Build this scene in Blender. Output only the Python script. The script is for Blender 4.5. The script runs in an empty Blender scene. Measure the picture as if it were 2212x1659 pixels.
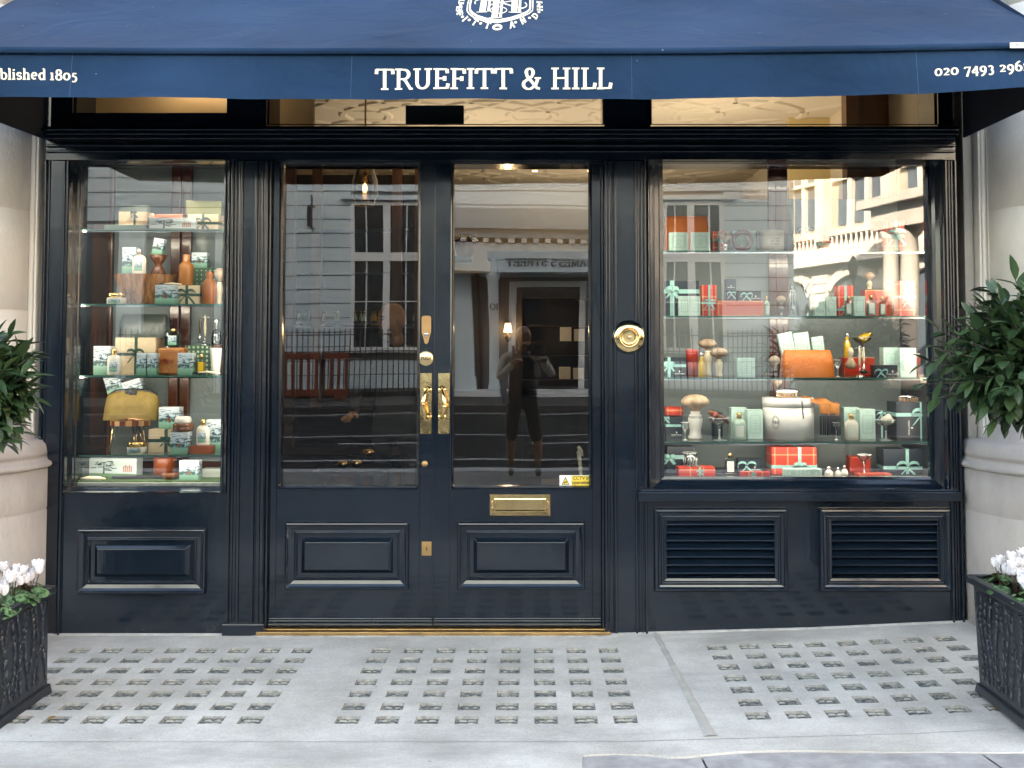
import bpy, math, random
from mathutils import Vector, Matrix, noise
R = random.Random(7)
SC = bpy.context.scene
COL = SC.collection
rad = math.radians

# ---------------------------------------------------------------- camera
CAM_Z = 1.47; CAM_D = 5.3; F = 2264.0; W = 2212.0; H = 1659.0; CX = 1149.0; CY = 628.0; PITCH = rad(2.7)
cam_data = bpy.data.cameras.new("camera"); cam = bpy.data.objects.new("camera", cam_data); COL.objects.link(cam)
cam.location = (0, -CAM_D, CAM_Z); cam.rotation_euler = (rad(90) + PITCH, 0, 0)
cam_data.sensor_width = 36.0; cam_data.lens = 36.0 * F / W
cam_data.shift_x = -(CX - W / 2) / W; cam_data.shift_y = (CY - H / 2) / W
cam_data.clip_start = 0.05; cam_data.clip_end = 1500
SC.camera = cam

# ---------------------------------------------------------------- sky, sun, exposure
SUN_DIR = Vector((0.45, -0.75, -0.50)).normalized()          # the way the light travels
world = bpy.data.worlds.new("World"); SC.world = world; world.use_nodes = True
nt = world.node_tree; bg = nt.nodes["Background"]
sky = nt.nodes.new("ShaderNodeTexSky"); sky.sky_type = 'NISHITA'; sky.sun_disc = False
sky.sun_elevation = math.asin(-SUN_DIR.z); sky.sun_rotation = math.atan2(-SUN_DIR.x, -SUN_DIR.y)
sky.air_density = 1.0; sky.dust_density = 2.5; sky.ozone_density = 1.0
nt.links.new(sky.outputs[0], bg.inputs[0]); bg.inputs[1].default_value = 0.15
sun_data = bpy.data.lights.new("sun", 'SUN'); sun_data.energy = 5.0; sun_data.angle = rad(0.5); sun_data.color = (1, .93, .86)
sun = bpy.data.objects.new("sun", sun_data); COL.objects.link(sun)
sun.rotation_euler = SUN_DIR.to_track_quat('-Z', 'Y').to_euler()
SC.view_settings.view_transform = 'Standard'; SC.view_settings.look = 'None'
SC.view_settings.exposure = 3.30; SC.view_settings.gamma = 1.0
SC.view_settings.use_white_balance = True; SC.view_settings.white_balance_temperature = 7850; SC.view_settings.white_balance_tint = 8
SC.cycles.max_bounces = 7; SC.cycles.diffuse_bounces = 4; SC.cycles.glossy_bounces = 4
SC.cycles.transparent_max_bounces = 16; SC.cycles.transmission_bounces = 4
SC.cycles.caustics_reflective = False; SC.cycles.caustics_refractive = False
SC.cycles.sample_clamp_indirect = 3.0
SC.cycles.use_denoising = True

# ---------------------------------------------------------------- picture <-> place
def ray(dx, dy):
    x = (dx - CX) / F; v = -(dy - CY) / F
    return Vector((x, math.cos(PITCH) - math.sin(PITCH) * v, math.sin(PITCH) + math.cos(PITCH) * v))
def P(dx, dy, Y=0.0):
    r = ray(dx, dy); t = (Y + CAM_D) / r.y
    return (r.x * t, CAM_Z + r.z * t)
def GY(dy, z=0.0):
    r = ray(CX, dy); return -CAM_D + (z - CAM_Z) / r.z * r.y
def PX(dx, dy, Y=0): return P(dx, dy, Y)[0]
def PZ(dy, Y=0): return P(CX, dy, Y)[1]
def rect(x0, y0, x1, y1, Y=0):
    a = P(x0, y0, Y); b = P(x1, y1, Y)
    return a[0], b[0], b[1], a[1]          # x0, x1, z0, z1

# ---------------------------------------------------------------- materials
MATS = {}
def mat(name, rgb=(.5, .5, .5), rough=.5, metal=0.0, var=0.0, vs=6.0, bump=0.0, bs=40.0, spec=.5, rgb2=None, stretch=(1, 1, 1), sheen=0, coat=0, emit=None, es=0, sss=0, rvar=0, bd=.01):
    if name in MATS: return MATS[name]
    m = bpy.data.materials.new(name); m.use_nodes = True; MATS[name] = m
    t = m.node_tree; b = t.nodes["Principled BSDF"]; N = t.nodes.new; L = t.links.new
    b.inputs["Base Color"].default_value = (*rgb, 1); b.inputs["Roughness"].default_value = rough
    b.inputs["Metallic"].default_value = metal; b.inputs["Specular IOR Level"].default_value = spec
    b.inputs["Sheen Weight"].default_value = sheen; b.inputs["Coat Weight"].default_value = coat
    if emit: b.inputs["Emission Color"].default_value = (*emit, 1); b.inputs["Emission Strength"].default_value = es
    tc = N("ShaderNodeTexCoord"); mp = N("ShaderNodeMapping"); L(tc.outputs["Object"], mp.inputs[0]); mp.inputs["Scale"].default_value = stretch
    if var or rgb2:
        n = N("ShaderNodeTexNoise"); n.inputs["Scale"].default_value = vs; n.inputs["Detail"].default_value = 6; n.inputs["Roughness"].default_value = .62
        L(mp.outputs[0], n.inputs[0])
        r = N("ShaderNodeValToRGB"); r.color_ramp.elements[0].position = .3; r.color_ramp.elements[1].position = .7
        c2 = rgb2 or tuple(min(1, c * (1 + var)) for c in rgb); c1 = rgb if rgb2 else tuple(c * (1 - var) for c in rgb)
        r.color_ramp.elements[0].color = (*c1, 1); r.color_ramp.elements[1].color = (*c2, 1)
        L(n.outputs[0], r.inputs[0]); L(r.outputs[0], b.inputs["Base Color"])
    if rvar:
        n3 = N("ShaderNodeTexNoise"); n3.inputs["Scale"].default_value = vs * 1.7; n3.inputs["Detail"].default_value = 5; L(mp.outputs[0], n3.inputs[0])
        mr = N("ShaderNodeMapRange"); mr.inputs[1].default_value = .3; mr.inputs[2].default_value = .7; mr.inputs[3].default_value = max(.02, rough - rvar); mr.inputs[4].default_value = rough + rvar
        L(n3.outputs[0], mr.inputs[0]); L(mr.outputs[0], b.inputs["Roughness"])
    if bump:
        n2 = N("ShaderNodeTexNoise"); n2.inputs["Scale"].default_value = bs; n2.inputs["Detail"].default_value = 4; L(mp.outputs[0], n2.inputs[0])
        bp = N("ShaderNodeBump"); bp.inputs["Strength"].default_value = bump; bp.inputs["Distance"].default_value = bd; L(n2.outputs[0], bp.inputs["Height"]); L(bp.outputs[0], b.inputs["Normal"])
    return m
def thin_glass(name, tint=(.96, .98, .97), k=1.0, base=0.0, wave=0.0, ws=2.0, gcol=(1, 1, 1)):
    if name in MATS: return MATS[name]
    m = bpy.data.materials.new(name); m.use_nodes = True; MATS[name] = m
    t = m.node_tree; N = t.nodes.new; L = t.links.new; t.nodes.remove(t.nodes["Principled BSDF"]); out = t.nodes["Material Output"]
    tr = N("ShaderNodeBsdfTransparent"); tr.inputs[0].default_value = (*tint, 1)
    gl = N("ShaderNodeBsdfGlossy"); gl.inputs["Roughness"].default_value = 0.0; gl.inputs[0].default_value = (*gcol, 1)
    fr = N("ShaderNodeFresnel"); fr.inputs[0].default_value = 1.5
    ma = N("ShaderNodeMath"); ma.operation = 'MULTIPLY_ADD'; ma.use_clamp = True; ma.inputs[1].default_value = k; ma.inputs[2].default_value = base
    L(fr.outputs[0], ma.inputs[0]); mx = N("ShaderNodeMixShader"); L(ma.outputs[0], mx.inputs[0]); L(tr.outputs[0], mx.inputs[1]); L(gl.outputs[0], mx.inputs[2]); L(mx.outputs[0], out.inputs[0])
    if wave:
        tc = N("ShaderNodeTexCoord"); n = N("ShaderNodeTexNoise"); n.inputs["Scale"].default_value = ws; n.inputs["Detail"].default_value = 1; n.inputs["Roughness"].default_value = .3
        mp = N("ShaderNodeMapping"); mp.inputs["Scale"].default_value = (1, 1, .45); L(tc.outputs["Object"], mp.inputs[0])
        L(mp.outputs[0], n.inputs[0]); bp = N("ShaderNodeBump"); bp.inputs["Strength"].default_value = 1; bp.inputs["Distance"].default_value = wave
        L(n.outputs[0], bp.inputs["Height"]); L(bp.outputs[0], gl.inputs["Normal"])
    return m
def node_mat(name, rough=.5, metal=0):
    m = bpy.data.materials.new(name); m.use_nodes = True; MATS[name] = m
    t = m.node_tree; b = t.nodes["Principled BSDF"]; b.inputs["Roughness"].default_value = rough; b.inputs["Metallic"].default_value = metal
    return m, t, b

# ---------------------------------------------------------------- meshes
class M:
    def __init__(s): s.v = []; s.f = []; s.s = []; s.T = Matrix.Identity(4)
    def add(s, vs, fs, smooth=False):
        n = len(s.v); s.v += [tuple(s.T @ Vector(p)) for p in vs]; s.f += [tuple(i + n for i in f) for f in fs]; s.s += [smooth] * len(fs); return s
    def box(s, x0, x1, y0, y1, z0, z1):
        return s.add([(x0,y0,z0),(x1,y0,z0),(x1,y1,z0),(x0,y1,z0),(x0,y0,z1),(x1,y0,z1),(x1,y1,z1),(x0,y1,z1)],
                     [(3,2,1,0),(4,5,6,7),(0,1,5,4),(1,2,6,5),(2,3,7,6),(3,0,4,7)])
    def taper(s, x, y, z0, z1, a0, b0, a1, b1):
        return s.add([(x-a0,y-b0,z0),(x+a0,y-b0,z0),(x+a0,y+b0,z0),(x-a0,y+b0,z0),(x-a1,y-b1,z1),(x+a1,y-b1,z1),(x+a1,y+b1,z1),(x-a1,y+b1,z1)],
                     [(3,2,1,0),(4,5,6,7),(0,1,5,4),(1,2,6,5),(2,3,7,6),(3,0,4,7)])
    def quad(s, a, b, c, d): return s.add([a, b, c, d], [(0, 1, 2, 3)])
    def lathe(s, prof, c=(0, 0, 0), n=24, sy=1.0, axis='z', smooth=True, a0=0, a1=2*math.pi):
        vs = []; fs = []; full = abs(a1 - a0 - 2*math.pi) < 1e-6; k = n if full else n + 1
        for r, z in prof:
            for i in range(k):
                a = a0 + (a1 - a0) * i / n; x, y = r * math.cos(a), r * math.sin(a) * sy
                p = (x, y, z) if axis == 'z' else ((x, z, y) if axis == 'y' else (z, x, y))
                vs.append((c[0]+p[0], c[1]+p[1], c[2]+p[2]))
        flip = axis == 'y'
        for j in range(len(prof) - 1):
            for i in range(n):
                i2 = (i + 1) % k; q = (j*k+i, j*k+i2, (j+1)*k+i2, (j+1)*k+i)
                fs.append(q[::-1] if flip else q)
        if full:
            if prof[0][0] > 1e-4: fs.append(tuple(range(k))[::-1] if not flip else tuple(range(k)))
            if prof[-1][0] > 1e-4: e = (len(prof)-1)*k; f = tuple(range(e, e+k)); fs.append(f if not flip else f[::-1])
        return s.add(vs, fs, smooth)
    def tube(s, pts, r, n=8, r1=None, cap=True):
        pts = [Vector(p) for p in pts]; m = len(pts); vs = []; fs = []
        up = Vector((0, 0, 1))
        for i, p in enumerate(pts):
            t = (pts[min(i+1, m-1)] - pts[max(i-1, 0)]); t = t.normalized() if t.length > 1e-9 else Vector((0,0,1))
            a = t.cross(up)
            if a.length < .05: a = t.cross(Vector((1, 0, 0)))
            a.normalize(); b = t.cross(a).normalized()
            rr = r if r1 is None else (r + (r1 - r) * i / (m - 1)); rr = r[i] if isinstance(r, (list, tuple)) else rr
            for k in range(n):
                an = 2*math.pi*k/n; vs.append(tuple(p + (a*math.cos(an) + b*math.sin(an))*rr))
        for i in range(m-1):
            for k in range(n):
                k2 = (k+1) % n; fs.append((i*n+k, i*n+k2, (i+1)*n+k2, (i+1)*n+k))
        if cap: fs.append(tuple(range(n))[::-1]); fs.append(tuple(range((m-1)*n, m*n)))
        return s.add(vs, fs, True)
    def ell(s, c, r, n=16, m=10):
        prof = [(math.sin(math.pi*i/m), -math.cos(math.pi*i/m)) for i in range(m+1)]
        T0 = s.T.copy(); s.T = T0 @ Matrix.Translation(c) @ Matrix.Diagonal((*r, 1)); s.lathe([(max(a, 1e-5), b) for a, b in prof], n=n); s.T = T0; return s
    def prism(s, pts, y0, y1):            # outline in x,z
        n = len(pts); vs = [(x, y0, z) for x, z in pts] + [(x, y1, z) for x, z in pts]
        fs = [tuple(range(n)), tuple(range(n, 2*n))[::-1]] + [(i, i+n, (i+1) % n + n, (i+1) % n) for i in range(n)]
        return s.add(vs, fs)
    def frame(s, x0, x1, z0, z1, prof, fill=False, Y=0):   # prof: (inset, y)
        vs = []
        for i, y in prof: vs += [(x0+i, Y+y, z0+i), (x1-i, Y+y, z0+i), (x1-i, Y+y, z1-i), (x0+i, Y+y, z1-i)]
        fs = []
        for j in range(len(prof)-1):
            for k in range(4): fs.append((j*4+k, j*4+(k+1) % 4, (j+1)*4+(k+1) % 4, (j+1)*4+k))
        if fill: e = (len(prof)-1)*4; fs.append((e, e+1, e+2, e+3))
        return s.add(vs, fs)
    def strip(s, pts, wv, th=.0008):       # ribbon along pts, width vector wv
        wv = Vector(wv) * .5; vs = []; fs = []; n = len(pts)
        for p in pts:
            p = Vector(p); vs += [tuple(p - wv), tuple(p + wv)]
        for i in range(n-1): fs.append((2*i, 2*i+1, 2*i+3, 2*i+2))
        return s.add(vs, fs, True)
    def build(s, name, m=None, parent=None, bevel=0, loc=(0, 0, 0), rot=(0, 0, 0), seg=2):
        me = bpy.data.meshes.new(name); me.from_pydata(s.v, [], s.f); me.polygons.foreach_set("use_smooth", s.s); me.update()
        o = bpy.data.objects.new(name, me); COL.objects.link(o); o.location = loc; o.rotation_euler = rot
        if m: me.materials.append(m)
        if parent: o.parent = parent
        if bevel:
            b = o.modifiers.new("bevel", 'BEVEL'); b.width = bevel; b.segments = seg; b.limit_method = 'ANGLE'; b.angle_limit = rad(40); b.harden_normals = False
        return o
def tag(o, label=None, cat=None, group=None, kind=None):
    if label: o["label"] = label
    if cat: o["category"] = cat
    if group: o["group"] = group
    if kind: o["kind"] = kind
    return o
def empty(name, loc=(0, 0, 0), rz=0, label=None, cat=None, group=None, rot=None):
    o = bpy.data.objects.new(name, None); COL.objects.link(o); o.location = loc; o.rotation_euler = rot or (0, 0, rz); o.empty_display_size = .1
    return tag(o, label, cat, group)
def thing(name, label, cat, loc, parts, rz=0, group=None, rot=None):
    rot = rot or (0, 0, rz)
    if len(parts) == 1:
        p = parts[0]; o = p[1].build(name, p[2], None, loc=loc, rot=rot, bevel=p[4] if len(p) > 4 else 0)
        return tag(o, label, cat, group)
    e = empty(name, loc, 0, label, cat, group, rot)
    for p in parts:
        c = p[1].build(p[0], p[2], e, bevel=p[4] if len(p) > 4 else 0)
        for q in (p[3] if len(p) > 3 and p[3] else []): q[1].build(q[0], q[2], c)
    return e
def struct(o): o["kind"] = "structure"; return o
def copy_tree(o, parent=None):
    c = o.copy(); COL.objects.link(c); c.parent = parent
    for ch in list(o.children): copy_tree(ch, c)
    return c

# ---------------------------------------------------------------- serif lettering drawn stroke by stroke
def arc(cx, cy, rx, ry, a0, a1, n=12): return [(cx + rx*math.cos(rad(a0+(a1-a0)*i/n)), cy + ry*math.sin(rad(a0+(a1-a0)*i/n))) for i in range(n+1)]
def _sf(x, y, w=.36, up=1): return [(x-w/2, y+.03*up), (x+w/2, y+.03*up)]     # a serif
def V(x, y0=0, y1=1, s0=1, s1=1):
    o = [[(x, y0), (x, y1)]]
    if s0: o.append(_sf(x, y0))
    if s1: o.append(_sf(x, y1, up=-1))
    return o
GL = {
 'T': (.86, V(.43, 0, 1, 1, 0) + [[(.02, .955), (.84, .955)], [(.05, .96), (.03, .74)], [(.81, .96), (.83, .74)]]),
 'R': (.86, V(.2) + [[(.2, .955), (.45, .955)] + arc(.45, .73, .24, .225, 90, -90)[1:] + [(.2, .5)], [(.42, .5), (.52, .44), (.78, .03), (.9, .03)]]),
 'U': (.92, [[(.19, 1), (.19, .35)] + arc(.46, .33, .27, .3, 180, 360) + [(.73, 1)], _sf(.19, 1, up=-1), _sf(.73, 1, up=-1)]),
 'E': (.78, V(.2) + [[(.2, .955), (.68, .955)], [(.2, .51), (.56, .51)], [(.2, .045), (.7, .045)], [(.67, .96), (.69, .76)], [(.56, .4), (.56, .62)], [(.69, .03), (.73, .26)]]),
 'F': (.74, V(.2) + [[(.2, .955), (.68, .955)], [(.2, .5), (.56, .5)], [(.67, .96), (.69, .74)], [(.56, .39), (.56, .61)]]),
 'I': (.4, V(.2)),
 'H': (.96, V(.2) + V(.76) + [[(.2, .52), (.76, .52)]]),
 'L': (.72, V(.2) + [[(.2, .045), (.66, .045)], [(.65, .03), (.7, .3)]]),
 'A': (.9, [[(.12, .02), (.43, 1)], [(.43, 1), (.78, .02)], [(.24, .34), (.66, .34)], _sf(.12, 0, .26), _sf(.78, 0, .32)]),
 'N': (.96, [[(.2, .0), (.2, 1)], [(.2, 1), (.76, 0)], [(.76, 0), (.76, 1)], _sf(.2, 0, .3), _sf(.2, 1, .26, -1), _sf(.76, 1, .3, -1)]),
 'D': (.92, V(.2) + [[(.2, .955), (.42, .955)] + arc(.42, .5, .38, .455, 90, -90)[1:] + [(.2, .045)]]),
 'O': (.96, [arc(.48, .5, .4, .46, 0, 360, 28)]),
 'S': (.68, [[(.6, .8)] + arc(.34, .73, .24, .24, 20, 250, 12) + arc(.34, .27, .26, .26, 70, -160, 12)]),
 'J': (.5, [[(.27, 1), (.27, .2)] + arc(.07, .18, .2, .22, 0, -90, 6), _sf(.27, 1, up=-1)]),
 'M': (1.14, [[(.18, 0), (.2, 1)], [(.2, 1), (.56, .05)], [(.56, .05), (.92, 1)], [(.92, 1), (.95, 0)], _sf(.18, 0, .28), _sf(.95, 0, .32), _sf(.18, 1, .24, -1), _sf(.94, 1, .24, -1)]),
 'W': (1.2, [[(.08, 1), (.34, 0)], [(.34, 0), (.6, 1)], [(.6, 1), (.86, 0)], [(.86, 0), (1.12, 1)]]),
 'P': (.8, V(.2) + [[(.2, .955), (.45, .955)] + arc(.45, .71, .24, .245, 90, -90)[1:] + [(.2, .46)]]),
 'X': (.86, [[(.1, 1), (.76, 0)], [(.76, 1), (.1, 0)], _sf(.1, 0, .26), _sf(.76, 0, .26), _sf(.1, 1, .26, -1), _sf(.76, 1, .26, -1)]),
 '&': (.98, [[(.9, .03), (.76, .06), (.28, .62), (.24, .78)] + arc(.4, .79, .17, .18, 180, -20, 10) + [(.5, .6), (.2, .4)] + arc(.36, .24, .26, .22, 150, 300, 10) + [(.7, .22), (.8, .52)], [(.64, .53), (.95, .53)]]),
 '.': (.3, [[(.14, .0), (.14, .12)]]), "'": (.24, [[(.12, .74), (.14, 1)]]), ' ': (.36, []),
 # lower case and old-style figures (x height .68)
 'b': (.72, [[(.18, .03), (.18, 1.02)], [(.04, 1.0), (.18, 1.03)], [(.18, .5)] + arc(.38, .34, .24, .31, 130, -130, 12) + [(.18, .12)]]),
 'l': (.36, [[(.18, 0), (.18, 1.04)], [(.04, 1.02), (.18, 1.04)], _sf(.18, 0, .32)]),
 'i': (.36, [[(.18, 0), (.18, .67)], [(.05, .64), (.18, .66)], _sf(.18, 0, .32), [(.17, .84), (.17, .98)]]),
 's': (.56, [[(.48, .52)] + arc(.28, .5, .17, .16, 40, 250, 8) + arc(.28, .19, .19, .16, 70, -160, 8)]),
 'h': (.76, [[(.18, 0), (.18, 1.04)], [(.04, 1.02), (.18, 1.04)], _sf(.18, 0, .3), [(.18, .48)] + arc(.38, .44, .2, .21, 130, 0, 8) + [(.58, 0)], _sf(.58, 0, .3)]),
 'e': (.64, [[(.12, .36), (.52, .38)] + arc(.33, .36, .22, .3, 10, 310, 16)]),
 'd': (.74, [[(.56, 0), (.56, 1.04)], [(.42, 1.02), (.56, 1.04)], [(.56, .5)] + arc(.34, .33, .23, .31, 50, 310, 14) + [(.56, .12)], [(.56, .03), (.68, .03)]]),
 't': (.46, [[(.2, .86), (.2, .2)] + arc(.32, .16, .12, .14, 180, 300, 6), [(.04, .64), (.4, .64)]]),
 'a': (.66, [[(.12, .52)] + arc(.28, .46, .2, .18, 130, 0, 8) + [(.48, .06), (.62, .03)], [(.48, .38)] + arc(.28, .2, .2, .18, 80, 330, 10)]),
 '1': (.44, [[(.2, 0), (.2, .68)], [(.06, .6), (.2, .66)], _sf(.2, 0, .34)]),
 '8': (.66, [arc(.32, .74, .19, .22, 0, 360, 18), arc(.32, .26, .23, .25, 0, 360, 18)]),
 '0': (.68, [arc(.33, .34, .25, .31, 0, 360, 20)]),
 '5': (.6, [[(.5, .63), (.2, .63), (.17, .34)] + arc(.26, .1, .22, .26, 100, -130, 10)]),
 '2': (.62, [arc(.28, .47, .19, .18, 160, -10, 8) + [(.42, .34), (.1, .05), (.54, .05)]]),
 '7': (.6, [[(.06, .5), (.1, .63), (.54, .63), (.24, -.26)]]),
 '4': (.68, [[(.46, -.26), (.46, .68)], [(.46, .68), (.06, .1)], [(.06, .08), (.64, .08)]]),
 '9': (.64, [arc(.31, .4, .22, .25, 0, 360, 16), [(.52, .4), (.5, .1), (.34, -.14), (.14, -.26)]]),
 '3': (.58, [arc(.27, .47, .18, .19, 150, -80, 8), arc(.25, .06, .22, .24, 80, -130, 10)]),
 '6': (.66, [arc(.33, .28, .23, .27, 0, 360, 16), [(.11, .32), (.16, .7), (.36, .9), (.52, .96)]]),
}
def text(s, out, org, size, mapf=None, thick=.17, thin=.08, track=.04, center=False, dy=.0002, sans=False):
    """strokes of the string laid into mesh `out`; mapf(u, v, layer) -> point"""
    wid = sum(GL[c][0] + track for c in s) * size
    x = org[0] - (wid/2 if center else 0); k = 0
    for c in s:
        adv, strokes = GL[c]
        for st in strokes:
            k += 1; pts = []
            for i in range(len(st)-1):       # refine straight runs so letters can follow cloth
                a, b = st[i], st[i+1]; n = max(1, int(math.dist(a, b)/.35))
                pts += [(a[0]+(b[0]-a[0])*j/n, a[1]+(b[1]-a[1])*j/n) for j in range(n)]
            pts.append(st[-1]); n = len(pts); vs = []; closed = math.dist(pts[0], pts[-1]) < 1e-6
            ser = n == 2 and abs(pts[0][1]-pts[1][1]) < 1e-6
            for i in range(n):
                a = pts[i-1] if i else (pts[-2] if closed else pts[0]); b = pts[i+1] if i < n-1 else (pts[1] if closed else pts[-1])
                tx, ty = b[0]-a[0], b[1]-a[1]; l = math.hypot(tx, ty) or 1; tx /= l; ty /= l
                w = (thin + (thick-thin)*abs(ty)**1.3) * .5
                for sg in (-1, 1):
                    u = x + (pts[i][0] - ty*w*sg)*size; v = org[1] + (pts[i][1] + tx*w*sg)*size
                    vs.append(mapf(u, v, k*dy) if mapf else (u, -k*dy, v))
            fs = [(2*i, 2*i+2, 2*i+3, 2*i+1) for i in range(n-1)]
            out.add(vs, fs)
        x += (adv + track)*size
    return wid
# ---------------------------------------------------------------- shared materials
NAVY = mat("navy_gloss_paint", (.0040, .0092, .0170), .16, var=.15, vs=3, bump=.14, bs=22, spec=.5, rvar=.08, stretch=(1, 1, .35), coat=.25, bd=.006)
def dusty(m):       # splash dirt and scuffs low on the joinery
    t = m.node_tree; N = t.nodes.new; L = t.links.new; b = t.nodes["Principled BSDF"]; src = b.inputs["Base Color"].links[0].from_socket
    tc = N("ShaderNodeTexCoord"); sx = N("ShaderNodeSeparateXYZ"); L(tc.outputs["Object"], sx.inputs[0])
    h = N("ShaderNodeMapRange"); h.inputs[1].default_value = .0; h.inputs[2].default_value = .30; h.inputs[3].default_value = .26; h.inputs[4].default_value = .03; L(sx.outputs[2], h.inputs[0])
    n = N("ShaderNodeTexNoise"); n.inputs["Scale"].default_value = 14; n.inputs["Detail"].default_value = 9; n.inputs["Roughness"].default_value = .75; L(tc.outputs["Object"], n.inputs[0])
    r = N("ShaderNodeMapRange"); r.inputs[1].default_value = .45; r.inputs[2].default_value = .75; L(n.outputs[0], r.inputs[0])
    mu = N("ShaderNodeMath"); mu.operation = 'MULTIPLY'; L(h.outputs[0], mu.inputs[0]); L(r.outputs[0], mu.inputs[1])
    mx = N("ShaderNodeMixRGB"); mx.inputs[2].default_value = (.075, .07, .062, 1); L(mu.outputs[0], mx.inputs[0]); L(src, mx.inputs[1]); L(mx.outputs[0], b.inputs["Base Color"])
dusty(NAVY)
NAVYI = mat("navy_paint_inside", (.008, .013, .02), .5)
BRASS = mat("polished_brass", (.80, .58, .28), .13, 1, var=.12, vs=9, rvar=.06, bump=.10, bs=16)
BRASSD = mat("dull_brass", (.42, .27, .12), .42, 1, var=.2, vs=14, rvar=.1)
CREAMP = mat("cream_print", (.86, .78, .60), .7, var=.06, vs=30)
STONE = mat("portland_stone", (.54, .50, .455), .78, rgb2=(.68, .64, .59), vs=2.2, bump=.25, bs=60, stretch=(1, 1, .6))
STONED = mat("weathered_plinth_stone", (.33, .295, .285), .8, rgb2=(.47, .43, .41), vs=3.5, bump=.35, bs=45, stretch=(1, 1, .5))
DARK = mat("black", (.006, .006, .007), .5)
PANE = thin_glass("plate_glass", (.93, .96, .95), 2.7, .036, wave=.0022, ws=1.6)
PANE2 = thin_glass("transom_glass", (.93, .95, .93), 1.2, 0)
MAHOG = mat("mahogany", (.055, .014, .008), .25, rgb2=(.11, .032, .015), vs=5, stretch=(6, 6, .6), coat=.3)

def fabric_mat(name, rgb):
    m, t, b = node_mat(name, .82); N = t.nodes.new; L = t.links.new
    tc = N("ShaderNodeTexCoord"); n = N("ShaderNodeTexNoise"); n.inputs["Scale"].default_value = 1.1; n.inputs["Detail"].default_value = 3
    L(tc.outputs["Object"], n.inputs[0]); r = N("ShaderNodeValToRGB")
    r.color_ramp.elements[0].position = .32; r.color_ramp.elements[1].position = .72
    r.color_ramp.elements[0].color = (*[c*.78 for c in rgb], 1); r.color_ramp.elements[1].color = (*[c*1.32+.006 for c in rgb], 1)
    L(n.outputs[0], r.inputs[0])
    v = N("ShaderNodeTexVoronoi"); v.inputs["Scale"].default_value = 9; L(tc.outputs["Object"], v.inputs[0])     # stray specks of lint
    lt = N("ShaderNodeMath"); lt.operation = 'LESS_THAN'; lt.inputs[1].default_value = .035; L(v.outputs["Distance"], lt.inputs[0])
    wn = N("ShaderNodeMath"); wn.operation = 'GREATER_THAN'; wn.inputs[1].default_value = .72
    sp = N("ShaderNodeSeparateColor"); L(v.outputs["Color"], sp.inputs[0]); L(sp.outputs[0], wn.inputs[0])
    mu = N("ShaderNodeMath"); mu.operation = 'MULTIPLY'; L(lt.outputs[0], mu.inputs[0]); L(wn.outputs[0], mu.inputs[1])
    m2 = N("ShaderNodeMath"); m2.operation = 'MULTIPLY'; m2.inputs[1].default_value = .35; L(mu.outputs[0], m2.inputs[0])
    mx = N("ShaderNodeMixRGB"); mx.inputs[2].default_value = (.45, .5, .6, 1); L(m2.outputs[0], mx.inputs[0]); L(r.outputs[0], mx.inputs[1]); L(mx.outputs[0], b.inputs["Base Color"])
    w1 = N("ShaderNodeTexWave"); w1.inputs["Scale"].default_value = 160; L(tc.outputs["Object"], w1.inputs[0])
    w2 = N("ShaderNodeTexWave"); w2.bands_direction = 'Z'; w2.inputs["Scale"].default_value = 160; L(tc.outputs["Object"], w2.inputs[0])
    ad = N("ShaderNodeMath"); L(w1.outputs[0], ad.inputs[0]); L(w2.outputs[0], ad.inputs[1])
    bp = N("ShaderNodeBump"); bp.inputs["Strength"].default_value = .25; bp.inputs["Distance"].default_value = .001; L(ad.outputs[0], bp.inputs["Height"])
    n5 = N("ShaderNodeTexNoise"); n5.inputs["Scale"].default_value = 2.6; n5.inputs["Detail"].default_value = 3; n5.inputs["Distortion"].default_value = .8; L(tc.outputs["Object"], n5.inputs[0])
    b5 = N("ShaderNodeBump"); b5.inputs["Strength"].default_value = .9; b5.inputs["Distance"].default_value = .035; L(n5.outputs[0], b5.inputs["Height"]); L(bp.outputs[0], b5.inputs["Normal"]); L(b5.outputs[0], b.inputs["Normal"])
    b.inputs["Sheen Weight"].default_value = .04; b.inputs["Specular IOR Level"].default_value = .12
    return m
CANVAS = fabric_mat("blue_canvas", (.0076, .032, .080))

# ---------------------------------------------------------------- shopfront (one fixed thing, everything a part of it)
shop = empty("shopfront", (0, 0, 0), 0, "glossy navy painted wooden shopfront with brass door fittings", "shopfront")
YG = .10                                             # plane of the glass
ZT = PZ(150); ZBOT = -.12
zTR = PZ(273); zLIN = PZ(345)
xA0, xA1 = PX(90, 700), PX(152, 345)
xB0, xB1 = PX(496, 700), PX(568, 1300)
xC0, xC1 = PX(1307, 1300), PX(1397, 700)
xD0, xD1 = PX(2037, 330), PX(2083, 1300)
bay = [(xA1, xB0), (xB1, xC0), (xC1, xD0)]
# pilasters: moulded uprights
def pilaster(x0, x1, z0, z1, fl=.012, panel=True):
    m = M(); m.box(x0, x1, 0, .3, z0, z1)
    w = x1 - x0
    def rib(a, b, y): m.box(a, b, -y, .001, z0 + .001, z1 - .001)
    rib(x0 + .002, x0 + .014, .014); rib(x0 + .021, x0 + .030, .008); rib(x1 - .014, x1 - .002, .014); rib(x1 - .030, x1 - .021, .008)
    if panel:
        rib(x0 + .040, x0 + .046, .005); rib(x0 + .050, x0 + .062, .012); rib(x1 - .062, x1 - .050, .012); rib(x1 - .046, x1 - .040, .005)
    return m
for x0, x1, z0 in ((xA0, xA1, ZBOT), (xB0, xB1, ZBOT), (xC0, xC1, ZBOT), (xD0, xD1, ZBOT)):
    pilaster(x0, x1, z0, zLIN - .004, panel=(x0 in (xB0, xC0))).build("pilaster", NAVY, shop, bevel=.003)
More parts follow.
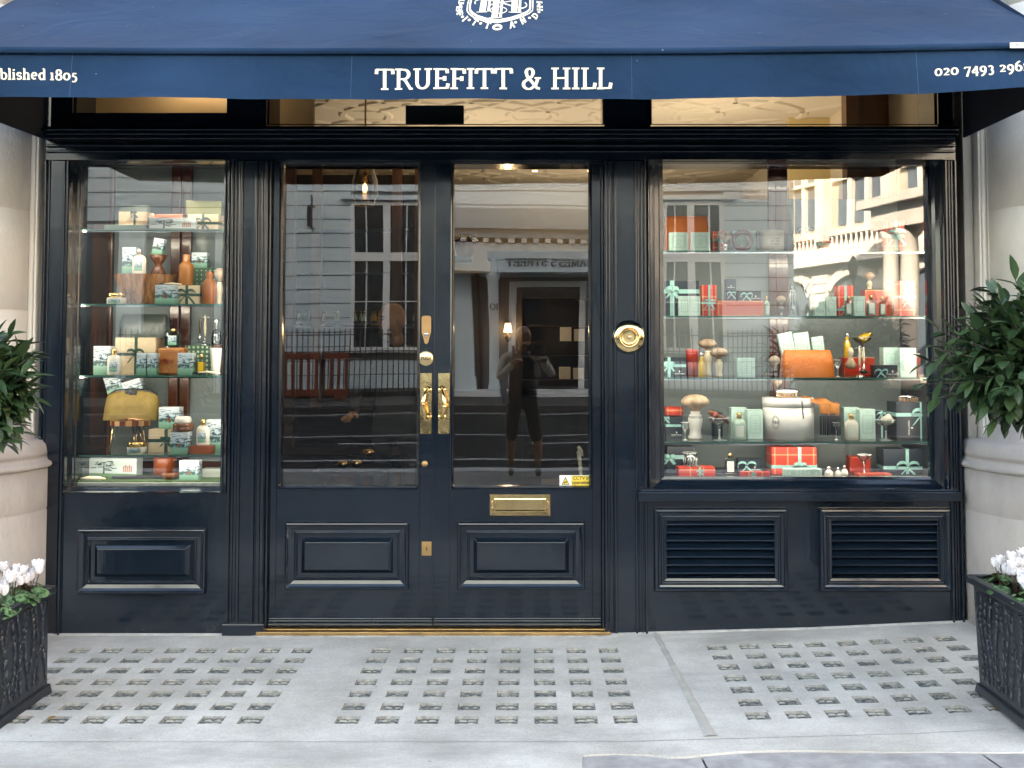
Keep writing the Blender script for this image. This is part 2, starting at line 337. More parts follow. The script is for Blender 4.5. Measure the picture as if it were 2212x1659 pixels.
m = M(); m.box(xB0 - .012, xB1 + .01, -.022, 0, ZBOT, .06); m.build("pilaster_base", NAVY, shop, bevel=.004)
# entablature: lintel with mouldings, transom posts, fascia
m = M(); m.box(xA0, xD1, .004, .3, zLIN, zTR); m.build("lintel", NAVY, shop)
m = M()
for z0, z1, y in ((PZ(283), PZ(277), .055), (PZ(288), PZ(283), .075), (PZ(295), PZ(288), .045), (PZ(303), PZ(296), .03), (PZ(318), PZ(312), .018), (PZ(330), PZ(324), .012)):
    m.box(xA0 + .003, xD1 - .003, -y, .0035, z0, z1)
m.build("cornice", NAVY, shop, bevel=.005)
tx = [(PX(173, 230, .1), PX(501, 230, .1)), (PX(585, 240, .1), PX(1303, 240, .1)), (PX(1402, 240, .1), PX(2012, 240, .1))]
zt1 = PZ(120)
edges = [xA0] + [v for t in tx for v in t] + [xD1]
for i in range(0, len(edges), 2): m = M(); m.box(edges[i], edges[i+1], .02, .3, zTR, zt1); m.build("transom_post", NAVY, shop, bevel=.004)
m = M(); m.box(tx[0][0], tx[0][1], .02, .12, zTR, PZ(251, .1)); m.build("transom_sill", NAVY, shop)
m = M(); m.box(xA0, xD1, .004, .3, zt1, 3.75); m.build("fascia", NAVY, shop)
for i, (a, b) in enumerate(tx):
    m = M(); m.frame(a - .012, b + .012, zTR + .001, zt1, [(.012, -.02), (.012, .0), (.02, .012), (.02, .02)], Y=.03)
    f = m.build("transom_light", NAVY, shop)
    m = M(); m.quad((a, YG, zTR), (b, YG, zTR), (b, YG, zt1), (a, YG, zt1)); m.build("glass", PANE2, f)
# window frames, mouldings and glass
def window(x0, x1, z0, z1, g, name="window_frame"):
    """outer rectangle at the wall face, inner glass rectangle g=(x0,x1,z0,z1)"""
    m = M()
    steps = [(0, 0.0), (.04, -.006), (.10, -.012), (.16, -.004), (.2, .006), (.24, .022), (.5, .040), (.72, .052), (.78, .058), (.80, .082), (1.0, .086), (1.0, .115)]
    vs = []
    for t, y in steps:
        a = x0 + (g[0]-x0)*t; b = x1 + (g[1]-x1)*t; c = z0 + (g[2]-z0)*t; d = z1 + (g[3]-z1)*t
        vs += [(a, y, c), (b, y, c), (b, y, d), (a, y, d)]
    fs = [(j*4+k, j*4+(k+1) % 4, (j+1)*4+(k+1) % 4, (j+1)*4+k) for j in range(len(steps)-1) for k in range(4)]
    m.add(vs, fs); f = m.build(name, NAVY, shop)
    m = M(); m.quad((g[0], YG, g[2]), (g[1], YG, g[2]), (g[1], YG, g[3]), (g[0], YG, g[3])); m.build("glass", PANE, f)
    return f
LG = (PX(178, 400, YG), PX(486, 400, YG), PZ(1050, YG), PZ(360, YG))
RG = (PX(1431, 400, YG), PX(1996, 400, YG), PZ(1029, YG), PZ(354, YG))
window(xA1, xB0, PZ(1064), zLIN, LG)
window(xC1, xD0, PZ(1062), zLIN, RG)
# stall risers with their panels
def raised_panel(x0, x1, z0, z1, Y, parent, s=1.0, field=True):
    m = M(); pr = [(0, 0), (0, -.014), (.006, -.022), (.014, -.024), (.020, -.016), (.030, -.010), (.050, -.004), (.056, -.004), (.058, -.009), (.064, -.011), (.070, -.004), (.074, .006)]
    pr = [(0, 0), (0, -.016), (.005, -.024), (.013, -.026), (.020, -.018), (.034, -.010), (.054, -.005), (.060, -.006), (.063, -.012), (.069, -.013), (.074, -.006), (.076, .008)]
    pr = [(a*s, b) for a, b in pr]
    if field: pr += [(.080*s, .016), (.122*s, -.016), (.124*s, -.020)]
    m.frame(x0, x1, z0, z1, pr, fill=field, Y=Y - .001)
    return m.build("panel", NAVY, parent, bevel=.0015)
pz0 = PZ(1064)
m = M(); m.box(xA1, xB0, .004, .28, ZBOT, pz0); ri = m.build("stall_riser", NAVY, shop)
a = rect(170, 1141, 445, 1282); raised_panel(a[0], a[1], a[2], a[3], .004, ri, .82)
# right riser, projecting sill and louvred vents
sx0, sx1, sz0, sz1 = rect(1379, 1063, 2079, 1083, -.06)
m = M(); m.box(sx0, sx1, -.060, .0, sz0, sz1); m.box(sx0 + .012, sx1 - .01, -.048, .0, sz1, sz1 + .010); m.build("window_sill", NAVY, shop, bevel=.003)
vents = [rect(1412, 1097, 1702, 1277), rect(1768, 1097, 2055, 1277)]
r = M(); zR = PZ(1078)
xs = [xC1, vents[0][0] + .06, vents[0][1] - .06, vents[1][0] + .06, vents[1][1] - .06, xD0]
za, zb = vents[0][2] + .06, vents[0][3] - .06
r.box(xC1, xD0, .003, .28, ZBOT, za); r.box(xC1, xD0, .003, .28, zb, zR)
r.box(xs[0], xs[1], .0032, .28, za, zb); r.box(xs[2], xs[3], .0032, .28, za, zb); r.box(xs[4], xs[5], .0032, .28, za, zb)
r.build("stall_riser", NAVY, shop)
for v in vents:
    m = M(); m.frame(v[0], v[1], v[2], v[3], [(0, .002), (0, -.012), (.006, -.020), (.016, -.022), (.022, -.012), (.034, -.008), (.040, -.014), (.046, -.014), (.050, -.004), (.064, .0), (.064, .05)])
    fr = m.build("louvre_vent", NAVY, shop, bevel=.0015)
    m = M(); n = 7; h = (v[3] - v[2] - .13) / n
    for i in range(n + 1):
        z = v[2] + .064 + h * i - .004
        m.T = Matrix.Translation((0, .024, z)) @ Matrix.Rotation(rad(38), 4, 'X')
        m.box(v[0] + .06, v[1] - .06, -.026, .030, -.004, .005)
    m.T = Matrix.Identity(4); m.build("louvre_slat", NAVY, fr, bevel=.002)
    m = M(); m.box(v[0] + .04, v[1] - .04, .08, .09, v[2] + .03, v[3] - .03); m.build("backing", DARK, fr)
# little cover strip at far left and right meeting the stone
for a_, b_ in ((xA0 - .02, xA0), (xD1, xD1 + .012)): m = M(); m.box(a_, b_, .03, .3, ZBOT, 2.6); m.build("edge_strip", NAVY, shop, bevel=.003)

# ---- doors
YD = .055
dz0 = PZ(1352, YD); dz1 = zLIN
xm = PX(937, 900, YD)
for a_, b_ in ((xB1, xB1 + .012), (xC0 - .012, xC0)): fL = M(); fL.box(a_, b_, .02, .12, ZBOT, zLIN); fL.build("door_jamb", NAVY, shop, bevel=.003)
DL = (PX(616, 400, YG), PX(904.5, 400, YG)); DR = (PX(982.5, 400, YG), PX(1270, 400, YG)); gz0 = PZ(1048, YG); gz1 = PZ(357, YG)
def door(x0, x1, gx, stile_side):
    d = M(); y0, y1 = YD, .12
    d.box(x0, gx[0] - .016, y0, y1, dz0, dz1); d.box(gx[1] + .016, x1, y0, y1, dz0, dz1)
    d.box(gx[0] - .016, gx[1] + .016, y0, y1, dz0, gz0 - .016); d.box(gx[0] - .016, gx[1] + .016, y0, y1, gz1 + .016, dz1)
    o = d.build("door", NAVY, shop, bevel=.002)
    b = M(); b.frame(gx[0] - .016, gx[1] + .016, gz0 - .016, gz1 + .016, [(0, 0), (0, -.006), (.005, -.009), (.010, -.003), (.016, .012), (.016, .05)], Y=YD); b.build("glazing_bead", NAVY, o)
    g = M(); g.quad((gx[0], YG, gz0), (gx[1], YG, gz0), (gx[1], YG, gz1), (gx[0], YG, gz1)); g.build("glass", PANE, o)
    w = M(); z = dz0
    w.box(x0 + .003, x1 - .003, YD - .020, YD, z + .002, z + .016); w.box(x0 + .003, x1 - .003, YD - .012, YD, z + .018, z + .030); w.box(x0 + .003, x1 - .003, YD - .006, YD, z + .031, z + .040)
    w.build("weather_bar", NAVY, o, bevel=.004)
    return o
dl = door(xB1 + .013, xm - .002, DL, 1); dr = door(xm + .002, xC0 - .013, DR, 0)
for o, (a0, a1) in ((dl, (618, 883)), (dr, (989, 1263))):
    q = rect(a0, 1127, a1, 1272, YD); raised_panel(q[0], q[1], q[2], q[3], YD, o, .80)
m = M(); m.box(xm - .006, xm + .004, YD - .006, YD + .002, dz0 + .045, dz1); m.build("astragal", NAVY, dr, bevel=.002)
# brass threshold
m = M(); tx0, tx1 = PX(556, 1365), PX(1318, 1365); m.box(tx0, tx1, -.030, .13, -.03, PZ(1366, -.03)); m.box(tx0 + .004, tx1 - .004, .012, .12, PZ(1366, -.03), dz0 - .004)
m.build("threshold", BRASSD, shop, bevel=.003)
# pull handles
def handle(x, flip, parent):
    m = M(); a = rect(x - 12, 806, x + 12, 937, YD)
    m.box(a[0], a[1], YD - .004, YD, a[2], a[3])
    zt, zb = PZ(843, YD), PZ(901, YD); cx = (a[0]+a[1])/2; s = .010 * flip
    for z in (zt, zb): m.lathe([(.022, 0), (.019, .003), (.011, .007), (.010, .016)], (cx + s, YD - .004 - .016, z), 16, axis='y') if False else m.lathe([(.010, -.020), (.011, -.010), (.019, -.006), (.022, -.003)], (cx + s, YD - .001, z), 16, axis='y')
    pts = []; n = 18
    for i in range(n+1):
        t = i/n; z = zt + (zb-zt)*t; bow = math.sin(math.pi*t)
        pts.append((cx + s - .018*flip*bow, YD - .016 - .040*bow**.6, z + .010*math.cos(math.pi*t)))
    m.tube(pts, [.006 + .006*math.sin(math.pi*i/n) for i in range(n+1)], 10)
    for sx in (a[0]+.008, a[1]-.008):
        for z in (a[2]+.008, a[3]-.008): m.ell((sx, YD - .004, z), (.003, .0015, .003), 8, 6)
    m.build("pull_handle", BRASS, parent, bevel=.001)
handle(920, 1, dl); handle(959, -1, dr)
# latch plate, PUSH disc, small knob, keyhole plate
a = rect(911, 682, 931, 743, YD); cx = (a[0]+a[1])/2; w2 = (a[1]-a[0])/2; h = a[3]-a[2]
m = M(); m.prism([(cx-w2, a[2]+h*.42), (cx-w2*.35, a[2]+.004), (cx, a[2]), (cx+w2*.35, a[2]+.004), (cx+w2, a[2]+h*.42), (cx+w2, a[3]-.008), (cx+w2-.008, a[3]), (cx-w2+.008, a[3]), (cx-w2, a[3]-.008)], YD-.005, YD); m.build("latch_plate", mat("satin_bronze", (.62, .36, .17), .28, 1, var=.1, vs=20), dl, bevel=.001)
m = M(); zc = PZ(722, YD); m.lathe([(.001, -.012), (.0085, -.012), (.0115, -.009), (.012, -.004)], (cx, YD - .002, zc), 20, axis='y'); m.tube([(cx, YD-.008, zc-.006), (cx, YD-.010, zc-.018)], .004, 8); ck = m.build("lock_cylinder", mat("nickel", (.6, .6, .58), .2, 1), dl)
m = M(); m.box(cx-.0022, cx+.0022, YD-.0150, YD-.0142, zc-.006, zc+.004); m.build("key_slot", DARK, ck)
cx, zc = P(920, 774, YD); rr = 16.2/F*(CAM_D+YD)
m = M(); m.lathe([(.0005, -.006), (rr*.93, -.006), (rr, -.003), (rr, 0)], (cx, YD, zc), 40, axis='y'); pp = m.build("push_plate", mat("brushed_pale_brass", (.72, .55, .30), .32, 1, var=.08, vs=30), dl)
m = M(); text("PUSH", m, (cx + .001, zc - .0075), .0155, lambda u, v, k: (u, YD - .0064 - (k % .0016)*.2, v), .24, .2, .05, center=True); m.build("lettering", mat("engraving", (.02, .015, .01), .6), pp)
cx, zc = P(917.5, 1002, YD); m = M(); m.lathe([(.0005, -.007), (.012, -.007), (.016, -.004), (.0165, 0)], (cx, YD, zc), 24, axis='y'); m.build("brass_stud", BRASSD, dl)
a = rect(911, 1170, 932, 1200, YD); m = M(); m.box(a[0], a[1], YD-.003, YD, a[2], a[3]); kp = m.build("keyhole_plate", BRASSD, dl, bevel=.001)
m = M(); c2, z2 = (a[0]+a[1])/2, (a[2]+a[3])/2; m.lathe([(.0005, -.0036), (.0042, -.0036)], (c2, YD, z2+.005), 12, axis='y'); m.box(c2-.0018, c2+.0018, YD-.0036, YD-.0031, z2-.012, z2+.004); m.build("keyhole", DARK, kp)
# letter plate
a = rect(1058, 1067, 1189, 1114, YD); m = M(); m.frame(a[0], a[1], a[2], a[3], [(0, 0), (0, -.004), (.0015, -.006), (.022, -.0052), (.0225, -.010), (.026, -.011), (.030, -.0075), (.0305, -.0065)], fill=True, Y=YD)
lp = m.build("letter_plate", BRASS, dr)
for sx, sg in ((a[0]+.014, -1), (a[1]-.014, 1)):
    m = M(); zc = (a[2]+a[3])/2; m.tube([(sx-.006*sg, YD-.007, zc+.026), (sx+.003*sg, YD-.009, zc+.016), (sx+.004*sg, YD-.009, zc), (sx+.003*sg, YD-.009, zc-.016), (sx-.006*sg, YD-.007, zc-.026)], .0028, 6); m.build("letter_plate_scroll", BRASS, lp)
# CCTV sticker
a = rect(1208.5, 1026.5, 1276, 1050.5, YG - .004)
m = M(); m.box(a[0], a[1], YG-.0040, YG-.0030, a[2], a[3]); st = m.build("warning_sticker", mat("sticker_white", (.78, .76, .72), .45), dr)
mid = a[0] + (a[1]-a[0])*.385; m = M(); m.box(mid, a[1]-.003, YG-.0046, YG-.0041, a[2]+.003, a[3]-.003); m.build("yellow_field", mat("sticker_yellow", (.78, .55, .06), .5), st)
def sans(out, s, x, z, size, Y, m_):      # plain lettering through Blender's own font
    cu = bpy.data.curves.new("t", 'FONT'); cu.body = s; cu.size = size; cu.align_x = 'CENTER'; cu.offset = size*.018
    o = bpy.data.objects.new("t", cu); COL.objects.link(o); dg = bpy.context.evaluated_depsgraph_get(); me = bpy.data.meshes.new_from_object(o.evaluated_get(dg))
    vs = [(v.co.x + x, Y, v.co.y + z) for v in me.vertices]; fs = [tuple(p.vertices) for p in me.polygons]; out.add(vs, fs)
    bpy.data.objects.remove(o); bpy.data.meshes.remove(me)
INK = mat("black_ink", (.012, .012, .012), .6)
m = M(); tcx = (mid + a[1])/2; sans(m, "CCTV in", tcx, a[2]+.034, .0235, YG-.0052, None); sans(m, "operation", tcx, a[2]+.012, .0235, YG-.0052, None); m.build("lettering", INK, st)
m = M(); ix = (a[0]+mid)/2; iz = a[2]+.008; s_ = .040
m.add([(ix-s_/2, YG-.0046, iz), (ix+s_/2, YG-.0046, iz), (ix, YG-.0046, iz+s_)], [(0, 1, 2)]); m.build("warning_triangle", INK, st)
m = M(); k_ = .78; m.add([(ix-s_/2*k_, YG-.005, iz+.0028), (ix+s_/2*k_, YG-.005, iz+.0028), (ix, YG-.005, iz+.0028+s_*k_*.95)], [(0, 1, 2)]); m.build("triangle_field", MATS["sticker_yellow"], st)
m = M(); m.T = Matrix.Translation((ix, YG-.0054, iz+.013)) @ Matrix.Rotation(rad(-25), 4, 'Y'); m.quad((-.008, 0, -.003), (.008, 0, -.003), (.008, 0, .003), (-.008, 0, .003)); m.T = Matrix.Identity(4); m.quad((ix-.007, YG-.0054, iz+.005), (ix-.004, YG-.0054, iz+.005), (ix-.001, YG-.0054, iz+.012), (ix-.004, YG-.0056, iz+.012)); m.build("camera_symbol", INK, st)
# bell
cx, zc = P(1359, 728, -.01); rr = 33.5/F*(CAM_D)
m = M(); m.lathe([(.0005, -.010), (rr*.42, -.004), (rr*.50, -.006), (rr*.56, -.016), (rr*.62, -.018), (rr*.70, -.015), (rr*.90, -.012), (rr*.97, -.007), (rr, -.002), (rr, .006)][::1], (cx, -.012, zc), 56, axis='y'); be = m.build("bell_plate", BRASS, shop)
m = M(); m.lathe([(.0005, -.022), (.006, -.021), (.009, -.017), (.0095, -.006)], (cx, -.012, zc), 24, axis='y'); m.build("bell_button", mat("worn_button", (.7, .55, .38), .25, 1), be)
for sg in (-1, 1): m = M(); m.lathe([(.0005, -.0155), (.004, -.0150), (.0048, -.012)], (cx+sg*rr*.80, -.012, zc), 12, axis='y'); m.build("bell_screw", BRASSD, be)
m = M(); m.lathe([(rr*1.06, -.012), (rr*1.10, -.006), (rr*1.10, .0)], (cx, -.0005, zc), 48, axis='y'); m.build("bell_backplate", NAVY, be)

# ---------------------------------------------------------------- awning
YV = -1.07
aw = empty("awning", (0, 0, 0), 0, "blue canvas awning lettered in cream, hanging over the shopfront", "awning")
XL, XR = PX(99, 303), PX(2084, 298)
def interp(tab, x):
    for (a, b), (c, d) in zip(tab, tab[1:]):
        if x <= c: return b + (d-b)*(x-a)/(c-a)
    return tab[-1][1]
botT = [(-130, 205), (0, 207), (200, 210.5), (400, 213.5), (600, 214.8), (900, 215), (1150, 212.5), (1350, 211.5), (1600, 212), (1800, 208.5), (1980, 203), (2212, 191), (2300, 189)]
topT = [(-130, 112.5), (0, 114), (300, 115.8), (600, 116.6), (1100, 116.6), (1500, 115.5), (1900, 110.5), (2212, 104), (2300, 102)]
def px_at(x, Y): return CX + x * F / ((Y + CAM_D) * 1.01)
def vz(x, tab, Y=YV): return PZ(interp(tab, px_at(x, Y)), Y)
def vwave(x, t): return .014*math.sin(x*2.3+1)*t + .010*math.sin(x*5.1)*t + .007*math.sin(x*11+2)*t*t + .003*math.sin(x*23+t*3)*t
NX = 90
m = M(); vs = []; NZ = 8
for i in range(NX+1):
    x = XL + (XR-XL)*i/NX; zt, zb = vz(x, topT), vz(x, botT)
    for j in range(NZ+1):
        t = j/NZ; vs.append((x, YV + vwave(x, t), zt + (zb-zt)*t))
fs = [(i*(NZ+1)+j, i*(NZ+1)+j+1, (i+1)*(NZ+1)+j+1, (i+1)*(NZ+1)+j) for i in range(NX) for j in range(NZ)]
m.add(vs, fs, True); va = m.build("valance", CANVAS, aw)
def valance_map(u, v, k):       # u world x, v 0..1 up the valance
    zt, zb = vz(u, topT), vz(u, botT); hgt = zt - zb
    return (u, YV + vwave(u, 1 - v/hgt) - .0015 - (k % .0016), zb + v)
m = M(); s = (171.5-191.5)/F
sz = (191.5 - 146)/F * (CAM_D + YV) * 1.01
hv = vz(0, topT) - vz(0, botT)
x0t = PX(812, 170, YV); x1t = PX(1323, 170, YV)
tmp = M(); wtxt = text("TRUEFITT & HILL", tmp, (0, 0), sz, track=.045)
kx = (x1t - x0t)/wtxt
text("TRUEFITT & HILL", m, (0, (213 - 191.5)/F*(CAM_D+YV)), sz, lambda u, v, k: valance_map(x0t + u*kx, v, k), track=.045)
sz2 = sz*.50; w2 = text("Established 1805".replace("E", "E"), M(), (0, 0), sz2, track=.05)
m.build("lettering", CREAMP, va)
def fit(s, x0, x1, size, v0):
    m = M(); wd = text(s, M(), (0, 0), size, track=.05); text(s, m, (0, v0), size, lambda u, v, q: valance_map(x0 + u*(x1-x0)/wd, v, q), thick=.20, thin=.11, track=.05); m.build("lettering", CREAMP, va)
v0_ = (209 - 171.5)/F*(CAM_D+YV)
fit("1805", PX(107, 160, YV), PX(169, 160, YV), sz2, v0_); fit("Established", PX(-64, 160, YV), PX(100, 160, YV), sz2, v0_)
fit("020 7493 2961", PX(2019, 156, YV), PX(2219, 156, YV), sz2, (202 - 164.5)/F*(CAM_D+YV))

for dx in (150, 758, 1366, 1984):
    m = M(); x = PX(dx, 160, YV); m.strip([(x + .012*(1-t)*(dx-1100)/1000*-1, YV + vwave(x, t) - .001, vz(x, topT) + (vz(x, botT)-vz(x, topT))*t) for t in (0, .2, .4, .6, .8, 1)], (.0014, 0, 0))
    m.build("seam", mat("seam_thread", (.06, .10, .2), .8), va)
# canopy slope
Yc = XR*F/((2171-CX))/1.0 - CAM_D; zc0 = PZ(0, Yc)
def canopy_pt(x, t):            # t 0 at front edge, 1 at wall
    zf = vz(x, topT) + .016; sl = (zc0 - (vz(XR, topT)+.016))/(Yc - YV)
    Y = (YV - .012) + (0 - YV + .02)*t; z = zf + sl*(Y - YV + .012)
    return (x, Y, z - .022*math.sin(math.pi*t)*(.6+.5*math.sin(x*3.1)) + .006*math.sin(x*9+t*5)*math.sin(math.pi*t))
m = M(); NT = 14; vs = []
for i in range(NX+1):
    x = XL + (XR-XL)*i/NX
    vs.append((x, YV - .016, vz(x, topT) - .004)); vs.append((x, YV - .024, vz(x, topT) + .004)); 
    vs.append((x, YV - .025, vz(x, topT) + .018))
    for j in range(NT+1): vs.append(canopy_pt(x, .02 + .98*j/NT))
k = NT + 4
fs = [(i*k+j, (i+1)*k+j, (i+1)*k+j+1, i*k+j+1) for i in range(NX) for j in range(k-1)]
m.add(vs, fs, True); ca = m.build("canopy", CANVAS, aw)
# crest printed on the slope
e1 = Vector(canopy_pt(0, .1)); e2 = Vector(canopy_pt(0, .9)); upv = (e2-e1).normalized(); nrm = Vector((0, -upv.z, upv.y)); nrm = nrm if nrm.y < 0 else -nrm
xe = PX(1074, 30, YV+.2)
KV = 1.0; VB = 0.0
def on_canopy(u, v, k):         # v = distance up the slope from the front edge
    v = VB + (v - VB)*KV
    t = v / ((0 - YV + .02)/upv.y); c = canopy_pt(xe+u, t)
    return tuple(Vector(c) + nrm*(.003 + (k % .0016)))
def v_of(dy):                   # slope distance at which a picture row meets the canopy
    lo, hi = 0, 1.2
    for _ in range(40):
        mi = (lo+hi)/2; p = on_canopy(0, mi, 0); d = p[1]+CAM_D; a = math.atan2(p[2]-CAM_Z, d) - PITCH; row = CY - F*math.tan(a)
        if row > dy: lo = mi
        else: hi = mi
    return lo
vb = v_of(66); v0 = v_of(0); KV = (v0 - vb)/(66/F*(CAM_D+YV+.2)); VB = vb; hw = 108/F*(CAM_D+YV+.12)    # half width of ring
em = M()
def ribbon2(pts, w, lay=0):
    n = len(pts); vs = []
    for i in range(n):
        a = pts[max(i-1, 0)]; b = pts[min(i+1, n-1)]; tx, ty = b[0]-a[0], b[1]-a[1]; l = math.hypot(tx, ty) or 1
        for sg in (-1, 1): vs.append(on_canopy(pts[i][0] - ty/l*w/2*sg, pts[i][1] + tx/l*w/2*sg, lay))
    em.add(vs, [(2*i, 2*i+2, 2*i+3, 2*i+1) for i in range(n-1)])
# crest drawn from its own layout: cu, cv in drawing units, 1 unit = 0.1172 picture rows
def CP(cu, cv): s_ = (CAM_D+YV+.2)/F; return ((950.5 + .1172*cu - 1074)*s_, vb + (66 - .1172*cv)*s_)
def cstroke(pts, w, lay=0): ribbon2([CP(*p) for p in pts], w*.1172*(CAM_D+YV+.2)/F, lay)
cstroke([(385, -260), (378, 100), (392, 205), (450, 265), (560, 330), (760, 393), (1035, 428), (1310, 380), (1500, 318), (1640, 250), (1712, 185), (1722, 100), (1728, -260)], 22, .0002)
cstroke([(432, -260), (430, 120), (446, 190), (500, 245), (620, 310), (800, 362), (1035, 396), (1280, 352), (1450, 295), (1590, 228), (1660, 165), (1668, 100), (1672, -260)], 40, .0004)
for k_, (ch, cu, cv, a) in enumerate((("R", 240, -80, 178), ("U", 235, 38, 180), ("E", 222, 160, 184), ("F", 262, 255, 205), ("I", 390, 350, 222), ("T", 595, 410, 240), ("T", 850, 466, 256), ("A", 1320, 466, 283), ("N", 1530, 390, 300), ("D", 1765, 290, 324), ("H", 1865, 118, 0), ("I", 1860, -4, 0))):
    a = -rad(a) if False else rad(a); t_ = M(); s_ = 112*.1172*(CAM_D+YV+.2)/F; text(ch, t_, (0, 0), s_, None, .27, .15, dy=.0001); adv = GL[ch][0]; c = CP(cu, cv)
    em.add([on_canopy(c[0] - math.sin(a)*(p[0]-adv*s_/2) - math.cos(a)*(p[2]-s_/2), c[1] + math.cos(a)*(p[0]-adv*s_/2) - math.sin(a)*(p[2]-s_/2), -p[1]) for p in t_.v], t_.f)
for cu, cv in ((232, 100), (230, 213), (330, 315), (475, 373), (710, 437), (1385, 427), (1655, 337), (1845, 203), (1850, 45)):
    cstroke([(cu-28, cv), (cu-10, cv)], 26, .0006); cstroke([(cu-14, cv), (cu+14, cv)], 42, .0008); cstroke([(cu+10, cv), (cu+28, cv)], 26, .0006)
cstroke([(1043+80*math.cos(rad(t)), 507+34*math.sin(rad(t))) for t in range(0, 361, 15)], 34, .0003)
for x, w, b_, s0, s1 in ((705, 130, 238, 590, 805), (825, 50, 222, 800, 862), (965, 125, 345, 858, 1055), (1082, 50, 335, 1050, 1118), (1345, 125, 240, 1235, 1448), (1455, 50, 232, 1432, 1498)):
    cstroke([(x, -260), (x, b_-4)], w, .0003); cstroke([(s0, b_), (s1, b_)], 12, .0005)
cstroke([(540, 92), (518, 60), (540, 22), (600, 4), (700, 0), (860, 20), (1040, 50), (1250, 104), (1420, 140), (1510, 150), (1575, 118), (1595, 80), (1585, 45), (1555, 25)], 22, .0007)
cstroke([(850, 112), (950, 70), (1110, 48), (1290, 8)], 18, .0009)
cstroke([(1030+165*math.cos(rad(t)), 207+62*math.sin(rad(t))) for t in range(0, 361, 12)], 16, .0011)
em.build("crest", CREAMP, ca)
# front rail, side cheeks, maker's tag
m = M(); m.tube([(XL+.01, YV+.02, vz(XL, topT)+.002), (0, YV+.02, vz(0, topT)+.002), (XR-.01, YV+.02, vz(XR, topT)+.002)], .016, 10); m.build("front_rail", DARK, aw)
for x in (XL, XR):
    zb = vz(x, botT); zw = PZ(303 if x < 0 else 298); tpt = canopy_pt(x, 1)
    m = M(); s = .004 if x < 0 else -.004
    m.quad((x+s, YV+.002, zb), (x+s, .0, zw), (x+s, .0, tpt[2]), (x+s, YV+.002, vz(x, topT)+.014)); ck_ = m.build("side_cheek", CANVAS, aw)
    m = M(); s *= 2.2; m.quad((x+s, YV+.006, zb+.003), (x+s, .0, zw+.003), (x+s, .0, tpt[2]-.01), (x+s, YV+.006, vz(x, topT))); m.build("cheek_shade", mat("cheek_shade_navy", (.006, .010, .018), .9), ck_)  # dark sheet inside each cheek, its shade put into the colour
m = M(); a0, a1 = PX(2182, 98, YV-.03), PX(2230, 98, YV-.03); z0, z1 = PZ(103.5, YV-.03), PZ(91.5, YV-.03)
m.box(a0, a1, YV-.030, YV-.0265, z0, z1); tg = m.build("maker_tag", mat("silver_tag", (.72, .69, .66), .5), aw)
m = M(); sans(m, "MORCO", (a0+a1)/2+.004, z0+.008, .014, YV-.0305, None); m.build("lettering", mat("grey_ink", (.3, .28, .28), .6), tg)
# folding arms
for x in (XL+.07, XR-.07):
    m = M(); m.tube([(x, -.03, PZ(140)), (x, YV*.5, PZ(118, -.5)), (x, YV+.04, vz(x, topT)-.01)], .014, 8)
    m.build("support_arm", DARK, aw)
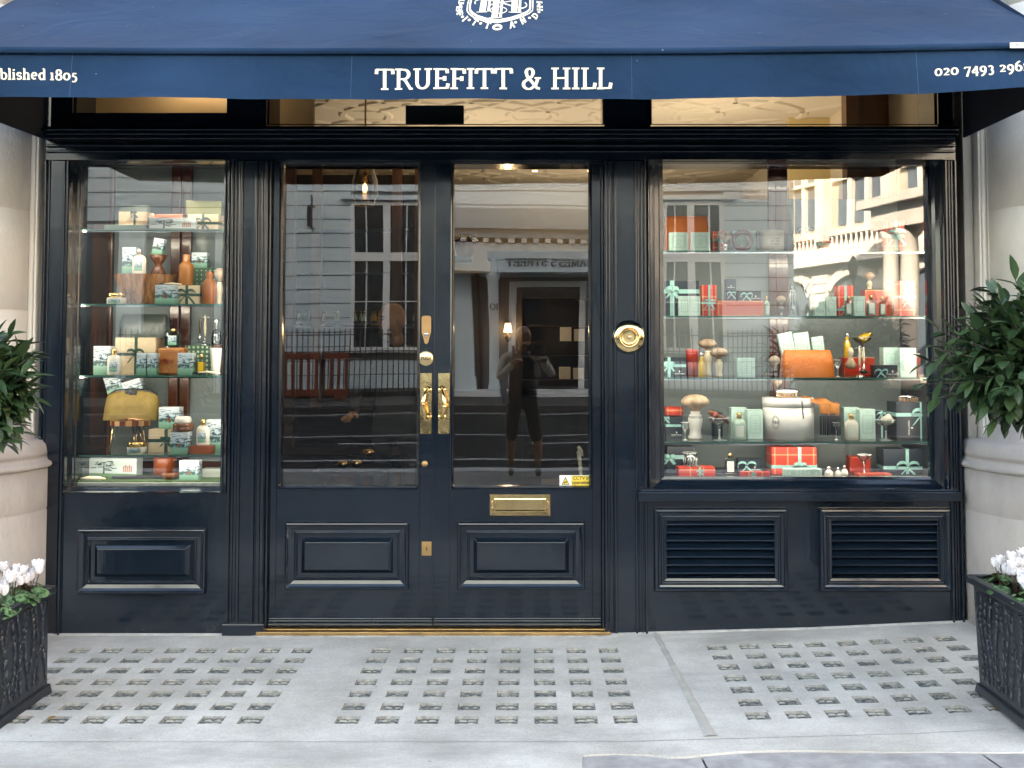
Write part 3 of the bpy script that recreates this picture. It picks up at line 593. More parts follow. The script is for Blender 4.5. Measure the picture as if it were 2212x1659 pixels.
# ---------------------------------------------------------------- ground
GT = [(-70, PZ(1371)), (.3, PZ(1371)), (1.39, PZ(1358)), (2.2, PZ(1341.5)), (3.2, PZ(1322)), (6, PZ(1310)), (60, PZ(1300))]
def gz(x): return interp(GT, x)
def conc_mat():
    m, t, b = node_mat("forecourt_concrete", .82); N = t.nodes.new; L = t.links.new
    tc = N("ShaderNodeTexCoord")
    n = N("ShaderNodeTexNoise"); n.inputs["Scale"].default_value = 2.1; n.inputs["Detail"].default_value = 7; n.inputs["Roughness"].default_value = .65; L(tc.outputs["Object"], n.inputs[0])
    r = N("ShaderNodeValToRGB"); r.color_ramp.elements[0].position = .32; r.color_ramp.elements[1].position = .66
    r.color_ramp.elements[0].color = (.37, .345, .31, 1); r.color_ramp.elements[1].color = (.60, .575, .53, 1); L(n.outputs[0], r.inputs[0])
    n2 = N("ShaderNodeTexNoise"); n2.inputs["Scale"].default_value = 95; n2.inputs["Detail"].default_value = 5; L(tc.outputs["Object"], n2.inputs[0])
    m2 = N("ShaderNodeMixRGB"); m2.blend_type = 'OVERLAY'; m2.inputs[0].default_value = .28; L(r.outputs[0], m2.inputs[1]); L(n2.outputs[0], m2.inputs[2])
    v = N("ShaderNodeTexVoronoi"); v.inputs["Scale"].default_value = 5.5; L(tc.outputs["Object"], v.inputs[0])      # gum and dirt spots
    lt = N("ShaderNodeMath"); lt.operation = 'LESS_THAN'; lt.inputs[1].default_value = .035; L(v.outputs["Distance"], lt.inputs[0])
    ms = N("ShaderNodeMath"); ms.operation = 'MULTIPLY'; ms.inputs[1].default_value = .55; L(lt.outputs[0], ms.inputs[0])
    m3 = N("ShaderNodeMixRGB"); m3.inputs[2].default_value = (.12, .11, .10, 1); L(ms.outputs[0], m3.inputs[0]); L(m2.outputs[0], m3.inputs[1])
    n4 = N("ShaderNodeTexNoise"); n4.inputs["Scale"].default_value = .9; n4.inputs["Detail"].default_value = 9; n4.inputs["Roughness"].default_value = .72
    mp = N("ShaderNodeMapping"); mp.inputs["Scale"].default_value = (.6, 1.6, 1); mp.inputs["Location"].default_value = (4, 2, 0); L(tc.outputs["Object"], mp.inputs[0]); L(mp.outputs[0], n4.inputs[0])
    r4 = N("ShaderNodeMapRange"); r4.inputs[1].default_value = .50; r4.inputs[2].default_value = .66; r4.inputs[3].default_value = 0; r4.inputs[4].default_value = .75; L(n4.outputs[0], r4.inputs[0])
    m4 = N("ShaderNodeMixRGB"); m4.inputs[2].default_value = (.30, .28, .255, 1); L(r4.outputs[0], m4.inputs[0]); L(m3.outputs[0], m4.inputs[1])
    L(m4.outputs[0], b.inputs["Base Color"])
    bp = N("ShaderNodeBump"); bp.inputs["Strength"].default_value = .5; bp.inputs["Distance"].default_value = .003; L(n2.outputs[0], bp.inputs["Height"]); L(bp.outputs[0], b.inputs["Normal"])
    return m
CONC = conc_mat()
rows = [GY(y) for y in (1407, 1428, 1450, 1475, 1500.5, 1528, 1557)]
gridsX = [[-1.087 - .1500*k for k in range(8)][::-1], [-.712 + .1534*k for k in range(8)], [.873 + .1545*k for k in range(8)]]
hw, hd = .0455, .0405
edge_y = GY(1604); OUT = -1.95
xe_ = sorted(set([-14, -9, -5, -3.4, -2.6] + [c+s*hw for g in gridsX for c in g for s in (-1, 1)] + [.45, .60, .70, 2.3, 2.7, 3.1, 4, 6, 10, 14]))
ye_ = sorted(set([.14] + [r+s*hd for r in rows for s in (-1, 1)] + [edge_y]))
hx = [c for g in gridsX for c in g]
vs = []; fs = []; idx = {}; rec = set()
def vid(x, y, dz=0):
    k = (round(x, 5), round(y, 5), dz)
    if k not in idx: idx[k] = len(vs); vs.append((x, y, gz(x)+dz))
    return idx[k]
for i in range(len(xe_)-1):
    for j in range(len(ye_)-1):
        x0, x1, y0, y1 = xe_[i], xe_[i+1], ye_[j], ye_[j+1]; cx, cy = (x0+x1)/2, (y0+y1)/2
        if any(abs(cx-h) < .002 for h in hx) and any(abs(cy-r) < .002 for r in rows):
            o = [(x0, y0), (x1, y0), (x1, y1), (x0, y1)]; b_ = .003
            n = [(x0+b_, y0+b_), (x1-b_, y0+b_), (x1-b_, y1-b_), (x0+b_, y1-b_)]
            oi = [vid(*p) for p in o]; ni = []
            for p in n: ni.append(len(vs)); vs.append((p[0], p[1], gz(cx) - .011))
            for k in range(4): rec.add(len(fs)); fs.append((oi[k], oi[(k+1) % 4], ni[(k+1) % 4], ni[k]))
            rec.add(len(fs)); fs.append(tuple(ni))
        else: fs.append((vid(x0, y0), vid(x1, y0), vid(x1, y1), vid(x0, y1)))
m = M(); m.add(vs, fs); fo = struct(m.build("forecourt", CONC)); fo.data.materials.append(mat("recess_concrete", (.26, .25, .225), .9, var=.5, vs=30))  # darker mottled tone inside the lens pockets
for i in rec: fo.data.polygons[i].material_index = 1
# front margin of the forecourt with its ragged edge against the flagstones
m = M(); xs_ = [-14, -5] + [-3 + .06*i for i in range(118)] + [6, 14]; vs = []
for x in xs_:
    if x < .172: e = -2.4
    else:
        row = interp([(1230, 1640), (1236, 1632), (1270, 1627), (1340, 1625), (1400, 1627), (1456, 1635), (1500, 1628), (1600, 1620), (1720, 1617), (1900, 1621), (2212, 1622), (3000, 1620)], CX + x*F/3.75)
        e = GY(row + 1.6*noise.noise(Vector((x*9, 0, 0))), gz(x)) 
    vs += [(x, edge_y - .0012, gz(x) - .0008), (x, e, gz(x) - .004)]
    vs += [(x, e - .004, gz(x) - .05)]
fs = []
for i in range(len(xs_)-1): fs += [(3*i, 3*i+1, 3*i+4, 3*i+3), (3*i+1, 3*i+2, 3*i+5, 3*i+4)]
m.add(vs, fs); struct(m.build("forecourt_margin", CONC))
# mortar fillet running to the shop wall
m = M(); vs = []
for i in range(40):
    y = .0 + (edge_y + .02)*i/39; x = .615 + .045*i/39 + .004*noise.noise(Vector((i*.7, 3, 0))); w = .015 + .005*noise.noise(Vector((i*.5, 8, 0))) + .012*(i/39)**3
    z = gz(x); vs += [(x-w, y, z - .001), (x-w*.6, y, z + .0055), (x+w*.6, y, z + .0055), (x+w, y, z - .001)]
m.add(vs, [(4*i+k, 4*i+k+1, 4*i+k+5, 4*i+k+4) for i in range(39) for k in range(3)], True)
struct(m.build("mortar_joint", mat("mortar", (.42, .39, .345), .9, var=.15, vs=12)))
m = M(); vs = []        # bedding line under the shopfront
for i in range(60):
    x = -2.5 + 4.9*i/59
    if tx0 - .02 < x < tx1 + .02: w = .048
    else: w = .016
    w += .008*noise.noise(Vector((x*14, 1, 0))); vs += [(x, -w, gz(x) - .0005), (x, -w*.4, gz(x) + .006), (x, .02, gz(x) + .006)]
m.add(vs, [(3*i+k, 3*i+k+3, 3*i+k+4, 3*i+k+1) for i in range(59) for k in range(2)], True); struct(m.build("mortar_bedding", mat("pale_mortar", (.30, .29, .27), .9, rgb2=(.56, .54, .5), vs=14)))
# pavement lights: cast glass lenses in three panels
def lens_mat():
    m, t, b = node_mat("cast_glass_lens", .12); N = t.nodes.new; L = t.links.new
    tc = N("ShaderNodeTexCoord"); w = N("ShaderNodeTexWave"); w.bands_direction = 'Y'; w.inputs["Scale"].default_value = 9; w.inputs["Distortion"].default_value = 5; w.inputs["Detail"].default_value = 3; w.inputs["Detail Scale"].default_value = 3
    oi = N("ShaderNodeObjectInfo"); va_ = N("ShaderNodeVectorMath"); L(tc.outputs["Object"], va_.inputs[0]); L(oi.outputs["Location"], va_.inputs[1]); L(va_.outputs[0], w.inputs[0])
    r = N("ShaderNodeValToRGB"); r.color_ramp.elements[0].color = (.075, .085, .085, 1); r.color_ramp.elements[1].color = (.34, .33, .29, 1); L(w.outputs[0], r.inputs[0])
    L(r.outputs[0], b.inputs["Base Color"]); return m
LENS = lens_mat()
lm = M(); lm.box(-.0400, .0400, -.0355, .0355, -.02, -.0075)
for yy in (-.016, .016):
    for xx in (-.017, .017): lm.lathe([(.019, -.0077), (.0150, -.0040), (.006, -.0026), (.0003, -.0024)], (xx, yy, 0), 10, sy=.75)
lens0 = None
for gi, (g, lab) in enumerate(zip(gridsX, ("panel of glass pavement lights before the left shop window", "panel of glass pavement lights before the shop doors", "panel of glass pavement lights before the louvred vents"))):
    e = empty("pavement_light", (sum(g)/8, rows[3], gz(sum(g)/8)), 0, lab, "pavement light", "glass pavement lights set in the forecourt")
    for r_ in rows:
        for c in g:
            if lens0 is None: o = lens0 = lm.build("glass_lens", LENS, e, bevel=.0)
            else: o = lens0.copy(); COL.objects.link(o); o.parent = e
            o.location = (c - e.location.x + R.uniform(-.002, .002), r_ - e.location.y + R.uniform(-.002, .002), gz(c) - e.location.z - R.uniform(0, .002)); o.rotation_euler = (R.uniform(-.02, .02), R.uniform(-.02, .02), R.uniform(-.015, .015))
# flagstones, kerb, road, far pavement
FLAG = mat("grey_flagstone", (.24, .225, .22), .9, rgb2=(.42, .405, .395), vs=9, bump=.6, bs=120, bd=.004)
m = M(); x = -6.0; y1 = -1.35
fl = [(-6 + 1.0*i) for i in range(6)] + [.15, .62, 1.22, 1.63, 1.96, 2.4, 3, 3.7, 4.5, 5.2, 6]
for a, b_ in zip(fl, fl[1:]):
    k = .10 if a > 1 else .03
    z = -.012
    m.add([(a+.004, -2.05, gz(a)+z), (b_-.004, -2.05, gz(b_)+z), (b_-.004-k, y1, gz(b_)+z), (a+.004-k, y1, gz(a)+z), (a+.004, -2.05, gz(a)-.1), (b_-.004, -2.05, gz(b_)-.1)], [(0, 1, 2, 3), (0, 4, 5, 1)])
struct(m.build("flagstones", FLAG))
m = M(); xs_ = [-60, -20, -6, .3, 1.39, 2.2, 3.2, 6, 20, 60]
for a, b_ in zip(xs_, xs_[1:]): m.quad((a, -6.4, gz(a)*.2-.02), (b_, -6.4, gz(b_)*.2-.02), (b_, -1.3, gz(b_)-.024), (a, -1.3, gz(a)-.024))
struct(m.build("pavement", mat("paving_stone", (.17, .165, .16), .9, var=.2, vs=3, spec=.1)))
m = M(); m.box(-60, 60, -6.72, -6.4, -.3, -.012); struct(m.build("kerb", mat("granite_kerb", (.3, .3, .3), .7, var=.2, vs=20)))
ASPH = mat("asphalt", (.016, .018, .021), .95, var=.25, vs=2, bump=.4, bs=200, spec=.05)
m = M(); m.quad((-80, -90, -.14), (80, -90, -.14), (80, 20, -.14), (-80, 20, -.14)); struct(m.build("ground", ASPH))
m = M()
for y, x0, x1, w, dsh in ((-6.95, -60, 60, .07, 0), (-7.15, -60, 60, .07, 0), (-8.7, -60, 1.5, .12, 0), (-11.0, -60, 60, .12, 3), (-12.3, -60, 60, .10, 0), (-17.3, -60, 60, .07, 0), (-17.5, -60, 60, .07, 0)):
    if dsh:
        x = x0
        while x < x1: m.quad((x, y, -.136), (x+dsh*.55, y, -.136), (x+dsh*.55, y+w, -.136), (x, y+w, -.136)); x += dsh
    else: m.quad((x0, y, -.136), (x1, y, -.136), (x1, y+w, -.136), (x0, y+w, -.136))
struct(m.build("road_markings", mat("road_paint", (.40, .40, .39), .9, var=.3, vs=8, spec=.1)))
m = M(); m.box(-60, 7.2, -23.2, -18.0, -.3, .0); struct(m.build("far_pavement", mat("far_paving_stone", (.06, .06, .06), .95, var=.2, vs=3, spec=.05)))

# ---------------------------------------------------------------- stone building round the shop
bd = empty("stone_building", (0, 0, 0), 0, "tall pale stone building wall framing the shopfront", "building")
m = M(); m.box(-60, -6.6, .16, 14, -.2, 22.5); m.box(-6.6, -2.50, .16, 14, -.2, 12.5); m.box(2.40, 45, .16, 14, -.2, 12.5); m.box(-2.5, 2.4, .165, 14, 3.72, 12.49); m.box(-2.5, 2.4, 6.2, 13.99, -.2, 3.72)
m.build("wall", STONE, bd)
m = M(); m.box(-2.56, -2.46, .04, .16, -.1, 3.9); m.build("jamb", mat("shaded_jamb_stone", (.30, .275, .25), .8, var=.1, vs=5), bd, bevel=.004)  # darker copy of the wall stone, shade put into its colour
for x0, x1 in ((PX(60, 400), PX(84, 400)), (PX(2112, 400), PX(2134, 400))):
    m = M(); w = x1 - x0; m.box(x0, x1, .0, .16, PZ(985), 12)
    m.lathe([(w*.26, PZ(985)), (w*.26, 12)], ((x0+x1)/2, .0, 0), 14); m.box(x0-.001, x0+.010, -.012, .0, PZ(985), 12); m.box(x1-.010, x1+.001, -.012, .0, PZ(985), 12); m.build("bead_moulding", STONE, bd, bevel=.003)
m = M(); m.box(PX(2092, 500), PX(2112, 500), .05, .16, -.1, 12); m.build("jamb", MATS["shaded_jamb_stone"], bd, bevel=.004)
def column(cx, r, rp, label):
    zb, zt_ = PZ(1005, -.2), PZ(968, -.2)
    c = empty("stone_column", (cx, -.04, 0), 0, label, "column", "stone columns flanking the shopfront")
    m = M(); m.lathe([(rp, gz(cx)-.1), (rp, .62), (rp-.003, .625), (rp-.003, .632), (rp, .637), (rp, zb-.03)], n=72); m.build("pedestal", STONED, c)
    m = M(); h = zt_ - zb + .02
    m.lathe([(rp+.002, zb-.03), (rp+.014, zb-.028), (rp+.022, zb-.014), (rp+.014, zb), (rp+.002, zb+.004), (rp-.004, zb+.014), (rp-.006, zb+.03)] + [(rp-.004-.035*(1-math.cos(rad(a)))/1 - .0, zb+.03+h*.75*math.sin(rad(a))) for a in range(0, 91, 15)] + [(r+.05, zb+.03+h*.78), (r+.045, zb+.04+h*.8), (r+.012, zb+.06+h), (r, zb+.10+h)], n=72); m.build("base", STONED, c)
    m = M(); pr = [(r, zb+.10+h)]
    for z in (1.62, 2.12, 2.62, 3.12, 3.6): pr += [(r, z-.004), (r-.004, z-.002), (r-.004, z+.002), (r, z+.004)]
    pr.append((r, 9)); m.lathe(pr, n=72); m.build("shaft", STONE, c)
    return c
rl, rr_ = .36, .36
cl = PX(62, 600) - rl*.995; cr = PX(2136, 600) + rr_*.995
column(cl, rl, abs(cl - PX(101, 1150)), "pale stone column left of the shopfront behind the low bay tree")
column(cr, rr_, abs(cr - PX(2086, 1150)), "pale stone column right of the shopfront behind the big bay tree")

# ---------------------------------------------------------------- planters
PL = mat("black_planter_paint", (.012, .015, .021), .32, var=.2, vs=30, bump=.15, bs=90, spec=.6)
SOIL = mat("soil", (.03, .02, .013), .95, var=.4, vs=40)
def willow(mm, x0, x1, z0, z1, mapf, n):
    for i in range(n):
        x = x0 + (x1-x0)*(i+.5)/n; ph = R.uniform(0, 6); pts = []
        for k in range(15):
            t = k/14; pts.append((x + .018*math.sin(t*5+ph), z0 + (z1-z0)*t))
        for k in range(14):
            a, b_ = pts[k], pts[k+1]; w = .0016
            mm.add([mapf(a[0]-w, a[1], .003), mapf(a[0]+w, a[1], .003), mapf(b_[0]+w, b_[1], .003), mapf(b_[0]-w, b_[1], .003)], [(0, 1, 2, 3)])
            for sg in (-1, 1):
                an = rad(62 + R.uniform(-12, 18)); L_ = R.uniform(.030, .050); dx, dz = sg*math.cos(an)*L_, math.sin(an)*L_; px_, pz_ = -dz*.11, dx*.11
                c = (a[0]+dx*.5 - sg*dz*.12, a[1]+dz*.5+abs(dx)*.08)
                tip = (min(max(a[0]+dx, x0), x1), min(a[1]+dz, z1))
                mm.add([mapf(a[0], a[1], .001), mapf(c[0]+px_, c[1]+pz_, .001), mapf(tip[0], tip[1], .001), mapf(c[0]-px_, c[1]-pz_, .001), mapf(c[0], c[1], .0055)], [(0, 1, 4), (1, 2, 4), (2, 3, 4), (3, 0, 4)])
def planter(cx, cy, z, h, wt, wb, label):
    e = empty("planter", (cx, cy, z), 0, label, "planter", "black planters either side of the shopfront")
    m = M(); a, b_ = wt/2, wb/2
    m.taper(0, 0, .035, h-.03, b_, b_, a-.012, a-.012); bo = m.build("box", PL, e, bevel=.003)
    m = M()
    for (s, ax) in ((1, 'x'), (-1, 'x'), (-1, 'y')):
        def mp(u, v, d, s=s, ax=ax):
            t = (v-.035)/(h-.065); hh = b_ + (a-.012-b_)*t
            return (s*(hh+d), u*hh/b_, v) if ax == 'x' else (u*hh/b_, s*(hh+d), v)
        willow(m, -b_+.02, b_-.02, .06, h-.05, mp, 11)
    m.build("leaf_relief", PL, bo)
    m = M(); m.box(-a-.012, a+.012, -a-.012, -a+.02, h-.030, h); m.box(-a-.012, a+.012, a-.02, a+.012, h-.030, h); m.box(-a-.012, -a+.02, -a+.02, a-.02, h-.030, h); m.box(a-.02, a+.012, -a+.02, a-.02, h-.030, h)
    m.build("rim", PL, e, bevel=.005)
    m = M(); m.taper(0, 0, 0, .038, b_+.016, b_+.016, b_+.010, b_+.010); m.build("plinth", PL, e, bevel=.006)
    m = M(); m.box(-a+.015, a-.015, -a+.015, a-.015, h-.08, h-.045); m.build("soil", SOIL, e)
    return e
# left planter: its right-hand back corner shows at picture (105,1500)/(105,1268)
yb_ = GY(1497, 0); wbx = .46; wtx = .52
plz = 0.0
xin = PX(104, 1400, yb_)
PLc = (xin - wbx/2, yb_ - wbx/2 + .0)
hL = PZ(1266, yb_) ; planter(PLc[0], PLc[1], 0, hL, .48, .46, "black leaf-embossed planter at the left edge, under the smaller bay tree")
yb2 = GY(1497, gz(2.0)); xin2 = PX(2116, 1490, yb2); xt2 = PX(2098, 1250, yb2)
wb2 = .46; wt2 = wb2 + 2*(xin2-xt2)
hR = PZ(1243, yb2) - gz(2.1); PRc = (xin2 + wb2/2, yb2 - wb2/2)
planter(PRc[0], PRc[1], gz(2.05), hR, wt2, wb2, "black leaf-embossed planter at the right edge, under the larger bay tree")

def leaf_mat(name, c1, c2, rough=.38):
    m, t, b = node_mat(name, rough); N = t.nodes.new; L = t.links.new
    g = N("ShaderNodeNewGeometry"); r = N("ShaderNodeValToRGB"); r.color_ramp.elements[0].color = (*c1, 1); r.color_ramp.elements[1].color = (*c2, 1)
    L(g.outputs["Random Per Island"], r.inputs[0]); L(r.outputs[0], b.inputs["Base Color"]); b.inputs["Specular IOR Level"].default_value = .5
    b.inputs["Subsurface Weight"].default_value = 0
    return m
LEAF = leaf_mat("bay_leaf", (.014, .040, .016), (.055, .098, .036))
BARK = mat("bark", (.05, .045, .03), .8, var=.3, vs=20)
def leaf(mm, p, d, up, L_, w):
    d = d.normalized(); s = d.cross(up)
    if s.length < .1: s = d.cross(Vector((1, .2, 0)))
    s.normalize(); n = s.cross(d).normalized(); bend = R.uniform(.05, .22)*L_
    prof = [(0, .04), (.18, .62), (.42, 1.0), (.68, .80), (.88, .38), (1, 0)]
    vs = []
    for t, k in prof:
        c = p + d*L_*t - n*bend*t*t; e = n*(w*k*.32)
        vs += [tuple(c - s*w*k + e), tuple(c), tuple(c + s*w*k + e)]
    fs = []
    for i in range(5): fs += [(3*i, 3*i+1, 3*i+4, 3*i+3), (3*i+1, 3*i+2, 3*i+5, 3*i+4)]
    mm.add(vs, fs, True)
def bay_tree(cx, cy, z0, zc, rx, rz, nsh, label, extra=()):
    e = empty("bay_tree", (cx, cy, z0), 0, label, "tree", "bay trees in the planters")
    m = M(); m.tube([(0, 0, -.05), (.008, .004, (zc-z0)*.5), (0, 0, zc-z0)], .020, 8, r1=.014); m.build("trunk", BARK, e)
    lf = M(); tw = M(); c0 = Vector((0, 0, zc-z0))
    ends = []
    for i in range(nsh):
        # evenly scattered directions, uneven lengths
        k = i + .5; ph = math.acos(1-2*k/nsh); th = math.pi*(1+5**.5)*k
        d = Vector((math.cos(th)*math.sin(ph), math.sin(th)*math.sin(ph), math.cos(ph)))
        s = R.uniform(.62, 1.0) * (1 + .16*noise.noise(d*2.2 + Vector((cx, 0, 0))))
        ends.append((Vector((d.x*rx*s, d.y*rx*s, d.z*rz*s)), d))
    for v in extra: ends.append((Vector(v), Vector(v).normalized()))
    for v, d in ends:
        a = c0 + v*.25; b_ = c0 + v + Vector((0, 0, .02)); mid = (a+b_)/2 + Vector((0, 0, -.02))
        tw.tube([a, mid, b_], .004, 5, r1=.0018)
        n = R.randint(8, 12); ax = (b_-a).normalized()
        for k in range(n):
            t = .45 + .55*k/(n-1) if n > 1 else 1; p = a + (b_-a)*t
            ang = k*2.4 + R.uniform(-.3, .3); s1 = ax.cross(Vector((0, 0, 1))); s1 = s1.normalized() if s1.length > .05 else Vector((1, 0, 0)); s2 = ax.cross(s1)
            dd = ax*R.uniform(.45, .95)*(1 + .9*(t > .93)) + (s1*math.cos(ang)+s2*math.sin(ang))*R.uniform(.6, 1.0) + Vector((0, 0, R.uniform(-.25, .2)))
            leaf(lf, p, dd, Vector((R.uniform(-.3, .3), R.uniform(-.3, .3), 1)), R.uniform(.062, .108), R.uniform(.015, .024))
    tw.build("twigs", BARK, e); lf.build("crown", LEAF, e)
    return e
def PXZ(dx, dy, Y): return P(dx, dy, Y)
cY = PRc[1]; c = PXZ(2262, 778, cY)
bay_tree(PRc[0], cY, gz(2.0)+hR-.06, c[1] - .01, .385, .325, 235, "large dark green bay tree spreading past the right shop window", [(-.50, .02, -.02), (-.54, -.05, -.10), (-.47, -.08, .03), (-.44, .05, -.16), (-.46, -.02, .10)])
cYl = PLc[1]; c = PXZ(-20, 852, cYl)
bay_tree(PLc[0] - .02, cYl, hL-.06, c[1], .285, .280, 165, "smaller dark green bay tree at the left edge before the stone column")
# cyclamen
def cyc_leaf_mat():
    m, t, b = node_mat("cyclamen_leaf", .5); N = t.nodes.new; L = t.links.new
    tc = N("ShaderNodeTexCoord"); n = N("ShaderNodeTexNoise"); n.inputs["Scale"].default_value = 60; L(tc.outputs["Object"], n.inputs[0])
    r = N("ShaderNodeValToRGB"); r.color_ramp.elements[0].position = .46; r.color_ramp.elements[1].position = .58; r.color_ramp.elements[0].color = (.022, .070, .016, 1); r.color_ramp.elements[1].color = (.13, .22, .10, 1)
    L(n.outputs[0], r.inputs[0]); L(r.outputs[0], b.inputs["Base Color"]); return m
CYL = cyc_leaf_mat(); PETAL = mat("white_petal", (.80, .77, .80), .6, var=.05, vs=60)
STEM = mat("flower_stem", (.09, .045, .04), .6)
def cyclamen(cx, cy, z, label):
    e = empty("cyclamen", (cx, cy, z), R.uniform(0, 6), label, "plant", "white cyclamen in the planters")
    lf = M(); pt = M(); stm = M()
    for i in range(26):
        a = R.uniform(0, 2*math.pi); r_ = .02 + .075*math.sqrt(R.random()); c = Vector((math.cos(a)*r_, math.sin(a)*r_, .035 + .035*(1-r_/.1) + R.uniform(-.01, .015)))
        stm.tube([(0, 0, -.02), tuple(c)], .0012, 4)
        tilt = Vector((math.cos(a), math.sin(a), 0))*R.uniform(.3, 1.0) + Vector((0, 0, 1)); n = tilt.normalized(); s = n.cross(Vector((-math.sin(a), math.cos(a), 0))).normalized(); q = n.cross(s); w = R.uniform(.018, .029)
        vs = [tuple(c)]
        for k in range(9):
            an = 2*math.pi*k/9 + .35; rr = w*(1.15 - .38*abs(math.cos(an/2))**6); vs.append(tuple(c + s*math.cos(an)*rr + q*math.sin(an)*rr - n*(.006 + .004*math.sin(k*2.7))))
        lf.add(vs, [(0, 1+k, 1+(k+1) % 9) for k in range(9)], True)
    for i in range(10):
        a = R.uniform(0, 2*math.pi); r_ = .055*math.sqrt(R.random()); h = R.uniform(.085, .135); p = Vector((math.cos(a)*r_, math.sin(a)*r_, h))
        stm.tube([(p.x*.3, p.y*.3, 0), (p.x*.8, p.y*.8, h*.7), tuple(p)], .0016, 5)
        for k in range(5):
            an = 2*math.pi*k/5 + i; o_ = Vector((math.cos(an), math.sin(an), 0)); s = Vector((-math.sin(an), math.cos(an), 0)); vs = []
            for t, wd, ou in ((0, .005, .004), (.3, .011, .010), (.65, .013, .011), (.9, .008, .014), (1, .002, .017)):
                c = p + o_*ou + Vector((0, 0, -.004 + .034*t)); vs += [tuple(c - s*wd), tuple(c + o_*.003), tuple(c + s*wd)]
            pt.add(vs, [(3*j+q, 3*j+q+1, 3*j+q+4, 3*j+q+3) for j in range(4) for q in range(2)], True)
    stm.build("stem", STEM, e); lf.build("leaves", CYL, e); pt.build("flowers", PETAL, e)
pos = [(dx, dy) for dx in (-.165, -.05, .07, .18) for dy in (-.15, 0, .15)]
for (bx, by, bz, side) in ((PLc[0], PLc[1], hL-.045, "left"), (PRc[0], PRc[1], gz(2.0)+hR-.045, "right")):
    for i, (dx, dy) in enumerate(pos):
        if abs(dx) < .09 and dy == 0 and False: continue
        s = -1 if side == "right" else 1
        rowt = ("front", "middle", "back")[int((dy+.15)/.15+.1)]; colt = ("first", "second", "third", "fourth")[i//3]
        frm = "from its left end"
        cyclamen(bx+dx+R.uniform(-.01, .01), by+dy+R.uniform(-.01, .01), bz, "white cyclamen in the %s row of the %s planter, %s %s" % (rowt, side, colt, frm))
# fallen leaves
DRY = mat("dry_leaf", (.30, .17, .04), .8, rgb2=(.22, .07, .02), vs=60)
for (dx, dy, Y, lab) in ((2085, 1345, -.05, "yellow-brown fallen leaves against the foot of the right column"), (123, 1554, 0, "orange fallen leaf beside the left planter"), (2163, 1569, 0, "yellowed fallen leaf beside the right planter")):
    m = M(); x = PX(dx, dy, GY(dy)); y = min(GY(dy), -.03)
    n = 7 if dy < 1400 else 1
    m.T = Matrix.Identity(4)
    for i in range(n):
        p = Vector((R.uniform(-.06, .05)*(n > 1), R.uniform(-.03, .03)*(n > 1), .004 + .006*i*(n > 1)))
        leaf(m, p, Vector((R.uniform(-1, 1), R.uniform(-1, 1), R.uniform(0, .3))), Vector((0, 0, 1)), .05 if n > 1 else .035, .013)
    thing("fallen_leaf", lab, "leaf", (x, y, gz(x)+.003), [("blade", m, DRY)])
# ---------------------------------------------------------------- display window materials
def tree_print():
    m, t, b = node_mat("cedar_tree_print", .45); N = t.nodes.new; L = t.links.new
    tc = N("ShaderNodeTexCoord"); sx = N("ShaderNodeSeparateXYZ"); L(tc.outputs["Generated"], sx.inputs[0])
    r = N("ShaderNodeValToRGB"); e = r.color_ramp.elements; e[0].position = .0; e[0].color = (.10, .26, .17, 1); e[1].position = .30; e[1].color = (.22, .42, .33, 1)
    for p, c in ((.34, (.20, .36, .36)), (.42, (.42, .56, .60)), (.7, (.52, .62, .68)), (1.0, (.66, .72, .76))):
        q = e.new(p); q.color = (*c, 1)
    L(sx.outputs[2], r.inputs[0])
    def mask(lo, hi, w):
        a = N("ShaderNodeMapRange"); a.inputs[1].default_value = lo; a.inputs[2].default_value = lo+w; L(sx.outputs[2], a.inputs[0])
        c = N("ShaderNodeMapRange"); c.inputs[1].default_value = hi; c.inputs[2].default_value = hi+w; c.inputs[3].default_value = 1; c.inputs[4].default_value = 0; L(sx.outputs[2], c.inputs[0])
        d = N("ShaderNodeMath"); d.operation = 'MULTIPLY'; L(a.outputs[0], d.inputs[0]); L(c.outputs[0], d.inputs[1]); return d
    mp = N("ShaderNodeMapping"); mp.inputs["Scale"].default_value = (1.6, .6, 4.6); L(tc.outputs["Generated"], mp.inputs[0])
    n = N("ShaderNodeTexNoise"); n.inputs["Scale"].default_value = 2.1; n.inputs["Detail"].default_value = 4; n.inputs["Distortion"].default_value = 1.2; L(mp.outputs[0], n.inputs[0])
    st = N("ShaderNodeMapRange"); st.inputs[1].default_value = .50; st.inputs[2].default_value = .55; L(n.outputs[0], st.inputs[0])
    mk = mask(.42, .86, .08); mu = N("ShaderNodeMath"); mu.operation = 'MULTIPLY'; L(st.outputs[0], mu.inputs[0]); L(mk.outputs[0], mu.inputs[1])
    m1 = N("ShaderNodeMixRGB"); m1.inputs[2].default_value = (.018, .045, .075, 1); L(mu.outputs[0], m1.inputs[0]); L(r.outputs[0], m1.inputs[1])
    mk2 = mask(.28, .46, .05); n2 = N("ShaderNodeTexNoise"); n2.inputs["Scale"].default_value = 6; L(tc.outputs["Generated"], n2.inputs[0])
    s2 = N("ShaderNodeMapRange"); s2.inputs[1].default_value = .44; s2.inputs[2].default_value = .52; L(n2.outputs[0], s2.inputs[0])
    mu2 = N("ShaderNodeMath"); mu2.operation = 'MULTIPLY'; L(s2.outputs[0], mu2.inputs[0]); L(mk2.outputs[0], mu2.inputs[1])
    m2 = N("ShaderNodeMixRGB"); m2.inputs[2].default_value = (.03, .085, .09, 1); L(mu2.outputs[0], m2.inputs[0]); L(m1.outputs[0], m2.inputs[1])
    L(m2.outputs[0], b.inputs["Base Color"]); return m
TREEP = tree_print()
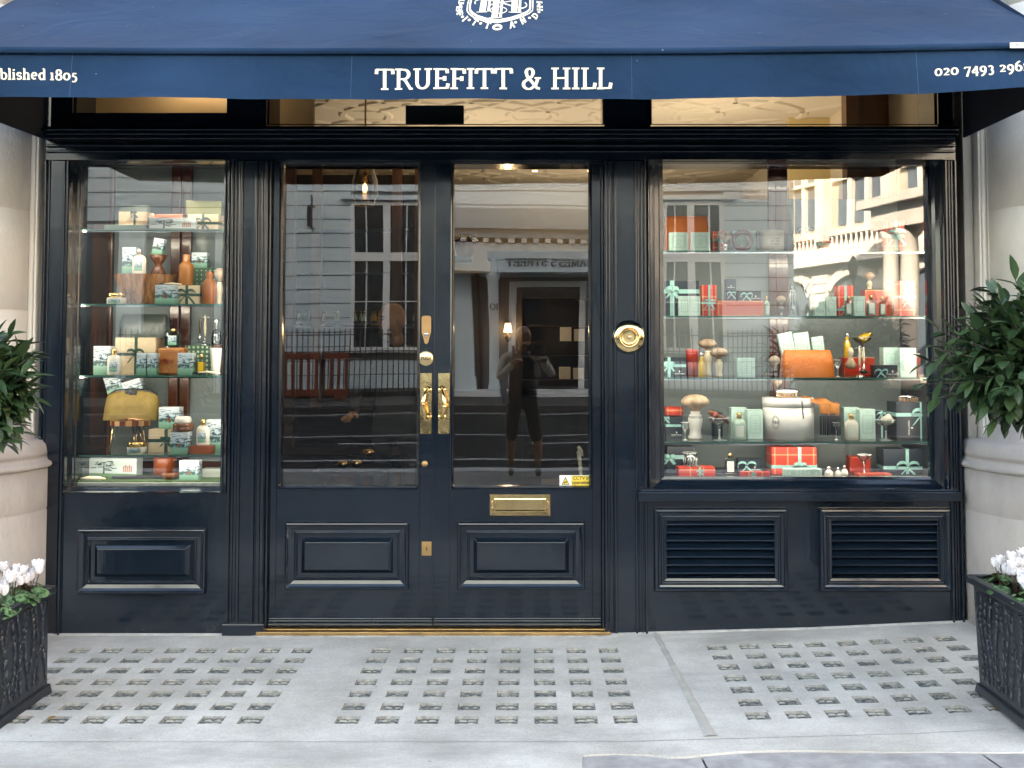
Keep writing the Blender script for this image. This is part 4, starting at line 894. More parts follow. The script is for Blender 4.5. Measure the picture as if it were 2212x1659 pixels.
def plaid():
    m, t, b = node_mat("red_plaid_paper", .35); N = t.nodes.new; L = t.links.new
    tc = N("ShaderNodeTexCoord"); last = None
    for d in 'XZ':
        w = N("ShaderNodeTexWave"); w.bands_direction = d; w.inputs["Scale"].default_value = 4.6; L(tc.outputs["Object"], w.inputs[0])
        g = N("ShaderNodeMapRange"); g.inputs[1].default_value = .955; g.inputs[2].default_value = .99; g.inputs[3].default_value = 0; g.inputs[4].default_value = .55; L(w.outputs[0], g.inputs[0])
        if last: mx = N("ShaderNodeMath"); mx.use_clamp = True; L(last.outputs[0], mx.inputs[0]); L(g.outputs[0], mx.inputs[1]); last = mx
        else: last = g
    m1 = N("ShaderNodeMixRGB"); m1.inputs[1].default_value = (.62, .050, .032, 1); m1.inputs[2].default_value = (.75, .42, .24, 1); L(last.outputs[0], m1.inputs[0]); L(m1.outputs[0], b.inputs["Base Color"]); return m
PLAID = plaid()
def dots():
    m, t, b = node_mat("green_spotted_paper", .5); N = t.nodes.new; L = t.links.new
    tc = N("ShaderNodeTexCoord"); v = N("ShaderNodeTexVoronoi"); v.inputs["Scale"].default_value = 42; v.inputs["Randomness"].default_value = 0; L(tc.outputs["Object"], v.inputs[0])
    g = N("ShaderNodeMath"); g.operation = 'LESS_THAN'; g.inputs[1].default_value = .3; L(v.outputs[0], g.inputs[0])
    m1 = N("ShaderNodeMixRGB"); m1.inputs[1].default_value = (.035, .085, .05, 1); m1.inputs[2].default_value = (.38, .48, .34, 1); L(g.outputs[0], m1.inputs[0]); L(m1.outputs[0], b.inputs["Base Color"]); return m
DOTS = dots()
def woodm(name, c1, c2, sc=5, st=(1, 1, 7), rough=.4):
    m, t, b = node_mat(name, rough); N = t.nodes.new; L = t.links.new
    tc = N("ShaderNodeTexCoord"); mp = N("ShaderNodeMapping"); mp.inputs["Scale"].default_value = (10, 10, 1.6) if st[2] > 1 else st; L(tc.outputs["Object"], mp.inputs[0])
    n = N("ShaderNodeTexNoise"); n.inputs["Scale"].default_value = sc; n.inputs["Detail"].default_value = 6; n.inputs["Distortion"].default_value = .6; L(mp.outputs[0], n.inputs[0])
    r = N("ShaderNodeValToRGB"); r.color_ramp.elements[0].position = .35; r.color_ramp.elements[1].position = .65; r.color_ramp.elements[0].color = (*c1, 1); r.color_ramp.elements[1].color = (*c2, 1); L(n.outputs[0], r.inputs[0]); L(r.outputs[0], b.inputs["Base Color"]); return m
STUMPW = woodm("live_edge_wood", (.10, .035, .010), (.40, .18, .065), 4.5, rough=.3); BROWNW = woodm("brown_turned_wood", (.085, .022, .008), (.17, .055, .02), 5, rough=.22); COPW = woodm("amber_turned_wood", (.25, .085, .016), (.36, .14, .03), .8, rough=.25)
MINT = mat("mint_card", (.50, .68, .62), .5, var=.04, vs=30); MINTINK = mat("sage_ink", (.22, .34, .31), .6)
NAVYC = mat("dark_navy_card", (.012, .022, .036), .42); RIB = mat("mint_ribbon", (.30, .56, .53), .35, var=.15, vs=40); RIBG = mat("dark_green_ribbon", (.022, .062, .045), .32, var=.3, vs=40)
KRAFT = mat("natural_card", (.60, .46, .30), .6, var=.05, vs=20); REDL = mat("red_leather", (.42, .028, .014), .28, var=.12, vs=20); CORAL = mat("coral_leather", (.60, .095, .055), .4, var=.05, vs=10)
ORANGE = mat("orange_leather", (.72, .185, .03), .42, var=.10, vs=7, bump=.2, bs=60); OLIVE = mat("olive_canvas", (.20, .135, .035), .85, var=.2, vs=18, bump=.4, bs=300, bd=.001); BLACKL = mat("black_leather", (.012, .014, .018), .42, bump=.2, bs=120)
GREYL = mat("dark_green_leather", (.030, .040, .036), .4, var=.2, vs=8, bump=.2, bs=90); TANL = mat("tan_leather", (.34, .125, .035), .45, var=.15, vs=12); BROWNL = mat("brown_leather", (.25, .055, .015), .38, var=.15, vs=12)
CREAM = mat("cream_resin", (.72, .62, .45), .25); WHITE = mat("white_porcelain", (.76, .73, .68), .3); CREMEW = mat("off_white_plastic", (.70, .65, .56), .35, var=.03, vs=20)
CHROME = mat("chrome", (.75, .75, .76), .08, 1); GOLD = mat("gold_cap", (.80, .52, .22), .18, 1); ROSEG = mat("rose_gold", (.75, .38, .24), .2, 1); GUN = mat("gunmetal", (.16, .13, .12), .15, 1)
HAIR = mat("badger_hair", (.20, .13, .08), .9, rgb2=(.50, .38, .27), vs=25, bump=.6, bs=260, bd=.002, stretch=(1, 1, .12)); HAIRD = mat("badger_hair_band", (.05, .032, .022), .9, var=.3, vs=60)
AMBER = mat("amber_liquid", (.62, .38, .035), .12, coat=.5); FROST = mat("frosted_green_glass", (.42, .56, .46), .2, coat=.5); CLEARB = thin_glass("clear_glassware", (.78, .82, .82), 1.6, .05); LABEL = mat("paper_label", (.66, .69, .62), .55)
BRG = mat("bright_glass", (.75, .8, .8), .08, spec=1)
SHELFG = thin_glass("shelf_glass", (.94, .975, .96), 1.0, .0); SHELFE = mat("green_glass_edge", (.06, .18, .15), .12, coat=.6, emit=None); SCARF = mat("tan_check_wool", (.36, .13, .03), .9, var=.25, vs=14, bump=.4, bs=200, bd=.002)
TURF = mat("green_turf", (.05, .11, .02), .95, var=.5, vs=80, bump=.8, bs=150); CASEW = mat("display_base_white", (.40, .42, .38), .5)

def W(n, Y): return n*(CAM_D+Y)/F
def bxp(w, d, h, x=0, y=0, z=0): m = M(); m.box(x-w/2, x+w/2, y-d/2, y+d/2, z, z+h); return m
def card_art(w, h, d):      # fine printed frame on a mint carton
    a = M(); y = -d/2 - .0006; t = .0011
    for i, k in ((.16, 1), (.20, .6)):
        x0, x1, z0, z1 = -w*(.5-i), w*(.5-i), h*.20 + (k < 1)*w*.04, h*.80 - (k < 1)*w*.04; tt = t*k
        a.quad((x0, y, z0), (x1, y, z0), (x1, y, z0+tt), (x0, y, z0+tt)); a.quad((x0, y, z1), (x1, y, z1), (x1, y, z1+tt), (x0, y, z1+tt))
        a.quad((x0, y, z0), (x0+tt, y, z0), (x0+tt, y, z1), (x0, y, z1)); a.quad((x1-tt, y, z0), (x1, y, z0), (x1, y, z1), (x1-tt, y, z1))
    for i in range(4):
        z = h*(.34+.1*i); s = w*(.11 if i % 2 else .15); a.quad((-s, y, z), (s, y, z), (s, y, z+t*1.3), (-s, y, z+t*1.3))
    a.quad((-w*.12, y, h*.90), (w*.12, y, h*.90), (w*.12, y, h*.90+t), (-w*.12, y, h*.90+t))
    return a
def k_tree(w, h, d=None): return [("carton", bxp(w, d or w*.8, h), TREEP)]
def k_treec(w, h, d=None):
    d = d or min(w*.8, .08); c = M(); y = -d/2 - .0006
    c.lathe([(.0001, y), (w*.10, y)], (0, 0, h*.42), 14, axis='y')
    return [("carton", bxp(w, d, h), TREEP), ("emblem", c, mat("orange_emblem", (.55, .22, .06), .5))]
def k_wide(w, h, d=None):
    d = d or .07; y = -d/2 - .0006; b_ = M(); x = w*.22
    for i in range(5): b_.quad((x+i*w*.04, y, h*.30), (x+i*w*.04+w*.03, y, h*.30), (x+i*w*.04+w*.03, y, h*(.60+.06*(i % 2))), (x+i*w*.04, y, h*(.60+.06*(i % 2))))
    t = M(); r = random.Random(3)
    for i in range(26):
        zz = h*(.34+.5*r.random()); xx = -w*.18 + (r.random()-.5)*w*.42*(1.1-abs(zz/h-.5)); ww = w*.06*r.uniform(.5, 1.3); t.quad((xx-ww, y, zz), (xx+ww, y, zz+h*.01), (xx+ww*.7, y, zz+h*.05), (xx-ww*.8, y, zz+h*.035))
    t.quad((-w*.20, y-.0003, h*.2), (-w*.16, y-.0003, h*.2), (-w*.17, y-.0003, h*.8), (-w*.185, y-.0003, h*.8))
    g = M(); g.quad((-w*.498, y+.0003, h*.01), (w*.498, y+.0003, h*.01), (w*.498, y+.0003, h*.2), (-w*.498, y+.0003, h*.24))
    return [("carton", bxp(w, d, h), mat("pale_sky_card", (.50, .60, .62), .45, var=.1, vs=9)), ("printed_tree", t, mat("print_teal", (.025, .06, .07), .5)), ("printed_house", b_, mat("print_pink", (.42, .2, .17), .5)), ("printed_lawn", g, mat("print_green", (.12, .24, .12), .5))]
def k_mint(w, h, d=None):
    d = d or w*.7; return [("carton", bxp(w, d, h), MINT, None, .0008), ("printed_frame", card_art(w, h, d), MINTINK)]
def bow(m, c, s, w, y):
    for sg in (-1, 1):
        pts = [(c[0], y, c[1])] + [(c[0]+sg*s*(.5-.5*math.cos(a))*1.0, y-.006-.012*math.sin(a), c[1]+s*.42*math.sin(a)*(1 if a < math.pi else .45)+s*.10) for a in [math.pi*k/6 for k in range(1, 12)]] + [(c[0], y, c[1])]
        m.strip(pts, (0, 0, w)); 
        m.strip([(c[0], y-.001, c[1]), (c[0]+sg*s*.45, y-.008, c[1]-s*.42), (c[0]+sg*s*.9, y-.004, c[1]-s*1.02)], (w*.8, 0, w*.3))
    m.ell((c[0], y-.004, c[1]), (w*.42, .005, w*.5), 10, 6)
def k_gift(w, h, d=None, box=NAVYC, rib=RIB, vx=.5, hz=.5, bw=None, bowat=None, logo=None, rw=None):
    d = d or max(.05, w*.55); rw = rw or min(.022, max(.010, min(w, h)*.15)); b_ = bxp(w, d, h); r = M(); y = -d/2; t = .0012
    if vx is not None:
        x = -w/2 + w*vx; r.box(x-rw/2, x+rw/2, y-t, -y+t, -.0+.0004, h+t)
    if hz is not None:
        z = h*hz; r.box(-w/2-t*.9, w/2+t*.9, y-t*.8, -y+t*.8, z-rw/2, z+rw/2)
    parts = [("box", b_, box, None, .0012)]
    if logo:
        lx, lz, ls, vert = logo; g = M(); e_ = M()
        g.T = Matrix.Translation((lx*w, y-.0007, lz*h)) @ (Matrix.Rotation(rad(90), 4, 'Y') if vert else Matrix.Identity(4))
        g.ell((0, 0, ls*1.7), (ls*.45, .0003, ls*.6), 10, 6)
        tw = sum(GL[c][0]+.04 for c in "TRUEFITT&HILL")*ls*.62; 
        text("TRUEFITT&HILL", g, (0, 0), ls*.62, lambda u, v, k: (u, -k*.1, v), .22, .14, center=True)
        parts.append(("lettering", g, mat("white_print", (.7, .7, .68), .5)))
    bx = (-w/2+w*vx) if vx is not None else 0; bz = h*hz if hz is not None else h*.5
    if bowat: bx, bz = bowat[0]*w, bowat[1]*h
    bow(r, (bx, bz), bw or min(w, h)*.26, rw*.9, y-t-.001)
    parts.append(("ribbon", r, rib)); return parts
def k_plain(w, h, d=None, box=CORAL, edge=None):
    d = d or .06; p = [("case", bxp(w, d, h), box, None, .003)]
    if edge:
        g = M(); t = .0018; y = -d/2-.0006
        for a in ((-w/2+.003, w/2-.003, .003, .003+t), (-w/2+.003, w/2-.003, h-.003-t, h-.003), (-w/2+.003, -w/2+.003+t, .003, h-.003), (w/2-.003-t, w/2-.003, .003, h-.003)): g.quad((a[0], y, a[2]), (a[1], y, a[2]), (a[1], y, a[3]), (a[0], y, a[3]))
        p.append(("gilt_edge", g, edge))
    return p
def k_bottle(w, h, glass=WHITE, cap=GOLD, lab=LABEL, flat=.5, capf=.22, sh=.55, art=None):
    r = w/2; cr_ = r*.36; ch = h*capf; bh = h - ch
    b_ = M(); b_.lathe([(r*.9, 0), (r, .004), (r, bh*.74), (r*.92, bh*.84), (r*.66, bh*.94), (cr_*.85, bh*.99), (cr_*.85, bh*1.01)], n=24, sy=flat)
    c = M(); c.lathe([(cr_, bh), (cr_, h-.002), (cr_*.9, h)], n=16)
    l = M(); y = -r*flat - .0012; lw, lh = r*.58, bh*.30; n_ = 6; vs = []
    for i in range(n_+1):
        x = -lw + 2*lw*i/n_; yy = -flat*math.sqrt(max(0, (r+.0016)**2 - x*x)); vs += [(x, yy, bh*.16), (x, yy, bh*.16+lh*1.7)]
    l.add(vs, [(2*i, 2*i+2, 2*i+3, 2*i+1) for i in range(n_)])
    return [("bottle_body", b_, glass), ("cap", c, cap), ("label", l, lab)]
def k_flask(w, h, liq=None, cap=GOLD, d=None, lab=LABEL):       # square glass bottle
    d = d or w*.45; ch = h*.2; bh = h*.78; b_ = bxp(w, d, bh); i_ = bxp(w*.84, d*.8, bh*.70, z=.006); c = M(); c.lathe([(w*.15, bh), (w*.15, bh+.004), (w*.19, bh+.004), (w*.19, h-.002), (w*.16, h)], n=16)
    l = M(); l.quad((-w*.3, -d/2-.0008, bh*.16), (w*.3, -d/2-.0008, bh*.16), (w*.3, -d/2-.0008, bh*.8), (-w*.3, -d/2-.0008, bh*.8))
    return [("bottle_body", b_, CLEARB, None, .002), ("contents", i_, liq or FROST), ("cap", c, cap), ("label", l, lab)]
def k_slim(w, h, liq=AMBER, cap=GOLD):
    r = w/2; b_ = M(); b_.lathe([(r*.9, 0), (r, .003), (r*.92, h*.55), (r*.5, h*.72), (r*.42, h*.84)], n=18); c = M(); c.lathe([(r*.46, h*.84), (r*.46, h*.99), (r*.3, h)], n=14); return [("bottle_body", b_, liq), ("cap", c, cap)]
def k_jar(w, h, body=CREMEW, cap=GOLD, capf=.4, art=None):
    r = w/2; b_ = M(); b_.lathe([(r*.9, 0), (r, .003), (r, h*(1-capf)-.003), (r*.9, h*(1-capf))], n=28); c = M(); c.lathe([(r*.98, h*(1-capf)), (r*.98, h-.002), (r*.94, h)], n=28); vs = []; l = M()
    for i in range(9):
        a = rad(-130 + 80*i/8); vs += [(math.cos(a)*(r+.0006), math.sin(a)*(r+.0006), h*.08), (math.cos(a)*(r+.0006), math.sin(a)*(r+.0006), h*(1-capf)*.88)]
    l.add(vs, [(2*i, 2*i+2, 2*i+3, 2*i+1) for i in range(8)]); return [("jar_body", b_, body), ("lid", c, cap), ("label", l, TREEP)]
def k_brush(w, h, handle=CREAM, hf=.58, hw=.5, band=True, text_=False):
    r = w/2; hr = r*hw; H_ = h*hf; b_ = M()
    b_.lathe([(hr*.92, 0), (hr, .004), (hr*1.0, H_*.07), (hr*.80, H_*.2), (hr*.78, H_*.35), (hr*.98, H_*.58), (hr*1.02, H_*.74), (hr*.84, H_*.86), (hr*.62, H_*.92), (hr*.70, H_*1.0)], n=28)
    k = M(); k.lathe([(hr*.60, H_), (hr*.66, H_+(h-H_)*.15), (r*.80, H_+(h-H_)*.34), (r*.99, H_+(h-H_)*.48), (r*.96, H_+(h-H_)*.64), (r*.72, H_+(h-H_)*.86), (r*.36, H_+(h-H_)*.97), (.0003, h)], n=32)
    p = [("handle", b_, handle), ("bristles", k, HAIR)]
    if text_:
        t_ = M(); ww = 0
        def mp(u, v, kk): a = u/(hr*1.03) - math.pi/2; return (math.cos(a)*(hr*1.035+kk*.1), math.sin(a)*(hr*1.035+kk*.1), v)
        text("TRUEFITT&HILL", t_, (0, H_*.76), hr*.25, mp, .2, .12, center=True); text("EST X", M(), (0, 0), 1) if False else None
        p.append(("lettering", t_, INK))
    return p
def k_brush_hang(w, h):
    r = w/2; b_ = M(); b_.lathe([(.0003, h), (r*.3, h*.97), (r*.46, h*.86), (r*.52, h*.78), (r*.40, h*.64), (r*.2, h*.56), (r*.34, h*.5)], n=20); k = M(); k.lathe([(r*.34, h*.5), (r*.7, h*.34), (r, h*.2), (r*.94, h*.1), (r*.5, h*.02), (.0003, 0)], n=24); return [("handle", b_, CREAM), ("bristles", k, HAIR)]
def k_glass(w, h, bowl=.5, kind='wine'):
    r = w/2; g = M()
    if kind == 'wine': pr = [(r*.72, 0), (r*.7, .002), (r*.12, .006), (r*.08, h*.2), (r*.08, h*(1-bowl)), (r*.5, h*(1-bowl)+.006), (r*.86, h*.72), (r, h)]
    elif kind == 'martini': pr = [(r*.7, 0), (r*.68, .002), (r*.1, .006), (r*.07, h*.5), (r*.16, h*.52), (r*.98, h*.96), (r, h)]
    elif kind == 'coupe': pr = [(r*.66, 0), (r*.64, .002), (r*.12, .008), (r*.08, h*.3), (r*.10, h*.68), (r*.55, h*.74), (r*.9, h*.84), (r, h)]
    else: pr = [(r*.8, 0), (r*.84, .003), (r*.92, h*.4), (r, h), (r*.93, h), (r*.84, h*.2), (.0003, h*.18)]
    g.lathe(pr, n=20); rim = M(); rim.tube([(math.cos(a)*r, math.sin(a)*r, h) for a in [2*math.pi*k/20 for k in range(21)]], .0011, 4, cap=False)
    st = M()
    if kind != 'tumbler': st.lathe([(r*.72, .0005), (r*.14, .004), (r*.075, h*.15), (r*.075, h*.42), (r*.12, h*.47)], n=14)
    else:
        for k in range(14):
            a = 2*math.pi*k/14; st.tube([(math.cos(a)*r*.86, math.sin(a)*r*.86, .006), (math.cos(a+.3)*r*.97, math.sin(a+.3)*r*.97, h*.62)], .0014, 4)
    return [("bowl", g, CLEARB), ("rim", rim, BRG), ("stem" if kind != 'tumbler' else "cut_facets", st, BRG)]
def k_decanter(w, h):
    r = w/2; g = M(); g.lathe([(r*.9, 0), (r, .006), (r*.86, h*.3), (r*.5, h*.56), (r*.26, h*.68), (r*.26, h*.84), (r*.42, h*.86), (r*.34, h*.94), (.0003, h)], n=22); s = M()
    for k in range(10):
        a = 2*math.pi*k/10; s.tube([(math.cos(a)*r, math.sin(a)*r, .01), (math.cos(a)*r*.5, math.sin(a)*r*.5, h*.56), (math.cos(a)*r*.27, math.sin(a)*r*.27, h*.82)], .0014, 4)
    return [("decanter_body", g, CLEARB), ("cut_facets", s, BRG)]
def k_bag(w, h, body=ORANGE, trim=None, d=None, sag=0):
    d = d or w*.42; m = M(); n = 26; prof = []
    for j in range(11):                       # cross-sections from bottom to top
        t = j/10; z = h*t; wd = w/2*(1.0 - .07*t - .10*max(0, t-.75)**1.2*3); dp = d/2*(1 - .80*t**2.2) + .004; prof.append((z, wd, dp))
    vs = []
    for z, a, b_ in prof:
        for i in range(n):
            an = 2*math.pi*i/n; c, s = math.cos(an), math.sin(an); q = (abs(c)**4+abs(s)**4)**-.25
            x = a*c*q; y = b_*s*q; dz = 0
            if sag: dz = -sag*h*(abs(x)/a)**3*(z/h); y += .012*math.sin(x*34+1)*(z/h)*(1-z/h)*3
            y += .005*noise.noise(Vector((x*22, z*22, w)))
            vs.append((x, y, z+dz))
    fs = [(j*n+i, j*n+(i+1) % n, (j+1)*n+(i+1) % n, (j+1)*n+i) for j in range(10) for i in range(n)] + [tuple(range(10*n, 11*n))]
    m.add(vs, fs, True); p = [("bag_body", m, body)]
    c = M()
    if trim:
        c.tube([(-w/2*.86, 0, h*(.80 if sag else .96)), (-w*.3, 0, h*.97), (0, 0, h*1.01), (w*.3, 0, h*.97), (w/2*.86, 0, h*(.80 if sag else .96))], .010, 8)
        c.box(-w*.10, w*.10, -d*.16-.008, -d*.10+.02, h*.84, h*1.0); p.append(("frame_trim", c, trim))
    else:
        c.strip([(-w*.13, -d*.14, h*.97), (-w*.12, -d*.185, h*.88), (-w*.06, -d*.22, h*.83), (w*.06, -d*.22, h*.83), (w*.12, -d*.185, h*.88), (w*.13, -d*.14, h*.97)], (0, 0, .006)); p.append(("clasp_tab", c, TANL))
    return p
def k_stump(w, h):
    m = M(); n = 40; vs = []
    for j in range(9):
        t = j/8; r = w/2*(.60 + .42*t**.8)
        for i in range(n):
            a = 2*math.pi*i/n; q = 1 + .10*math.sin(3*a+1) + .07*math.sin(7*a+t*2) + .05*noise.noise(Vector((math.cos(a)*3, math.sin(a)*3, t*2))); vs.append((math.cos(a)*r*q, math.sin(a)*r*q*.6, h*t))
    m.add(vs, [(j*n+i, j*n+(i+1) % n, (j+1)*n+(i+1) % n, (j+1)*n+i) for j in range(8) for i in range(n)], True); m.add(vs[8*n:], [tuple(range(n))]); return [("stump", m, STUMPW)]
def k_turned(w, h, prof, mt): m = M(); m.lathe([(r*w/2, z*h) for r, z in prof], n=32); return [("turned", m, mt)]
def k_stool(w, h):
    t = M(); th = h*.16; r = w/2; n = 20; vs = []
    seg = M(); seg2 = M()
    for i in range(n):
        s_ = seg if i % 2 else seg2; a0, a1 = 2*math.pi*i/n, 2*math.pi*(i+1)/n; sy = .62
        s_.add([(0, 0, h), (math.cos(a0)*r, math.sin(a0)*r*sy, h), (math.cos(a1)*r, math.sin(a1)*r*sy, h), (math.cos(a0)*r, math.sin(a0)*r*sy, h-th), (math.cos(a1)*r, math.sin(a1)*r*sy, h-th), (0, 0, h-th)], [(0, 1, 2), (1, 3, 4, 2), (5, 4, 3)])
    parts = [("seat", seg, woodm("light_board", (.34, .16, .06), (.42, .22, .09), 1), [("dark_staves", seg2, BROWNW)])]
    for x, y in ((-.32, -.15), (.32, -.15), (0, .25)):
        l = M(); tx_ = x*1.35; l.tube([(x*w-.012, y*w, h-th), (tx_*w, y*w*1.3, .002), (x*w+.014, y*w, h-th)], .0032, 6); parts.append(("leg", l, GOLD))
    return parts
def k_rod(w, h, a=CREAM, bend=0):
    m = M(); m.tube([(-w/2, 0, h*.5), (-w*.2, 0, h*.55), (w*.2, 0, h*.55), (w/2, 0, h*.5)], [h*.2, h*.5, h*.46, h*.15], 10); return [("rod", m, a)]
def k_razor(w, h, mt=CREAM, metal=CHROME):
    m = M(); m.tube([(-w*.28, 0, h*.5), (0, 0, h*.62), (w/2, 0, h*.35)], [h*.14, h*.26, h*.18], 8); k = M(); k.box(-w/2, -w*.30, -.016, .016, h*.2, h*.62); k.tube([(-w*.38, 0, h*.5), (-w*.24, 0, h*.5)], h*.12, 8); return [("handle", m, mt), ("blade_head", k, metal, None, .001)]
def k_hatbox(w, h):
    r = w/2; b_ = M(); b_.lathe([(r*.985, 0), (r*.985, h*.80)], n=48); l = M(); l.lathe([(r, h*.78), (r, h*.995), (r*.985, h)], n=48)
    def mp(u, v, k): a = rad(-132) + u/r; return (math.cos(a)*(r*.985+.0012+k*.1), math.sin(a)*(r*.985+.0012+k*.1), v)
    e_ = M(); tmp_ = []
    for q in (.034, .028): 
        pts = [(q*.62*math.cos(rad(t)), h*.42 + q*math.sin(rad(t))) for t in range(0, 361, 15)]
        e_.add([mp(p[0]*(1+s*.035), h*.42+(p[1]-h*.42)*(1+s*.035), 0) for p in pts for s in (-1, 1)], [(2*i, 2*i+2, 2*i+3, 2*i+1) for i in range(24)])
    text("T&H", e_, (0, h*.42-.007), .014, mp, .2, .1, center=True)
    s_ = M(); s_.strip([(r*.30, -r*.955, h*.99), (r*.32, -r*.965, h*.8), (r*.36, -r*.955, h*.52)], (.006, 0, 0))
    return [("box", b_, mat("white_board", (.82, .79, .76), .7, spec=.2)), ("lid", l, MATS["white_board"]), ("emblem", e_, mat("grey_print", (.16, .16, .17), .6)), ("cord", s_, BLACKL)]
def k_hairbrush(w, h):
    b_ = M(); b_.ell((0, 0, h*.72), (w/2, w*.22, h*.30), 24, 10); k = M()
    for i in range(60): x = R.uniform(-.42, .42)*w; y = R.uniform(-.8, .8)*w*.2*math.sqrt(max(0, 1-(x/(w*.46))**2)); k.tube([(x, y, h*.62), (x*1.04, y, 0)], .0016, 4, r1=.0009)
    return [("back", b_, CHROME), ("bristles", k, mat("pale_bristle", (.62, .42, .28), .7))]
def k_stand(w, h):
    b_ = M(); b_.lathe([(w*.30, 0), (w*.30, .003), (w*.24, .008), (w*.05, .012)], n=28); b_.tube([(0, 0, .01), (0, 0, h*.3)], .0028, 8); b_.tube([(-w*.30, 0, h*.90), (-w*.15, 0, h*.93), (w*.15, 0, h*.93), (w*.30, 0, h*.90)], .0016, 6); b_.ell((0, 0, h*.97), (.006, .006, h*.03), 10, 6)
    p = M(); p.lathe([(.0035, h*.3), (.0065, h*.42), (.0075, h*.6), (.005, h*.84), (.0035, h*.92)], n=14); return [("stand", b_, CHROME), ("handle", p, CREAM)]
def k_hrazor(w, h, mt=CREAM, head=CHROME):
    p = M(); p.lathe([(.003, h*.36), (.0062, h*.5), (.0068, h*.68), (.0045, h*.92), (.0055, h*.97), (.0003, h)], n=12); k = M(); k.tube([(0, 0, h*.38), (0, 0, h*.14)], .003, 8); k.box(-w/2, w/2, -.006, .006, .0, h*.10); k.lathe([(.011, h*.08), (.006, h*.22), (.0035, h*.34)], n=10); return [("handle", p, mt), ("blade_head", k, head)]
def k_scarf(w, h):
    a = M(); n = 14; vs = []
    for i in range(n+1):
        x = -w*.55 + w*i/n
        for j, (y, z) in enumerate(((.06, h*.98), (0, h), (-.05, h*.96), (-.078, h*.8), (-.085, h*.56))): vs.append((x*(1 if j < 3 else .55)+(.15*w if j >= 3 else 0), y+.006*math.sin(i*1.1+j), z - (.14*h*(i/n)**2 if j < 3 else 0) + .006*math.sin(i*.9)))
    a.add(vs, [(i*5+j, (i+1)*5+j, (i+1)*5+j+1, i*5+j+1) for i in range(n) for j in range(4)], True)
    f = M(); y0 = -.086
    for i in range(22): x = -w*.15 + w*.55*i/21; f.tube([(x, y0, h*.58), (x+R.uniform(-.002, .002), y0-.003, R.uniform(.0, .03)*h)], .0022, 4)
    return [("wool_fold", a, SCARF), ("fringe", f, mat("navy_fringe", (.012, .014, .022), .9))]
def k_coupe_with(w, h): return k_glass(w, h, kind='coupe')
def k_disc(w, h): # round dish on edge
    m = M(); r = w/2*.96; m.lathe([(r*.62, -.006), (r*.66, -.010), (r*.96, -.010), (r, -.004), (r*.98, .002), (.0003, .002)], (0, 0, h/2), 40, axis='y'); k = M(); k.lathe([(.0003, -.0065), (r*.62, -.0065)], (0, 0, h/2), 40, axis='y'); return [("rim", m, mat("burgundy_glaze", (.13, .035, .04), .2)), ("dish_centre", k, MINT)]
def k_drum(w, h):
    m = M(); m.lathe([(w/2, 0), (w/2, h)], n=40); t = M()
    def mp(u, v, k): a = rad(-82) + u/(w/2); return (math.cos(a)*(w/2+.0006+k*.1), math.sin(a)*(w/2+.0006+k*.1), v)
    for i, s_ in enumerate(("TRUEFITT", "AND HILL", "ST JAMES S")): text(s_, t, (0, h*(.56-.11*i)), h*(.075 if i < 2 else .055), mp, .2, .12, center=True)
    return [("drum", m, CREMEW), ("lettering", t, MATS["grey_print"] if "grey_print" in MATS else INK)]
def k_syphon(w, h):
    b_ = M(); b_.lathe([(w*.30, 0), (w*.28, h*.05), (w*.34, h*.12), (w*.48, h*.96), (w*.5, h)], n=24); return [("vase_body", b_, WHITE)]
def k_atomiser(w, h):
    b_ = M(); b_.lathe([(w*.45, 0), (w*.46, h*.3), (w*.36, h*.5), (w*.16, h*.6)], n=20); t = M(); t.lathe([(w*.18, h*.6), (w*.2, h*.82), (w*.30, h*.92), (.0003, h)], n=14); t.tube([(0, 0, h*.8), (-w*.4, 0, h*.7)], .002, 6); return [("glass_body", b_, CLEARB), ("silver_top", t, CHROME)]
def k_cigar(w, h): m = M(); m.tube([(-w/2, 0, 0), (-w*.3, 0, 0), (w*.3, 0, 0), (w/2, 0, 0)], [h*.36, h*.5, h*.5, h*.4], 12); b_ = M(); b_.tube([(-w*.24, 0, 0), (-w*.12, 0, 0)], h*.53, 12); return [("cigar_body", m, BROWNW), ("cigar_band", b_, CORAL)]
def k_case(w, h):
    p = [("case", bxp(w, .07, h), TANL, None, .010)]; s_ = M(); s_.box(-w*.48, w*.1, -.037, -.0345, h*.42, h*.56); s_.tube([(-w*.2+.014*math.cos(a), -.040, h*.49+.014*math.sin(a)) for a in [2*math.pi*k/12 for k in range(13)]], .0022, 5); s_.box(-w*.5, w*.5, -.036, -.0345, h*.80, h*.815); p.append(("strap", s_, BROWNL)); return p

